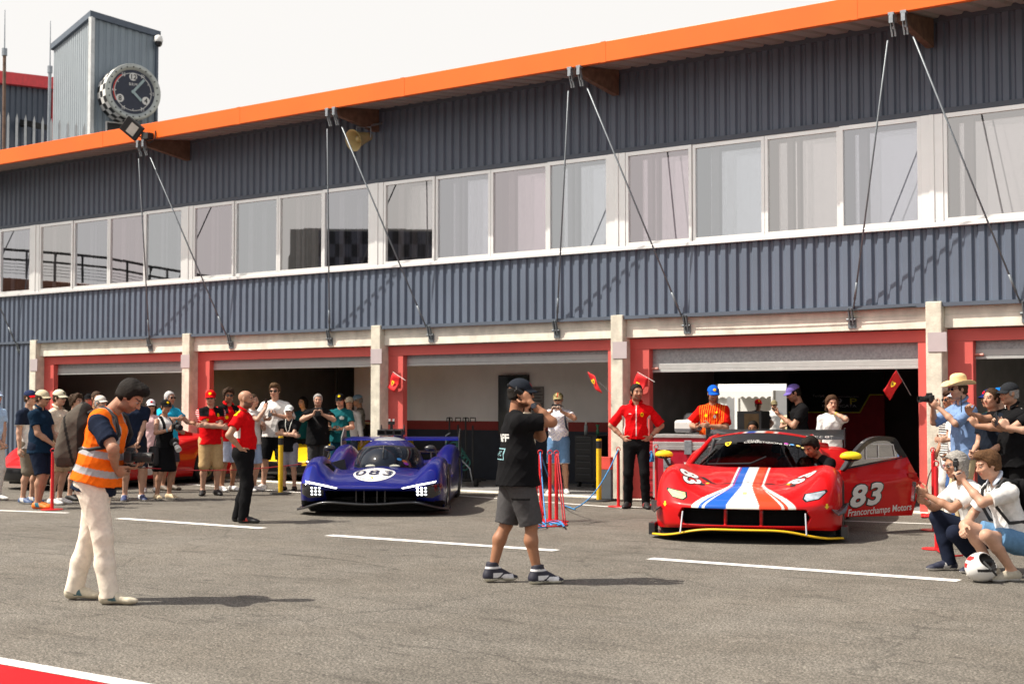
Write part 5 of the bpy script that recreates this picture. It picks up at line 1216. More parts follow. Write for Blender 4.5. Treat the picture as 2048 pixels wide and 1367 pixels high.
# left mirror
def mirror_pod(loc, parent, sg):
    f = Field(); f.ell(loc, np.eye(3), (.108, .058, .052), .02, cuts=[((loc[0], loc[1] + .03, loc[2]), (0, 1, 0))]); V, F = f.mesh(.009); C = np.tile(np.array((.80, .60, .02)), (len(V), 1)); C[V[:, 2] < loc[2] - .022] = (.012, .012, .012)
    mo = mk('mirror', V, F, M['paint'], parent, True, C); mb = MB(); mb.tube([(loc[0], loc[1], loc[2]-.03), (loc[0]-sg*.05, loc[1]+.03, loc[2]-.12), (loc[0]-sg*.16, loc[1]+.06, loc[2]-.16)], .018); mb.build('mirror_stalk', M['black'], mo, smooth=True)
mirror_pod((-1.06, 1.38, .90), car, -1)
# open door
Dp = bpy.data.objects.new('door', None); COL.objects.link(Dp); Dp.parent = car; Dp.location = (.985, 1.40, 0); Dp['label'] = 'open red door with white number 83 and lettering'
aD = R(44); xd = Vector((math.sin(aD), math.cos(aD), 0)); zd = Vector((math.cos(aD), -math.sin(aD), 0))       # along the door, outward normal
MD = Matrix(((xd.x, 0, zd.x, 0), (xd.y, 0, zd.y, 0), (0, 1, 0, 0), (0, 0, 0, 1)))
ys = np.linspace(0, 1, 24); 
def door_pt(u, v):
    lo = .20 - .025*u; hi = .735 + .135*min(u/1.08, 1) if u < 1.08 else .87 - (u-1.08)/.22*.30
    if u > 1.16: lo = .175 + (u-1.16)/.14*.37
    return Vector((u, lo + (hi-lo)*v, .05*math.sin(math.pi*v)*(1 - (u/1.5)**2) + .045*math.exp(-((v-.62)/.10)**2)*min(u, .6)))
U = np.concatenate([np.linspace(0, 1.08, 26), np.linspace(1.1, 1.3, 9)]); A = np.array([[MD @ door_pt(u, v) for v in np.linspace(0, 1, 22)] for u in U])
ds = panel('door_skin', A, M['paint'], Dp, np.array(CRED), thick=0)
A_ = np.array([[MD @ (door_pt(u, v) * 1 + Vector((0, 0, -.07 - door_pt(u, v).z))) for v in np.linspace(0, 1, 4)] for u in U]); panel('door_inner', A_, M['carbon'], Dp)
rim = [A[0, ::-1], A[:, 0], A[-1, :], A[::-1, -1]]; loop = np.concatenate(rim); off_ = np.array(MD.to_3x3() @ Vector((0, 0, -.075))); n = len(loop)
V = np.concatenate([loop, loop + off_]); mk('door_edge', V, [(i, (i+1) % n, n+(i+1) % n, n+i) for i in range(n)], M['paint'], Dp, False, np.array(CRED))
fo = [(.02, .74), (.20, .93), (.40, 1.075), (.60, 1.12), (.86, 1.10), (.96, .99), (1.07, .87)]; fo = [tuple(p) for p in cr(fo, 4)]; c_ = (.62, .90); fi = [((x-c_[0])*.80 + c_[0] + .02, (z-c_[1])*.78 + c_[1] - .005) for x, z in fo]
n = len(fo); V = [MD @ Vector((x, z, .02)) for x, z in fo] + [MD @ Vector((x, z, .0)) for x, z in fi] + [MD @ Vector((x, z, -.04)) for x, z in fo] + [MD @ Vector((x, z, -.04)) for x, z in fi]
mk('window_frame', V, [(i, i+1, n+i+1, n+i) for i in range(n-1)] + [(n-1, 0, n, 2*n-1)] + [(i, 2*n+i, 2*n+i+1, i+1) for i in range(n-1)] + [(n+i, n+i+1, 3*n+i+1, 3*n+i) for i in range(n-1)], M['carbon'], Dp)
mk('window_glass', [MD @ Vector((x, z, -.02)) for x, z in fi], [tuple(range(n))], glass_mat('door_glass', (.5, .5, .52), .0, .45), Dp)
mb = MB(); 
for p, q in (((.42, .86), (.42, 1.03)), ((.42, 1.03), (.86, 1.02)), ((.86, 1.02), (.90, .87)), ((.42, .86), (.90, .87)), ((.62, .86), (.62, 1.03))): mb.tube([MD @ Vector((p[0], p[1], -.012)), MD @ Vector((q[0], q[1], -.012))], .008, 6)
mb.build('window_slider', M['white'], Dp)
bd = bvh_of(ds); o0 = MD @ Vector((.42, .50, .3))
number('83', .235, MD @ Vector((.34, .445, .3)), xd + Vector((0, 0, .06)), zd, bd, Dp, bkd, wt, .2, 1.42)
on_car('door_lettering', text_geo('Francorchamps Motors', .078, bold=.014, wide=.97), MD @ Vector((.615, .262, .3)), xd + Vector((0, 0, .035)), zd, bd, wt, par=Dp)
ar = [(-.06, .012, 0), (-.06, -.012, 0), (.01, -.012, 0), (.01, -.028, 0), (.05, 0, 0), (.01, .028, 0), (.01, .012, 0)]; on_car('door_arrow', (ar, [tuple(range(7))]), MD @ Vector((1.12, .65, .3)), xd, zd, bd, yld, par=Dp)
mb = MB(); mb.box((1.04, .62, .02), (1.2, .68, .05), MD); mb.build('door_handle', M['paint'], Dp, bevel=.01, cols=np.array(CRED)*.7)
mp = MD @ Vector((.03, .90, .14)); f = Field(); f.ell(mp, np.eye(3), (.125, .066, .058), .02); V, F = f.mesh(.010); C = np.tile(np.array((.80, .60, .02)), (len(V), 1)); C[V[:, 2] < mp.z - .028] = (.012, .012, .012); mo = mk('mirror', V, F, M['paint'], Dp, True, C)
mb = MB(); mb.tube([mp + Vector((0, 0, -.04)), mp + Vector((-.05, .04, -.13)), MD @ Vector((.05, .735, .0))], .018); mb.build('mirror_stalk', M['black'], mo, smooth=True)

# ------------------------------------------------------------------ blue closed prototype racer
CBL = (.003, .007, .13)
blue = car_root('prototype_race_car', 'low dark blue closed prototype race car with white 083 roundel', (738, 1033), FWD + RGT*.02)
BN = [(0, [(.34,.22),(.12,.30),(.0,.370),(.03,.41),(.26,.495),(.60,.575),(1.05,.615),(1.5,.62),(1.9,.61)]), (.30, [(.34,.22),(.13,.30),(.01,.370),(.04,.41),(.27,.487),(.62,.56),(1.05,.59),(1.5,.59),(1.9,.59)]),
 (.55, [(.34,.20),(.15,.29),(.05,.38),(.08,.42),(.36,.51),(.70,.565),(1.1,.585),(1.5,.57),(1.9,.56)]), (.68, [(.30,.17),(.14,.28),(.08,.40),(.11,.44),(.38,.57),(.70,.655),(1.1,.67),(1.5,.62),(1.9,.56)]),
 (.80, [(.24,.15),(.15,.27),(.11,.41),(.15,.47),(.40,.625),(.70,.735),(1.1,.775),(1.5,.74),(1.9,.60)]), (.93, [(.28,.14),(.20,.27),(.18,.41),(.22,.47),(.44,.625),(.72,.73),(1.1,.77),(1.5,.735),(1.9,.60)]),
 (.995, [(.40,.14),(.35,.27),(.33,.40),(.36,.45),(.52,.57),(.76,.66),(1.1,.70),(1.5,.66),(1.9,.55)]), (1.015, [(.50,.14),(.46,.27),(.44,.39),(.46,.43),(.58,.52),(.8,.59),(1.1,.63),(1.5,.6),(1.9,.5)])]
A = loft(BN, 16, 14); V = A.reshape(-1, 3); ax = np.abs(V[:, 0]); C = np.tile(np.array(CBL), (len(V), 1))
mo_ = ss(.64, .60, ax) * ss(.355, .335, V[:, 2]) * (V[:, 1] < .5); C[mo_ > .3] = (.008, .008, .012); V[:, 1] += .22*mo_
C[(V[:, 2] < .205) & (V[:, 1] < .6)] = (.012, .012, .014)
C[(V[:, 0] < -.86) & (V[:, 2] > .36) & (V[:,1] < .5)] = (.005, .018, .26)
vent = (ax > .60 + .05*(V[:,1]-.8)) & (ax < .745) & (V[:, 1] > .72) & (V[:, 1] < 1.45); C[vent] = (.010, .010, .011)
V[:, 2] -= .04*vent
Fg = grid_faces(A.shape[0], A.shape[1]); gmm = C[Fg].mean(1).max(1) < .02
bb = panel('front_body', V.reshape(A.shape), M['paint'], blue, C, mats=[M['paint'], mat('grille_black', None)], mi=gmm.astype(int)); bvh = bvh_of(bb)
BR = [(.0, [(1.9,.58),(2.5,.6),(3.2,.66),(3.9,.66),(4.5,.60),(4.9,.55),(4.95,.3)]), (.45, [(1.9,.56),(2.5,.56),(3.2,.60),(3.9,.62),(4.5,.58),(4.9,.54),(4.95,.3)]), (.62, [(1.9,.40),(2.3,.44),(3.0,.60),(3.7,.68),(4.4,.64),(4.9,.56),(4.95,.3)]), (.78, [(1.9,.36),(2.25,.55),(2.9,.72),(3.6,.84),(4.2,.84),(4.85,.62),(4.95,.3)]), (.95, [(1.9,.36),(2.3,.56),(2.9,.70),(3.6,.83),(4.2,.83),(4.85,.62),(4.95,.3)]), (1.015, [(1.9,.30),(2.3,.48),(2.9,.58),(3.6,.68),(4.2,.70),(4.85,.52),(4.95,.3)])]
A = loft(BR, 8, 10); panel('rear_body', A, M['paint'], blue, np.array(CBL))
ED = [(.46,1.012,.40),(.58,1.015,.52),(.8,1.015,.59),(1.1,1.015,.63),(1.5,1.015,.60),(1.9,1.015,.45),(2.3,1.015,.48),(2.9,1.015,.58),(3.6,1.015,.68),(4.2,1.015,.70),(4.85,1.01,.52),(4.95,1.0,.3)]
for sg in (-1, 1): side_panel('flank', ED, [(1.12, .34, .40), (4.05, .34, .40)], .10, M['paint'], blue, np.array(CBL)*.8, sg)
for x in (-.86, .86):
    for y in (1.12, 4.05): wheel(blue, (x, y, .34), .34, .32, M['carbon'])
mb = MB(); mb.box((-.9, .6, .04), (.9, 4.8, .12)); mb.box((-.6, .5, .1), (.6, .55, .36)); mb.build('underfloor', M['matte'], blue)
for x in (-.20, .20, -.09, .09):
    mb = MB(); mb.box((x-.008, .16, .15), (x+.008, .5, .36)); mb.build('intake_vane', M['carbon'], blue)
f = Field(); f.ell((0, 2.62, .56), np.eye(3), (.54, .95, .475), .05); f.trunk((0, 2.7, .56), (0, 4.2, .52), (1, 0, 0), .46, .42, .20, .16, .1)
Vc, Fc = f.mesh(.016); Vc = smooth_mesh(Vc, Fc, 6); keep = (Vc[Fc][:, :, 2].max(1) > .50); Fc = Fc[keep]
fc = Vc[Fc].mean(1); Cc = np.tile(np.array(CBL), (len(Vc), 1)); Cc[(Vc[:, 2] > .985) & (Vc[:, 1] > 2.2)] = (.30, .31, .33); Cc[(np.abs(Vc[:, 0]) > .40) & (Vc[:, 1] > 2.35)] = (.01, .01, .012)
gl = (fc[:, 2] > .60) & (fc[:, 2] < .905 - .35*fc[:, 0]**2) & (fc[:, 1] < 2.42) & (np.abs(fc[:, 0]) < .48)
blk = (fc[:, 2] > .575) & (fc[:, 2] < .925 - .3*fc[:, 0]**2) & (fc[:, 1] < 2.5) & ~gl
cab = mk('cabin', Vc, Fc, None, blue, True, Cc, mats=[M['paint'], mat('visor_glass', (.010, .014, .022), .06, var=0, spec=.3), M['black']], midx=np.where(gl, 1, np.where(blk, 2, 0)))
bvc = bvh_of(cab)
for k, (x, z, c) in enumerate(((.235, .965, (.05, .25, .55)), (.31, .955, (.7, .2, .05)), (.33, .925, (.45, .05, .5)))): on_car('sticker', disc(.035, .022, 14), (x, 1.2, z), (1, 0, 0), (0, -1, .4), bvc, mat('bsticker_%d' % k, c, .5, var=0), .004, .02, 3, par=blue)
mb = MB(); mb.tube([(0, 1.72, .74), (0, 1.74, .82), (0, 1.87, .92)], .010); mb.build('wiper', M['black'], blue)
f = Field(); f.ell((-.17, 1.74, .615), np.eye(3), (.10, .05, .028), .02); f.ell((.14, 1.74, .615), np.eye(3), (.12, .05, .028), .02); Vq, Fq = f.mesh(.01); mk('windscreen_duct', Vq, Fq, M['cloth'], blue, True, np.array((.42, .42, .36)))
# air box
mb = MB()
for x in (-.13, 0, .13):
    mb.prism(cr([(x-.058, 1.055), (x-.062, 1.10), (x-.05, 1.145), (x, 1.15), (x+.05, 1.145), (x+.062, 1.10), (x+.058, 1.055), (x, 1.045)], 1).tolist(), 2.62, 3.2, Matrix(((1,0,0,0),(0,0,1,0),(0,1,0,0),(0,0,0,1))))
ab = mb.build('air_box', M['black'], blue)
mb = MB()
for x in (-.13, 0, .13): mb.tube([(x-.055, 2.615, 1.06), (x-.055, 2.615, 1.135), (x+.055, 2.615, 1.135), (x+.055, 2.615, 1.06), (x-.055, 2.615, 1.06)], .010, 6)
mb.build('air_box_rim', M['carbon'], ab)
for x in (-.13, 0, .13): mb = MB(); mb.box((x-.05, 2.612, 1.058), (x+.05, 2.6195, 1.135)); mb.build('air_inlet', mat('grille_black', None), ab)
mb = MB(); mb.box((-.02, 2.9, 1.14), (.02, 2.95, 1.22)); mb.box((-.05, 2.88, 1.22), (.05, 2.96, 1.27)); mb.build('roof_camera', M['black'], blue); mb = MB(); mb.box((-.045, 2.88, 1.272), (-.02, 2.95, 1.31)); mb.box((.02, 2.88, 1.272), (.045, 2.95, 1.31)); mb.build('aerial', M['white'], blue)
for x in (-.16, .20): mb = MB(); mb.prism([(2.8, 1.13), (3.0, 1.13), (2.95, 1.20), (2.9, 1.22)], x-.006, x+.006, Matrix(((0,0,1,0),(1,0,0,0),(0,1,0,0),(0,0,0,1)))); mb.build('roof_fin', M['black'], blue)
mb = MB(); mb.prism([(3.2, 1.0), (4.75, .62), (4.75, 1.02), (3.6, 1.10)], -.008, .008, Matrix(((0,0,1,0),(1,0,0,0),(0,1,0,0),(0,0,0,1)))); mb.build('shark_fin', M['paint'], blue, cols=np.array(CBL))
mb = MB(); mb.prism([(4.35, .93), (4.38, .955), (4.5, .97), (4.78, .985), (4.78, .965), (4.5, .935)], -.98, .98, Matrix(((0,0,1,0),(1,0,0,0),(0,1,0,0),(0,0,0,1)))); rw_ = mb.build('rear_wing', M['paint'], blue, cols=np.array(CBL))
on_car('wing_mark', ([(-.09, -.008, 0), (.09, -.008, 0), (.09, .008, 0), (-.09, .008, 0)], [(0, 1, 2, 3)]), (.33, 4.0, .955), (1, 0, 0), (0, -1, .2), bvh_of(rw_), wt, .003, 0, 2, par=blue)
YZ = Matrix(((0,0,1,0),(1,0,0,0),(0,1,0,0),(0,0,0,1)))
mb = MB(); mb.prism([(4.2, .60), (4.85, .55), (4.85, 1.10), (4.6, 1.13), (4.3, .98)], -.995, -.98, YZ); mb.build('wing_endplate', mat('endplate_grey', (.20, .20, .20), .5), blue)
mb = MB(); mb.prism([(4.2, .60), (4.85, .55), (4.85, 1.10), (4.6, 1.13), (4.3, .98)], .98, .995, YZ); mb.build('wing_endplate', M['carbon'], blue)
mb = MB(); mb.prism([(4.45, .72), (4.8, .75), (4.8, .735), (4.5, .70)], -.97, .97, YZ); mb.build('lower_wing', M['paint'], blue, cols=np.array(CBL))
for sg in (-1, 1):
    mb = MB(); mb.prism([(sg*.62, .50), (sg*.98, .42), (sg*.98, .62), (sg*.66, .70)], 2.3, 2.34, Matrix(((1,0,0,0),(0,0,1,0),(0,1,0,0),(0,0,0,1)))); mb.build('side_intake', M['black'], blue)
    f = Field(); f.ell((sg*.74, 1.30, .90), np.eye(3), (.085, .055, .045), .02); Vq, Fq = f.mesh(.01); mo = mk('mirror', Vq, Fq, M['carbon'], blue, True); mb = MB(); mb.tube([(sg*.74, 1.30, .88), (sg*.76, 1.28, .76)], .014); mb.tube([(sg*.82, 1.3, .9), (sg*.83, 1.3, .77)], .008); mb.build('mirror_stalk', M['carbon'], mo)
# splitter
xs = np.linspace(-1.07, 1.07, 71); zz = np.interp(np.abs(xs), [0, .12, .55, .70, .9, 1.07], [.165, .165, .195, .185, .115, .055]); zz = np.convolve(np.pad(zz, 4, 'edge'), np.ones(9)/9, 'valid'); yy = np.convolve(np.pad(np.interp(np.abs(xs), [0,.5,.8,.95,1.07], [-.02, .0, .10, .24, .50]), 3, 'edge'), np.ones(7)/7, 'valid')
V = []
for x, y, z in zip(xs, yy, zz): V += [(x, y, z-.012), (x, y-.012, z+.006), (x, y, z+.016), (x, y+.45, z+.03), (x, y+.45, z-.03)]
n = len(xs); F = []
for i in range(n-1): F += [(5*i+k, 5*i+(k+1)%5, 5*i+5+(k+1)%5, 5*i+5+k) for k in range(5)]
sp_ = mk('splitter', V, F, M['carbon'], blue, True); bs_ = bvh_of(sp_)
for k, c in enumerate(((.02, .07, .35), (.75, .74, .72), (.6, .03, .03))):
    x = -.098 + .065*k; on_car('flag_mark', ([(x, -.012, 0), (x+.065, -.012, 0), (x+.065, .012, 0), (x, .012, 0)], [(0, 1, 2, 3)]), (0, -.3, .172), (1, 0, 0), (0, -1, .3), bs_, mat('flag_mark_%d' % k, c, .5, var=0), .004, .02, 1, par=blue)
# lamps
led = emit('led_white', (1.0, 1.0, 1.0), 1.3); led2 = emit('led_hot', (.95, .97, 1.0), 5.0)
for sg in (-1, 1):
    pn = [(sg*x, z, 0) for x, z in [(.60, .34), (.64, .26), (.86, .25), (.97, .30), (.98, .44), (.90, .455)]]; pn = pn[::-1] if sg < 0 else pn
    on_car('lamp_panel', (pn, [tuple(range(6))]), (0, 0, 0), (1, 0, 0), (0, -1, 0), bvh, mat('lamp_smoke', (.008, .008, .012), .12, var=0, coat=1), .004, .03, 3, par=blue)
    br = [(sg*x, z, 0) for x, z in [(.44, .397), (.46, .382), (.90, .462), (.915, .486), (.72, .452)]]; br = br[::-1] if sg < 0 else br
    on_car('light_bar', (br, [tuple(range(5))]), (0, 0, 0), (1, 0, 0), (0, -1, 0), bvh, led, .008, .03, 3, par=blue)
    cxl = (.715 if sg > 0 else -.755)
    for i in range(3):
        for j in range(3): on_car('headlight', disc(.019, .015, 12, cxl + (i-1)*.055, .345 + (j-1)*.045), (0, 0, 0), (1, 0, 0), (0, -1, 0), bvh, led2 if (sg > 0 and i < 2) else emit('led_dim', (.9, .95, 1.0), 1.4), .009, 0, 3, par=blue)
# roundel
Ro = ((0, .57, .8), (1, 0, 0), (0, -.25, 1))
on_car('roundel', disc(.295, .45), *Ro, bvh, wt, .004, .03, 1.4, par=blue)
ring = [(r*math.cos(2*math.pi*k/48), r*1.57*math.sin(2*math.pi*k/48), 0) for r in (.262, .255) for k in range(48)]
on_car('roundel_ring', (ring, [(k, (k+1)%48, 48+(k+1)%48, 48+k) for k in range(48)]), *Ro, bvh, mat('roundel_teal', (.02, .06, .09), .5, var=0), .010, .03, 1.4, par=blue)
on_car('roundel_number', text_geo('083', .31, bold=.006, wide=.74, spacing=1.15), (0, .55, .8), (1, 0, 0), (0, -.25, 1), bvh, mat('roundel_navy', (.008, .010, .05), .5, var=0), .014, .03, 1.4, par=blue)
on_car('roundel_shield', ([(x*.5, y, 0) for x, y, _ in shield_poly(.07)], [tuple(range(10))]), (0, .22, .8), (1, 0, 0), (0, -.35, 1), bvh, yld, .014, .02, 1.4, par=blue)

# ------------------------------------------------------------------ two road cars at the back
def road_car(name, label, at, dirv, colr, gold=False, lowblack=True):
    c = car_root(name, label, at, dirv); A = loft(NOSE, 8, 8); V = A.reshape(-1, 3); C = np.tile(np.array(colr), (len(V), 1)); ax = np.abs(V[:, 0])
    C[(V[:, 2] < .33) & (V[:, 1] < .5)] = BK
    C[(ax < .62) & (V[:, 2] < .40) & (V[:, 2] > .22)] = BK
    b = panel('front_body', A, M['paint'], c, C); bv = bvh_of(b); panel('rear_body', loft(REAR, 6, 6), M['paint'], c, np.array(colr))
    ED = [(.60,1.022,.40),(.67,1.025,.51),(.79,1.025,.59),(.95,1.025,.625),(1.17,1.025,.62),(1.45,1.025,.60),(2.0,1.025,.59),(2.6,1.025,.62),(3.2,1.025,.72),(3.7,1.025,.77),(4.2,1.025,.76),(4.5,1.02,.70),(4.6,1.0,.5)]
    for sg in (-1, 1): side_panel('flank', ED, [(1.02, .31, .35), (3.70, .31, .36)], .14, M['paint'], c, np.array(colr), sg)
    rm = mat('rim_gold', (.42, .36, .22), .3, metal=.8, var=.05) if gold else mat('rim_silver', (.45, .45, .46), .3, metal=.8, var=.05)
    for x in (-.89, .89):
        for y in (1.02, 3.70): wheel(c, (x, y, .31), .31, .25, rm, 14)
    A = np.array([[ws(s, t) for t in np.linspace(0, 1, 8)] for s in np.linspace(-1, 1, 17)]); panel('windscreen', A, M['lens'], c)
    A = np.array([[(ws(s, 1)[0]*(1 - .1*t), ws(s, 1)[1] + t*1.05, ws(s, 1)[2] + .03*math.sin(math.pi*min(t+.08, .5)) - .10*t*t) for t in np.linspace(0, 1, 10)] for s in np.linspace(-1, 1, 17)]); panel('roof', A, M['paint'], c, np.array(colr))
    for sg in (-1, 1):
        mb = MB(); a = [ws(sg, t) for t in np.linspace(0, 1, 6)]; mb.add([Vector(p) + Vector((sg*.012, .02, 0)) for p in a] + [(sg*.74, 1.75 + .26*k, .76 + .02*k) for k in range(6)], [(k, k+1, 7+k, 6+k) for k in range(5)]); mb.add([Vector(ws(sg, 1)) + Vector((sg*.012, 0, 0)), (sg*.58, 3.1, 1.04), (sg*.74, 3.1, .86)], [(0, 1, 2)]); mb.build('side_window', M['lens'], c)
        mb = MB(); mb.tube([Vector(ws(sg, t)) + Vector((sg*.012, .01, 0)) for t in np.linspace(-.05, 1, 6)] + [Vector((sg*.56, 3.1, 1.06)), Vector((sg*.78, 3.5, .90))], [.034]*6 + [.05, .08], 8); mb.build('roof_pillar', M['paint'], c, smooth=True, cols=np.array(colr))
        on_car('headlight', disc(.085, .075, 18), (sg*.76, -.5, .545), (1, 0, 0), (0, -1, .2), bv, mat('lamp_surround', None), .004, .03, 3, par=c); on_car('headlight_glass', disc(.05, .045, 18), (sg*.76, -.5, .545), (1, 0, 0), (0, -1, .2), bv, M['chrome'], .008, .03, 3, par=c)
    mb = MB(); mb.box((-.9, .5, .08), (.9, 4.4, .15)); mb.box((-.72, 1.4, .15), (.72, 3.4, .7)); mb.build('underfloor', M['matte'], c)
    return c
rc = road_car('sports_car', 'red road sports car parked behind the left crowd at the first garage', (45, 981), FWD*.87 + RGT*.48, (.55, .010, .012), gold=True)
yc = road_car('sports_car', 'bright yellow road sports car parked behind the tall man in white', (552, 963), FWD*.8 + RGT*.6, (.80, .50, .012))
for o in [o for o in bpy.data.objects if o.parent is rc and o.name.startswith('flank')]:
    if np.mean([v.co.x for v in o.data.vertices]) > 0: on_car('roundel', disc(.24), (1.5, 2.1, .45), (0, 1, 0), (1, 0, 0), bvh_of(o), wt, .006, .04, 2, par=rc)
# ================================================================== PROPS
ROPEB = mat('blue_rope', (.035, .24, .55), .7, var=.35, scale=60); ROPER = mat('red_rope', (.45, .03, .04), .7, var=.2, scale=60)
def sag(a, b, s, n=14):
    a, b = Vector(a), Vector(b); return [a.lerp(b, t) - UP * s * 4 * t * (1-t) for t in np.linspace(0, 1, n)]
def red_post(at, label, h=.98, lean=(0, 0), plate=True):
    P = G(*at); T = thing('rope_post', label, 'post', P, group='red rope posts'); top = Vector((lean[0], lean[1], h))
    mb = MB(); mb.tube([(0, 0, .01), top], .024, 12); mb.build('pole', M['redp'], T, auto=40)
    mb = MB(); mb.tube([top + Vector((RGT*.03*math.cos(t))) + UP*(.035 + .03*math.sin(t)) for t in np.linspace(0, 2*math.pi, 15)], .007, 6); mb.build('eyelet', M['redp'], T, smooth=True)
    if plate: mb = MB(); mb.lathe([(0, .004), (.16, .004), (.16, .012), (.03, .018), (0, .018)], 24); mb.build('base_plate', M['redp'], T)
    return T, P + top
tops = []
for at, lb, ln in (((1074, 1043), 'red rope post with snap hook, leftmost of the tangled four', (-.05, .02)), ((1083, 1040), 'red rope post with blue rope through its ring in the tangle', (-.02, 0)), ((1100, 1041), 'red rope post in the tangle with nothing tied to its ring', (.0, 0)), ((1113, 1043), 'red rope post with red ropes, rightmost of the tangled four', (.0, 0))): tops.append(red_post(at, lb, .87, ln)[1])
T, tp = red_post((1237, 1013), 'red rope post in front of the pillar beside man with hands on hips', .83)
T, tq = red_post((1313, 1010), 'red rope post with blue rope bundle behind hands on hips man', .86)
red_post((104, 1019), 'red rope post at the left standing by the beige capped man', .83); tl = G(104, 1019) + UP*.81
red_post((1868, 1060), 'red rope post wound with ropes beside the right pillar', .95); red_post((1874, 1098), 'red rope post in front of crouching grey haired person', .88)
def rope(name, label, pts, r, m): mb = MB(); mb.tube(pts, r, 7); return tag(mb.build(name, m, None, smooth=True), label, 'rope')
g0 = G(1150, 1018, .02)
rope('rope', 'blue rope hanging from the post by the pillar to the ground', sag(tp + UP*.03, g0 + UP*.02, .16, 18) + [g0, G(1128, 1010, .02)] + sag(G(1128, 1010, .02), tops[1] + UP*.04, .10), .009, ROPEB)
r = random.Random(5); pts = []
for k in range(17): t = k*.9; c_ = G(1096 + 26*math.sin(k*.33) + r.uniform(-8, 8), 1047 + r.uniform(-5, 5), .015 + .03*r.random()); pts.append(c_ + RGT*.11*math.cos(t) + FWD*.16*math.sin(t))
rope('rope', 'blue rope lying in a tangle at the feet of red posts', [tuple(p) for p in cr([tuple(p) for p in pts], 3)], .009, ROPEB)
rope('rope', 'blue rope dropping from the ring of second tangled post', sag(tops[1] + UP*.03, G(1092, 1046, .03), .05) , .009, ROPEB)
for a, b, s, lb in ((tops[3], G(1127, 1044, .02), .04, 'red rope falling from the rightmost tangled post'), (tops[0], G(1088, 1030, .1), .06, 'red rope falling from the leftmost tangled post'), (tops[3] + RGT*.02, G(1131, 1046, .02), -.03, 'red rope bowing out right of the tangled posts')): rope('rope', lb, sag(a + UP*.03, b, s), .009, ROPER)
pts = [G(1100 + 34*math.cos(t*1.0), 1048 + 4*math.sin(t), .015) for t in np.linspace(0, 9, 50)]; rope('rope', 'red rope coiled flat on the ground under the tangled posts', pts, .010, M['redp'])
pts = [tq + UP*.03 + Vector((.05*math.sin(7*t), .04*math.cos(9*t), -.06 - .16*abs(math.sin(5*t)))) - RGT*.10 for t in np.linspace(0, 3, 60)]; rope('rope', 'blue rope knotted in a bundle on post behind the red car mirror', pts, .011, ROPEB)
rope('rope', 'thin red rope strung along the left crowd to the yellow post', sag(tl, G(215, 1006) + UP*.62, .05) + sag(G(215, 1006) + UP*.62, G(561, 985) + UP*.46, .09)[1:] + sag(G(561, 985) + UP*.46, G(700, 975) + UP*.62, .03)[1:], .008, ROPER)
ra = G(1868, 1060); rb = G(1874, 1098)
rope('rope', 'dark red cord looping from the post to crouching person phone', [ra + UP*.8, ra - RGT*.06 + UP*.66, ra - RGT*.10 + UP*.45, ra - RGT*.02 + UP*.28, ra + UP*.2], .007, mat('dark_red_cord', (.12, .015, .02), .6))
rope('rope', 'red rope in a small heap at the foot of right pillar', [G(1853 + 10*math.cos(t*1.3), 1030 + 3*math.sin(t*1.7), .02) for t in np.linspace(0, 14, 60)], .011, M['redp'])
rope('rope', 'red rope hanging down between the two right rope posts', sag(ra + UP*1.0, ra + RGT*.06 + UP*.1, .0) , .014, M['redp'])
rope('rope', 'red rope trailing on ground behind the crouching grey haired person', [G(x, y, .02) for x, y in ((1872, 1098), (1885, 1106), (1900, 1112), (1925, 1110))], .011, M['redp'])
def yellow_post(at, label, h=.98):
    T = thing('bollard_post', label, 'post', G(*at), group='yellow barrier posts'); mb = MB(); mb.tube([(0, 0, .02), (0, 0, h)], .042, 16); mb.build('pole', M['yellow'], T, auto=40)
    mb = MB(); mb.tube([(0, 0, h-.14), (0, 0, h-.02)], .044, 16); mb.build('belt_cassette', M['black'], T, auto=40); mb = MB(); mb.tube([(0, 0, h-.015), (0, 0, h+.01)], .040, 16); mb.build('cap', M['yellow'], T, auto=40)
    mb = MB(); mb.lathe([(0, .002), (.19, .002), (.18, .022), (.05, .03), (0, .03)], 28); mb.build('base', M['rubber'], T, auto=30)
yellow_post((561, 987), 'yellow belt barrier post beside the boy with folded arms')
yellow_post((691, 972), 'yellow belt barrier post behind the blue race car')
yellow_post((1198, 1002), 'yellow belt barrier post near the pillar right of the white walled bay')
# little flags
def flag(px, py, dirx, label, size=.30, ang=-35):
    P = at_y(px, py, YR - .12); T = thing('hand_flag', label, 'flag', P, group='small red flags on the garage jambs'); s = size; q = R(ang)
    d = Vector((dirx*math.cos(q), -.25, -math.sin(q)*0 - .45)).normalized(); x = Vector((dirx*.9, -.12, -.42)).normalized()
    V = []; n = 9
    dn = Vector((-dirx*.50, .03, -.85)).normalized()
    for i in range(n):
        for j in range(6): V.append(x*(s*.72*(j/5)) + dn*(s*.95*i/(n-1)) + Vector((0, -1, 0))*(.018*math.sin(i*.8 + j*.5)))
    o = mk('cloth', V, grid_faces(n, 6), mat('flag_red', (.62, .008, .012), .7, var=.05), T, True); sm = o.modifiers.new('thickness', 'SOLIDIFY'); sm.thickness = .002
    c_ = x*(s*.31) + dn*(s*.55) + Vector((0, -.02, 0)); Mx = frame(c_, x, Vector((0, -1, 0))); sp = shield_poly(s*.28); mk('shield', [Mx @ Vector(v) for v in sp], [tuple(range(10))], yld, T); mk('shield_horse', [Mx @ Vector((hx*s*.22, hy*s*.26, .004)) for hx, hy in HORSE], [tuple(range(len(HORSE)))], bkd, T)
    mb = MB(); mb.tube([-x*.02, x*(s*1.1)], .0035, 6); mb.build('stick', M['white'], T)
flag(787, 744, 1, 'small red flag with yellow shield on the jamb left of the white walled bay', .33)
flag(1276, 744, 1, 'small red flag with yellow shield behind the head of hands on hips man', .34)
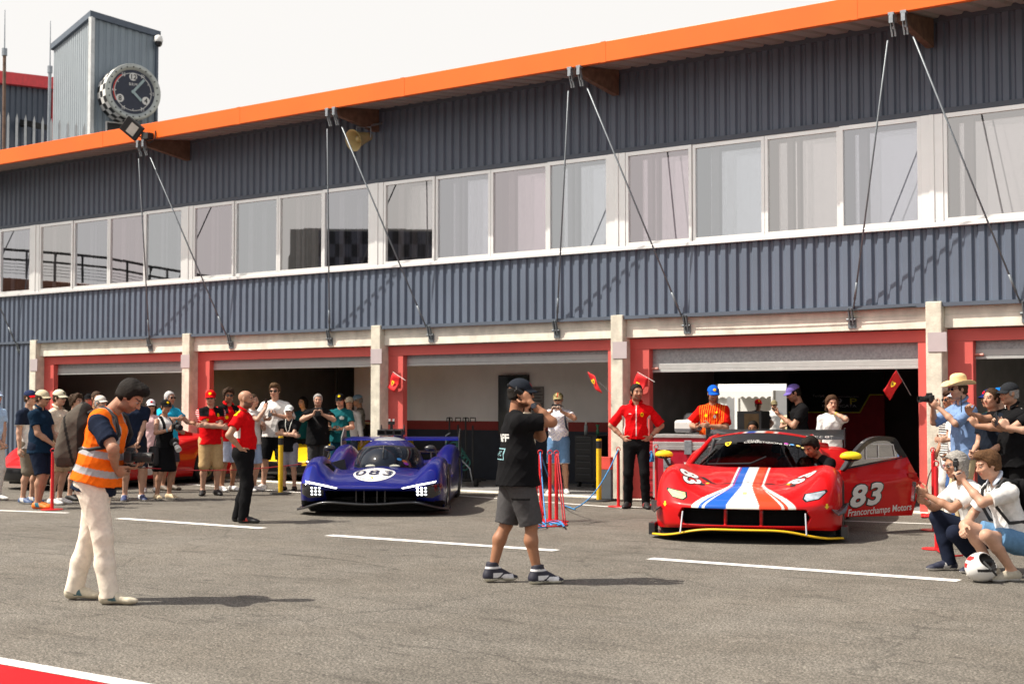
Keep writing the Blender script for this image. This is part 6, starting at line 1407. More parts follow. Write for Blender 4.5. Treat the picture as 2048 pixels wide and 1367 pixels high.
def flag2(px, py, label, s=.30, sg=1):
    P = at_y(px, py, YR - .14); T = thing('hand_flag', label, 'flag', P, group='small red flags on the garage jambs'); st = Vector((-sg*.42, -.55, .72)).normalized(); base = Vector((0, .12, -.30)); tip = base - Vector((0, 0, 0)) + st*.0
    tip = Vector((-sg*.10, -.16, .06)); base = base if sg > 0 else Vector((.24, .1, -.32)); tip = tip if sg > 0 else Vector((-.10, -.16, .08)); ax = (base - tip).normalized() if sg > 0 else Vector((.75, -.2, -.35)).normalized(); x = Vector((-sg*.45, -.1, -.72)).normalized() if sg > 0 else Vector((.45, -.05, -.85)).normalized(); V = []; n = 9
    for i in range(n):
        for j in range(6): V.append(tip + ax*(s*.62*j/5) + x*(s*1.1*i/(n-1)) + Vector((0, -1, 0))*.015*math.sin(i*.8 + j))
    o = mk('cloth', V, grid_faces(n, 6), mat('flag_red', None), T, True); sm = o.modifiers.new('thickness', 'SOLIDIFY'); sm.thickness = .002
    c_ = tip + ax*(s*.31) + x*(s*.5) + Vector((0, -.03, 0)); Mx = frame(c_, -x.cross(Vector((0, -1, 0))) if sg > 0 else x.cross(Vector((0, 1, 0))), Vector((0, -1, 0))); sp = shield_poly(s*.28); mk('shield', [Mx @ Vector(v) for v in sp], [tuple(range(10))], yld, T); mk('shield_horse', [Mx @ Vector((hx*s*.22, hy*s*.26, .004)) for hx, hy in HORSE], [tuple(range(len(HORSE)))], bkd, T)
    mb = MB(); mb.tube([tip, base], .004, 6); mb.build('stick', M['steel'], T)
flag2(1815, 748, 'small red flag with yellow shield hung at the right end of red car bay', .31, 1)
flag2(1196, 752, 'small red flag with yellow shield left of the pillar by the floral polo man', .30, -1)
# grey and red sign stand by the jamb
P = G(1208, 1001); T = thing('sign_stand', 'low grey sign stand with red top band beside yellow post', 'sign', P)
mb = MB(); mb.box((-.10, .02, .03), (.13, .07, .50)); mb.build('panel', mat('sign_grey', (.075, .09, .105), .6), T, bevel=.005); mb = MB(); mb.box((-.10, .016, .50), (.13, .072, .70)); mb.build('red_band', mat('sign_red', (.62, .07, .05), .55), T, bevel=.004)
mb = MB(); mb.box((-.14, -.06, .0), (.17, .16, .032)); mb.build('foot', M['matte'], T)
# flight case, blower, grey case, cabinet
P = at_d(1372, 900, 22.2); P.z = 0
fc_ = thing('flight_case', 'red flight case with aluminium edges behind the red race car', 'case', P, YAW*0 + math.radians(14))
rl = mat('case_red', (.42, .012, .03), .3, var=.1, coat=.3); al = mat('aluminium_edge', (.62, .61, .60), .35, metal=.7, var=.15)
mb = MB(); mb.box((-.52, 0, .10), (.52, .62, .86)); mb.box((-.52, 0, .93), (.52, .62, 1.04)); mb.build('panel', rl, fc_)
mb = MB()
for z0, z1 in ((.08, .14), (.83, .90), (.905, .955), (1.02, 1.07)): mb.box((-.535, -.015, z0), (.535, .635, z1))
for x in (-.535, .495, -.36): mb.box((x, -.014, .14), (x+.04, .63, .83))
mb.build('edge', al, fc_, bevel=.004)
mb = MB(); mb.box((-.02, -.03, .76), (.10, -.012, .98)); mb.build('latch', M['steel'], fc_, bevel=.006); mb = MB(); mb.box((-.36, -.03, .55), (-.24, -.012, .70)); mb.build('latch', M['steel'], fc_, bevel=.006)
mb = MB(); mb.box((-.03, -.006, .42), (.04, -.002, .64)); mb.build('label', M['white'], fc_)
for x in (-.42, .42):
    mb = MB(); mb.tube([(x-.03, .1, .05), (x+.03, .1, .05)], .05, 14); mb.build('castor', M['rubber'], fc_)
lb_ = thing('leaf_blower', 'white and grey leaf blower lying on the red flight case', 'blower', P + Vector((-.10, .2, 1.07)), R(14))
f = Field(); f.box((-.02, 0, .12), rotz(.2), (.16, .09, .10), .03, .04); f.cone((.10, 0, .12), (.32, 0, .07), .075, .055, .04); f.cone((-.15, 0, .20), (.06, 0, .22), .02, .02, .02); V, F = f.mesh(.012); C = np.tile(np.array((.60, .59, .57)), (len(V), 1)); C[V[:, 2] < .09] = (.14, .14, .15); C[(np.abs(V[:, 0]-.2) < .02)] = (.5, .12, .03); mk('housing', V, F, M['paint'], lb_, True, C)
mb = MB(); mb.tube([(.28, 0, .075), (.48, -.02, .05)], .05, 14); mb.build('nozzle', M['black'], lb_, smooth=True)
ht = thing('hard_case', 'dark topped equipment bin standing left of striped shirt man', 'bin', at_d(1385, 840, 23.5)); ht.location.z = 1.05
mb = MB(); mb.lathe([(0, .0), (.12, .0), (.14, .18), (.15, .2), (.14, .30), (.10, .34), (0, .35)], 18); mb.build('tub', M['white'], ht, auto=40)
P = at_d(1497, 850, 23.8); P.z = 0; T = thing('shelf_unit', 'grey metal unit with a pale wooden panel behind car wing', 'cabinet', P, R(10))
mb = MB(); mb.box((-.20, 0, 0), (.22, .5, 1.42)); mb.build('frame', mat('unit_grey', (.16, .17, .17), .5), T, bevel=.01); mb = MB(); mb.box((-.07, -.012, .6), (.18, -.002, 1.38)); mb.build('wood_panel', mat('pale_ply', (.42, .28, .14), .6, var=.15), T); mb = MB(); mb.box((-.02, -.03, 1.05), (.03, -.012, 1.15)); mb.build('handle', M['steel'], T)
P = at_d(1312, 950, 22.6); P.z = 0; T = thing('tool_cabinet', 'dark red cabinet standing behind the man with hands on hips', 'cabinet', P, R(10))
mb = MB(); mb.box((-.24, 0, .08), (.22, .5, .95)); mb.build('body', mat('cab_red', (.30, .010, .014), .4), T, bevel=.01); mb = MB()
for k in range(4): mb.box((-.21, -.01, .15 + .2*k), (.19, .0, .30 + .2*k))
mb.build('drawer', mat('cab_red2', (.36, .012, .018), .35), T, bevel=.006)
P = at_d(1172, 940, 26.3); P.z = 0; T = thing('tool_chest', 'black roller tool chest with grey drawers behind the floral polo man', 'tool chest', P, R(4))
mb = MB(); mb.box((-.24, 0, .10), (.24, .5, .96)); mb.build('body', M['black'], T, bevel=.01)
for k in range(7):
    z = .16 + .115*k; mb = MB(); mb.box((-.21, -.012, z), (.13, .0, z + .10)); dr_ = mb.build('drawer', mat('drawer_dark', (.010, .011, .012), .5), T, bevel=.004); mb = MB(); mb.box((-.19, -.03, z + .075), (.11, -.012, z + .090)); mb.build('handle', mat('handle_dark', (.06, .065, .07), .5), dr_)
for x in (-.18, .18): mb = MB(); mb.tube([(x-.02, .06, .055), (x+.02, .06, .055)], .055, 14); mb.build('castor', M['rubber'], T)
T = thing('bottle', 'clear water bottle standing on the black tool chest', 'bottle', P + Vector((-.10, .15, .96))); mb = MB(); mb.lathe([(0, 0), (.035, 0), (.035, .16), (.015, .21), (.015, .235), (0, .235)], 14); mb.build('body', mat('bottle_clear', (.35, .40, .42), .1), T, smooth=True); mb = MB(); mb.lathe([(.017, .21), (.017, .24), (0, .24)], 12); mb.build('cap', M['white'], T)
T = thing('funnel', 'small green funnel bottle on the right of tool chest', 'bottle', P + Vector((.16, .15, .96))); mb = MB(); mb.lathe([(0, 0), (.03, 0), (.03, .09), (.012, .13), (.04, .20), (.038, .20), (.01, .13)], 14); mb.build('body', mat('bottle_green', (.05, .22, .12), .3), T, smooth=True)
# pit equipment trolley with hoses
P = at_d(921, 960, 26.6); P.z = 0; T = thing('pit_trolley', 'black pit trolley hung with teal green hoses behind blue car', 'trolley', P, R(20))
mb = MB()
for x in (-.22, -.05, .10, .24): mb.tube([(x, .0, .1), (x, .0, 1.22 + .08*math.sin(x*20))], .018, 8); mb.tube([(x-.05, 0, 1.2), (x-.05, 0, 1.28), (x+.05, 0, 1.28), (x+.05, 0, 1.2)], .012, 6)
mb.tube([(-.3, 0, .12), (.4, 0, .12)], .025); mb.tube([(-.3, .3, .12), (.4, .3, .12)], .025); mb.build('frame', M['matte'], T, smooth=True)
mb = MB(); mb.tube([(.0, -.1, .55), (.25, -.2, .35), (.30, -.2, .1)], .014); mb.tube([(-.28, -.03, .3), (-.28, -.03, .95), (-.2, -.03, 1.0)], .014); mb.build('tow_bar', M['steel'], T, smooth=True)
r = random.Random(3)
for k in range(6):
    c_ = Vector((-.16 + .05*k, -.05, .78 - .07*k)); mb = MB(); mb.tube([c_ + Vector(((.10 + .02*r.random())*math.cos(t), .03*math.sin(3*t), .12*math.sin(t))) for t in np.linspace(0, 6.6, 26)], .014, 6); mb.build('hose', mat('hose_teal', (.012, .10, .085), .4), T, smooth=True)
for x in (-.25, .32): mb = MB(); mb.tube([(x-.03, -.05, .07), (x+.03, -.05, .07)], .07, 14); mb.build('castor', M['rubber'], T)
# dark screen and notice on the white wall
a, b = at_y(999, 750, 22.77), at_y(1059, 870, 22.77); T = thing('wall_screen', 'tall black screen on the white garage wall behind crew man', 'screen', (a.x, 22.77, b.z)); mb = MB(); mb.box((0, -.05, 0), (b.x-a.x, .0, a.z-b.z)); mb.build('panel', M['black'], T, bevel=.01); mb = MB(); mb.box((.03, -.056, .03), (b.x-a.x-.03, -.051, a.z-b.z-.03)); mb.build('glass', M['lens'], T)
a, b = at_y(1063, 773, 22.77), at_y(1087, 832, 22.77); T = thing('notice', 'grey notice sheet pinned on the white wall beside black screen', 'notice', (a.x, 22.785, b.z)); mb = MB(); mb.box((0, -.006, 0), (b.x-a.x, 0, a.z-b.z)); mb.build('sheet', mat('notice_grey', (.22, .21, .20), .7), T); mb = MB()
for k in range(9): mb.box((.02, -.009, .05 + k*.06), (b.x-a.x-.02 - .03*(k % 3), -.007, .075 + k*.06))
mb.build('print', mat('notice_print', (.10, .10, .10), .7), T)
# banner wall in the red car's bay
a, b = at_y(1578, 770, 26.5), at_y(1768, 770, 26.5); W_ = b.x - a.x; BNR = thing('banner_wall', 'dark red and black banner wall with yellow line and 499P lettering', 'banner', (a.x, 26.5, 0))
zt = a.z; zl = at_y(1660, 824, 26.5).z; zu = at_y(1750, 789, 26.5).z; k1 = at_y(1720, 824, 26.5).x - a.x; k2 = at_y(1740, 789, 26.5).x - a.x
mb = MB(); mb.box((0, 0, 0), (W_, .05, zt + .25)); mb.build('board', mat('banner_red', (.5, .02, .03), .6), BNR)
mb = MB(); mb.prism([(0, zl), (k1, zl), (k2, zu), (W_, zu), (W_, zt + .25), (0, zt + .25)], -.004, 0, Matrix(((1,0,0,0),(0,0,1,0),(0,1,0,0),(0,0,0,1)))); mb.build('black_field', mat('banner_field', (.012, .013, .016), .6), BNR)
mb = MB(); h_ = .018
for (x0_, z0_), (x1_, z1_) in (((0, zl), (k1, zl)), ((k1, zl), (k2, zu)), ((k2, zu), (W_, zu))): mb.tube([(x0_, -.008, z0_), (x1_, -.008, z1_)], .018, 4)
mb.build('yellow_line', mat('banner_yellow', (.9, .8, .08), .5), BNR)
bg = mat('banner_grey', (.85, .85, .88), .5, var=0)
def bt(s, px, py, sz, m, **kw):
    p = at_y(px, py, 26.49); text_obj('lettering', s, sz, Matrix.Translation((p.x - a.x, -.008, p.z)) @ Matrix(((1,0,0,0),(0,0,-1,0),(0,1,0,0),(0,0,0,1))), m, BNR, **kw)
bt('Ferrari', 1637, 791, .055, bg, wide=1.1); bt('499', 1664, 802, .115, bg, wide=1.75, bold=.01); bt('P', 1706, 802, .115, MATS['banner_yellow'], wide=2.0, bold=.01); bt('MODIFICATA', 1678, 811, .048, bg, wide=1.75)
mb = MB(); p = at_y(1652, 793, 26.49); q = at_y(1717, 793, 26.49); mb.box((p.x-a.x, -.007, p.z-.004), (q.x-a.x, -.004, p.z+.004)); mb.build('rule', bg, BNR)
# helmet on the ground
P = G(1962, 1163); T = thing('crash_helmet', 'white open crash helmet with red stripes lying on the ground', 'helmet', P + UP*.13, 0); dirh = (-RGT*.5 + FWD*.1)
f = Field(); f.ell((0, 0, 0), np.eye(3), (.135, .155, .132), .02); f.ell((.11, -.03, .07), np.eye(3), (.115, .11, .075), .02, sub=True); V, F = f.mesh(.008); C = np.tile(np.array((.74, .73, .71)), (len(V), 1))
q = V; inner = (((q[:, 0]-.11)/.118)**2 + ((q[:, 1]+.03)/.113)**2 + ((q[:, 2]-.07)/.078)**2 < 1.03); C[inner] = (.015, .015, .016); C[(q[:, 0] < -.02) & (np.abs(q[:, 1] + .09) < .035) & (q[:, 2] > .0) & (q[:,2] < .1) & (np.abs(q[:,2]-.05) > .012)] = (.55, .03, .03); C[(np.abs(q[:, 1] + .035) < .008) & (q[:, 0] < 0) & (q[:,2] > -.03)] = (.02, .02, .02); C[(q[:, 2] < .0) & (q[:, 2] > -.03) & (q[:, 0] > .02)] = (.02, .02, .022)
mk('shell', V, F, M['paint'], T, True, C); mb = MB(); mb.tube([(.06, -.1, .06), (.14, -.14, .0), (.17, -.1, -.05)], .010); mb.build('chin_strap', M['matte'], T)
# ================================================================== THE PEOPLE
RED = srgb(208, 16, 22); BLK = (.008, .008, .009); NAVY = (.012, .018, .036); WHT = (.72, .71, .69); CREAM = srgb(226, 214, 190); KHAKI = srgb(186, 156, 112); DEN = srgb(98, 132, 168); GRYH = (.30, .29, .28); BRH = (.045, .024, .012); DKH = (.012, .009, .007); YEL = srgb(250, 205, 20)
PHN = mat('phone_glass', (.012, .013, .016), .12, var=0, coat=.5)
def phone(D, label, pos=None, side=1, nrm=None, land=False, tilt=0, size=1.0, case=None):
    p = D['tips'][side] if pos is None else np.array(pos, float)
    P = pt(D, p); n = vec(D, nrm if nrm is not None else (0, 1, .15)); upv = Vector((0, 0, 1)); x = upv.cross(n).normalized(); 
    Mx = frame((0, 0, 0), x, n); 
    if land: Mx = Mx @ Matrix.Rotation(math.pi/2, 4, 'Z')
    Mx = Mx @ Matrix.Rotation(R(tilt), 4, 'Z')
    T = thing('phone', label, 'phone', P); mb = MB(); mb.box((-.037*size, -.078*size, -.0045), (.037*size, .078*size, .0045), Mx); mb.build('case', case or PHN, T, bevel=.004)
    mb = MB(); mb.box((-.034*size, -.074*size, -.0062), (.034*size, .074*size, -.0046), Mx); mb.build('screen', M['lens'], T)
    mb = MB(); mb.box((.008, .04, .0046), (.030, .070, .007), Mx); mb.build('camera_bump', M['black'], T, bevel=.002)
    return T
def camera(D, label, pos, aim=(0, 1, 0), lens=.10, lr=.036, col=None, strap=None):
    P = pt(D, pos); a = vec(D, aim); T = thing('camera', label, 'camera', P)
    Mx = frame((0, 0, 0), Vector((0, 0, 1)).cross(a) * -1, a); uy = -1 if (Mx.to_3x3() @ Vector((0, 1, 0))).z < 0 else 1
    mb = MB(); mb.box((-.068, -.045, -.035), (.068, .045, .03), Mx); mb.build('body', M['black'], T, bevel=.012)
    mb = MB(); mb.prism([(-.03, uy*.044), (.03, uy*.044), (.018, uy*.072), (-.018, uy*.072)], -.03, .035, Mx); mb.build('viewfinder', M['black'], T, bevel=.004)
    mb = MB(); mb.lathe([(lr*.8, .028), (lr*.85, .05), (lr, .055), (lr, .028+lens*.6), (lr*1.12, .03+lens*.65), (lr*1.15, .03+lens), (lr*.95, .03+lens), (lr*.85, .02+lens*.9), (0, .02+lens*.9)], 20, Mx); lo = mb.build('lens', col or M['black'], T, auto=40)
    mb = MB(); mb.lathe([(lr*1.01, .03+lens*.25), (lr*1.05, .03+lens*.27), (lr*1.05, .03+lens*.45), (lr*1.01, .03+lens*.47)], 20, Mx); mb.build('focus_ring', M['rubber'], lo)
    return T
def strap(pts, wdt=.012, name='strap', m=None, parent=None):
    mb = MB(); mb.tube(pts, wdt, 6); return mb.build(name, m or M['matte'], parent, smooth=True)
def around_neck(D, low=.2, col=(.6,.6,.6), name='lanyard'):
    r = []
    for t in np.linspace(0, 1, 15):
        a = math.pi * (1 - 2*t); sgn = math.sin(a); x = .075 * math.sin(a); 
        if abs(t - .5) > .28: y, z = -.02 + .06*(1-abs(t-.5)*2)*1.5, .555
        else:
            y, z = .125, .50 - low * math.cos((t-.5)/.28*math.pi/2)
            x = .07 * (t - .5)/.28 * -1
        r.append(D['T'](x, y, z))
    strap(r, .008, name, mat('lanyard_' + name, col, .7), D['root'])
CLASP = dict(hands=[(-.03, .19, .90), (.03, .20, .91)], elbows=[(-1, -.4, 0), (1, -.4, 0)], grip=[.45, .5], palms=[(1, .2, 0), (-1, .2, 0)])
CROSS = dict(hands=[(.13, .17, 1.18), (-.14, .21, 1.15)], elbows=[(-1, .15, -.3), (1, .15, -.3)], grip=[.3, .3], palms=[(0, -1, 0), (0, -1, 0)])
HIPS = dict(hands=[(-.185, .03, 1.0), (.185, .03, 1.0)], elbows=[(-1, -.35, .15), (1, -.35, .15)], grip=[.25, .25], palms=[(1, 0, -.2), (-1, 0, -.2)], hand_end=[(.62, .55, -.5), (-.62, .55, -.5)])
def HOLD(z=1.45, y=.30, x=.07, el=(-.6, .1, -1), **k):
    d = dict(hands=[(-x, y, z), (x, y, z)], elbows=[el, (-el[0], el[1], el[2])], grip=[.55, .55], palms=[(1, .2, 0), (-1, .2, 0)], hand_end=[(.35, .3, 1), (-.35, .3, 1)]); d.update(k); return d
def BELLY(z=1.14): return dict(hands=[(-.10, .26, z), (.08, .27, z)], elbows=[(-.8, -.5, -.6), (.8, -.5, -.6)], grip=[.5, .55], palms=[(.6, 0, .8), (-.6, 0, .8)])
def patches(base, *ps):
    """ps: (colour, test(x, y, z in trunk coordinates, D))"""
    def fn(V, t, D):
        C = np.tile(np.array(base, float), (len(V), 1))
        for c, test in ps: C[test(t[:, 0], t[:, 1], t[:, 2])] = c
        return C
    return fn
def blob(cx, cz, rx, rz, front=True): return lambda x, y, z: (((x-cx)/rx)**2 + ((z-cz)/rz)**2 < 1) & ((y > 0) if front else (y < 0))
TEAM = patches(RED, (BLK, lambda x, y, z: (z > .40) & (np.abs(x) > .06 - (z-.4)*.2) & (np.abs(x) < .21)), (YEL, blob(.085, .34, .026, .026)), (YEL, blob(-.10, .425, .020, .026)), (BLK, blob(-.10, .425, .008, .013)), (WHT, lambda x, y, z: (np.abs(x) > .215) & (np.sin(z*190) > .5)), (WHT, blob(-.09, .31, .03, .012)))

# --- the two large foreground figures
D = person('man in black crew t-shirt and grey cargo shorts holding a radio to his ear', (1034, 1165), 103, 1.76, SKIN_T, g=1.10, belly=.12, h=.006, twist=-4,
    feet=[(-.10, -.17, 0), (.11, .19, 2)], hands=[(-.015, .20, 1.47), (.135, .085, 1.565)], elbows=[(-.7, .2, -1), (.5, .9, -1.2)], grip=[.6, .42], palms=[(.5, -.8, 0), (-1, 0, 0)], hand_end=[(.4, -.2, 1), (-.25, -.55, .75)],
    head=(16, 4), top=('tee', BLK, dict(sleeve=.72, hem=-.085, loose=1.22, wr=.006)), bottom=('shorts', patches((.075, .073, .075), ((.060,.058,.060), lambda x, y, z: (x > .10) & (np.abs(y) < .075) & (z < -.20) & (z > -.35)), ((.02,.02,.02), lambda x, y, z: (x > .10) & (np.abs(y) < .08) & (z < -.19) & (z > -.205))), .985, 1.16), shoes=((.015, .015, .03), (.62, .60, .50), (.68, .68, .70), .075),
    hair=('short', DKH), hat=('cap', (.018, .022, .030), dict(badge=(.35, .04, .05))), glasses=True, beard=((.02, .014, .01), .55))
STAFF = D
D['root'].name = 'person'
wr_, el_ = D['wr'][1], D['el'][1]; d = nrm_(wr_ - el_); a = wr_ - d*.045
mb = MB(); mb.tube([a - d*.014, a + d*.014], .034, 14); wtc = mb.build('watch', M['matte'], D['root'], smooth=False)
fx = nrm_(np.array([.75, -.5, .2]) - d*np.dot(np.array([.75,-.5,.2]), d)); mb = MB(); mb.tube([a + fx*.028, a + fx*.044], .023, 16); mb.build('watch_face', mat('watch_dial', (.05, .06, .08), .3), wtc)
T = thing('walkie_talkie', 'black two way radio with stub aerial held at the crew man ear', 'radio', pt(D, D['hp'](.085, .0, .015))); q = vec(D, (.1, -.75, .42)); Mx = frame((0,0,0), q.orthogonal(), q)
mb = MB(); mb.box((-.02, -.028, -.07), (.02, .028, .05), Mx); mb.build('body', M['black'], T, bevel=.006); mb = MB(); mb.tube([q*.05, q*.13], [.009, .007]); mb.build('aerial', M['black'], T)
bv = bvh_of(D['shirt'])
def on_back(name, s, size, x, z, m, **kw):
    V, F = text_geo(s, size, **kw); Mx = frame(D['T'](x, -.1, z), D['Tt'] @ np.array([1, 0, 0]), D['Tt'] @ np.array([0, -1, 0])); decal(name, V, F, Mx, bv, m, D['root'], .0025, .012, .7)
pw = mat('print_white', (.66, .66, .64), .8, var=0); ptl = mat('print_teal', (.22, .42, .46), .8, var=0)
on_back('shirt_lettering', 'STAFF', .062, .01, .33, pw, bold=.035, wide=1.15)
on_back('shirt_lettering', 'FC', .042, .045, .195, ptl, shear=.2)
n_ = 40; sw = [(.09*t - .085, .026*math.sin(19*t)*(1 - .4*t), 0) for t in np.linspace(0, 1, n_)]
decal('print_swash', [(x, y - .004, 0) for x, y, _ in sw] + [(x + .004, y + .004, 0) for x, y, _ in sw], [(i, i+1, n_+i+1, n_+i) for i in range(n_-1)], frame(D['T'](.01, -.1, .19), D['Tt'] @ np.array([1,0,0]), D['Tt'] @ np.array([0,-1,0])), bv, ptl, D['root'], .0025, .012, .7)
fr_ = [(-.115,-.05),(.115,-.05),(.115,.05),(-.115,.05),(-.105,-.042),(.105,-.042),(.105,.042),(-.105,.042)]
decal('print_frame', [(x, y, 0) for x, y in fr_], [(0,1,5,4),(1,2,6,5),(2,3,7,6),(3,0,4,7)], frame(D['T'](.01, -.1, .19), D['Tt'] @ np.array([1,0,0]), D['Tt'] @ np.array([0,-1,0])), bv, ptl, D['root'], .0025, .012, .7)

ORG = (.95, .17, .012); SIL = (.40, .41, .42)
D = person('photographer in orange hi-vis vest and cream trousers looking down at his camera', (187, 1203), 84, 1.80, SKIN_M, g=1.08, h=.006, lean=13, belly=.1,
    feet=[(-.11, -.17, 0), (.11, .20, 3)], knees=[(-.1, 1, 0), (.1, 1, 0)], hands=[(-.03, .24, 1.04), (.10, .20, 1.04)], elbows=[(-.8, .2, -.6), (.9, .6, -.05)], grip=[.25, .45], palms=[(.1, 0, 1), (-1, 0, .4)], hand_end=[(.25, 1, -.1), (-.4, .35, -.5)],
    head=(0, 34), neck_fwd=.05, top=('tee', NAVY, dict(sleeve=.74, hem=-.085, loose=1.06)), bottom=('trousers', srgb(234, 222, 206), .9, 1.16), shoes=(srgb(206, 196, 174), srgb(190, 180, 160), (.06, .13, .15)), hair=('full', DKH), beard=((.03, .02, .015), .45))
HV = D
# vest
f = D['top_field'](.014, 0, -.01, 1.15, wr_=.006, sd0=3); 
for i in (0, 1): f.cone(D['T']((-1 if i == 0 else 1)*.06, -.015, .505), D['T']((-1 if i == 0 else 1)*.150, -.012, .478), .066, .082, .05)
for i in (0, 1):
    sg = -1 if i == 0 else 1; f.ell(D['T'](sg*.265, .01, .40), D['Tt'].T, (.075, .10, .16), .01, sub=True)
V, F = f.mesh(.006); V = smooth_mesh(V, F); t = (V - D['pel']) @ D['Tt']; C = np.tile(np.array(ORG), (len(V), 1))
C[(np.abs(t[:, 2] - .085) < .026) | (np.abs(t[:, 2] - .225) < .026)] = SIL
C[(t[:, 2] > .25) & (np.abs(np.abs(t[:, 0]) - .095) < .026)] = SIL
C[(t[:, 2] > .475) & (np.abs(t[:, 0]) < .06)] = (.75, .14, .02)
mk('hi_vis_vest', V, F, M['cloth'], D['root'], True, C)
T = camera(D, 'black camera with long lens held by the hi-vis photographer', (.03, .29, 1.115), (-.05, 1, -.05), .15, .037)
phone(D, 'phone lying in the open palm of the hi-vis photographer', (-.01, .31, 1.045), nrm=(0, .15, 1))
# backpack
T = thing('backpack', 'dark brown backpack on the back of hi-vis photographer', 'backpack', pt(D, D['T'](0, -.185, .27)), D['root'].rotation_euler.z)
f = Field(); X = (rotx(-R(13)) ).T; f.box((0, -.02, .01), X, (.16, .125, .205), .02, .08); f.box((0, -.10, -.09), X, (.12, .05, .12), .04, .04); f.ell((0, .02, .20), X, (.12, .08, .10), .06); f.noise = wrinkle(.006, 22, 4)
V, F = f.mesh(.008); V = smooth_mesh(V, F); C = np.tile(np.array((.095, .082, .068)), (len(V), 1)); C[V[:, 2] < -.13] = (.07, .058, .05); C[np.abs(V[:, 1] + .035 + V[:,2]*.23) < .012] = (.02, .019, .018); C[V[:,1] > .035] = (.028,.026,.024)
mk('bag', V, F, M['cloth'], T, True, C)
mb = MB(); mb.tube([(-.05, .04, .24), (-.03, .02, .30), (.03, .02, .30), (.05, .04, .24)], .012); mb.build('grab_handle', M['matte'], T, smooth=True)
Ti = Matrix.LocRotScale(T.location, T.rotation_euler, (1, 1, 1)).inverted()
for sg in (-1, 1):
    pts = [Ti @ pt(D, p) for p in (D['T'](sg*.085, -.14, .50), D['T'](sg*.10, -.03, .575), D['T'](sg*.11, .09, .52), D['T'](sg*.125, .155, .40), D['T'](sg*.185, .11, .30), D['T'](sg*.195, -.02, .245), D['T'](sg*.12, -.15, .22))]
    mb = MB(); mb.tube(pts, .016, 6); mb.build('strap', M['matte'], T, smooth=True)

D = person('bald bearded man in red and white team shirt and black trousers, side on', (486, 1044), 84, 1.715, SKIN_M, g=1.10, belly=.25, h=.0065,
    feet=[(-.10, -.07, -4), (.11, .07, 4)], hands=[(-.185, .03, 1.0), (.20, .02, .99)], elbows=[(-1, -.35, .15), (1, -.75, .1)], grip=[.3, .3], palms=[(1, 0, 0), (-1, 0, 0)], hand_end=[(.4, .6, -.6), (-.5, .5, -.7)], head=(4, 3),
    top=('polo', patches(RED, (WHT, lambda x, y, z: (np.abs(x) > .09) & (y < .01) & (y > -.10 + .2*(z-.3)) & (z > .20) & (z < .47) & (np.abs(x) < .185 + .25*(.4-z)*(z < .4))), (YEL, lambda x, y, z: (z > .50) & (y < -.02))), dict(collar=RED, hem=.05, loose=1.08)), bottom=('trousers', BLK, 1.0, 1.12), shoes=(BLK, (.03, .03, .03), (.5, .04, .03)), hair=('bald', BRH), beard=((.03, .02, .016), .7))
mb = MB(); c0 = D['pel'] + np.array([0, 0, .085])
mb.tube([c0 + np.array([.168*math.cos(2*math.pi*k/24), .135*math.sin(2*math.pi*k/24), 0]) for k in range(25)], .014, 6); mb.build('belt', M['matte'], D['root'])

D = person('man in red team shirt and black trousers standing with hands on hips', (1273, 1016), -6, 1.83, SKIN_M, h=.0065, feet=[(-.14, .06, -10), (.13, -.04, 14)], head=(-22, 2), **HIPS,
    top=('polo', patches(RED, (WHT, lambda x, y, z: (np.abs(x) > .125) & (np.abs(y) < .045) & (z > .12) & (z < .42) & (np.abs(x) < .20)), (WHT, lambda x, y, z: (np.abs(x) < .007) & (y > 0) & (z > .1)), (YEL, blob(-.085, .40, .022, .030)), (BLK, blob(-.085, .40, .008, .016)), (WHT, blob(.085, .41, .022, .006))), dict(collar=RED, hem=.055, sleeve=.92)),
    bottom=('trousers', BLK, 1.0, 1.0), shoes=(BLK, (.02, .02, .02), (.25, .03, .03)), hair=('short', DKH), beard=((.03, .022, .018), .55), extras=[band_at(None, 'red', 1, (.6, .03, .03)), band_at(None, 'watch_black', 0, (.02, .02, .02), 'watch')])
strp = patches(srgb(206, 22, 16), (srgb(230, 160, 40), lambda x, y, z: (np.abs(((x*1 + 5) % .034) - .017) < .0035) & (np.abs(x) < .19)), (YEL, blob(.075, .385, .024, .024)), (WHT, blob(-.06, .37, .018, .024)), (YEL, blob(-.085, .43, .014, .018)))
D = person('man in red and yellow striped shirt and bright blue cap', (1427, 1006), -22, 1.82, SKIN_M, g=1.12, belly=.2, h=.0075, head=(-25, 14), hands=[(-.02, .26, 1.16), (.20, .20, 1.14)], elbows=[(-.9, -.5, -.5), (.9, -.6, -.4)], grip=[.4, .55], palms=[(.5, -.5, 0), (-.6, 0, .6)],
    top=('tee', strp, dict(sleeve=.80, hem=-.12, loose=1.12)), bottom=('shorts', (.09, .13, .13), 1.0, 1.08), shoes=(WHT, WHT), hair=('short', DKH), hat=('cap', srgb(24, 92, 200), dict(badge=YEL)), beard=((.04, .026, .018), .6))
phone(D, 'phone in the right hand of the man in striped shirt', side=1, nrm=(0, .6, .8))
D = person('man in black t-shirt and purple cap reading his phone in the garage', (1600, 1010), -84, 1.84, SKIN_M, h=.0075, head=(0, 22), neck_fwd=.02, hands=[(-.05, .30, 1.30), (.24, .05, .95)], elbows=[(-.6, -.3, -1), (.5, -1, 0)], grip=[.5, .3], palms=[(.4, -.3, .8), None],
    top=('tee', BLK, dict(sleeve=.68, hem=-.1, loose=1.08)), bottom=('trousers', BLK), shoes=(BLK, BLK), hair=('short', DKH), hat=('cap', srgb(118, 102, 176), {}), glasses='clear', beard=((.03, .02, .015), .5))
phone(D, 'phone read by the man in purple cap', side=0, nrm=(0, -.6, .8))
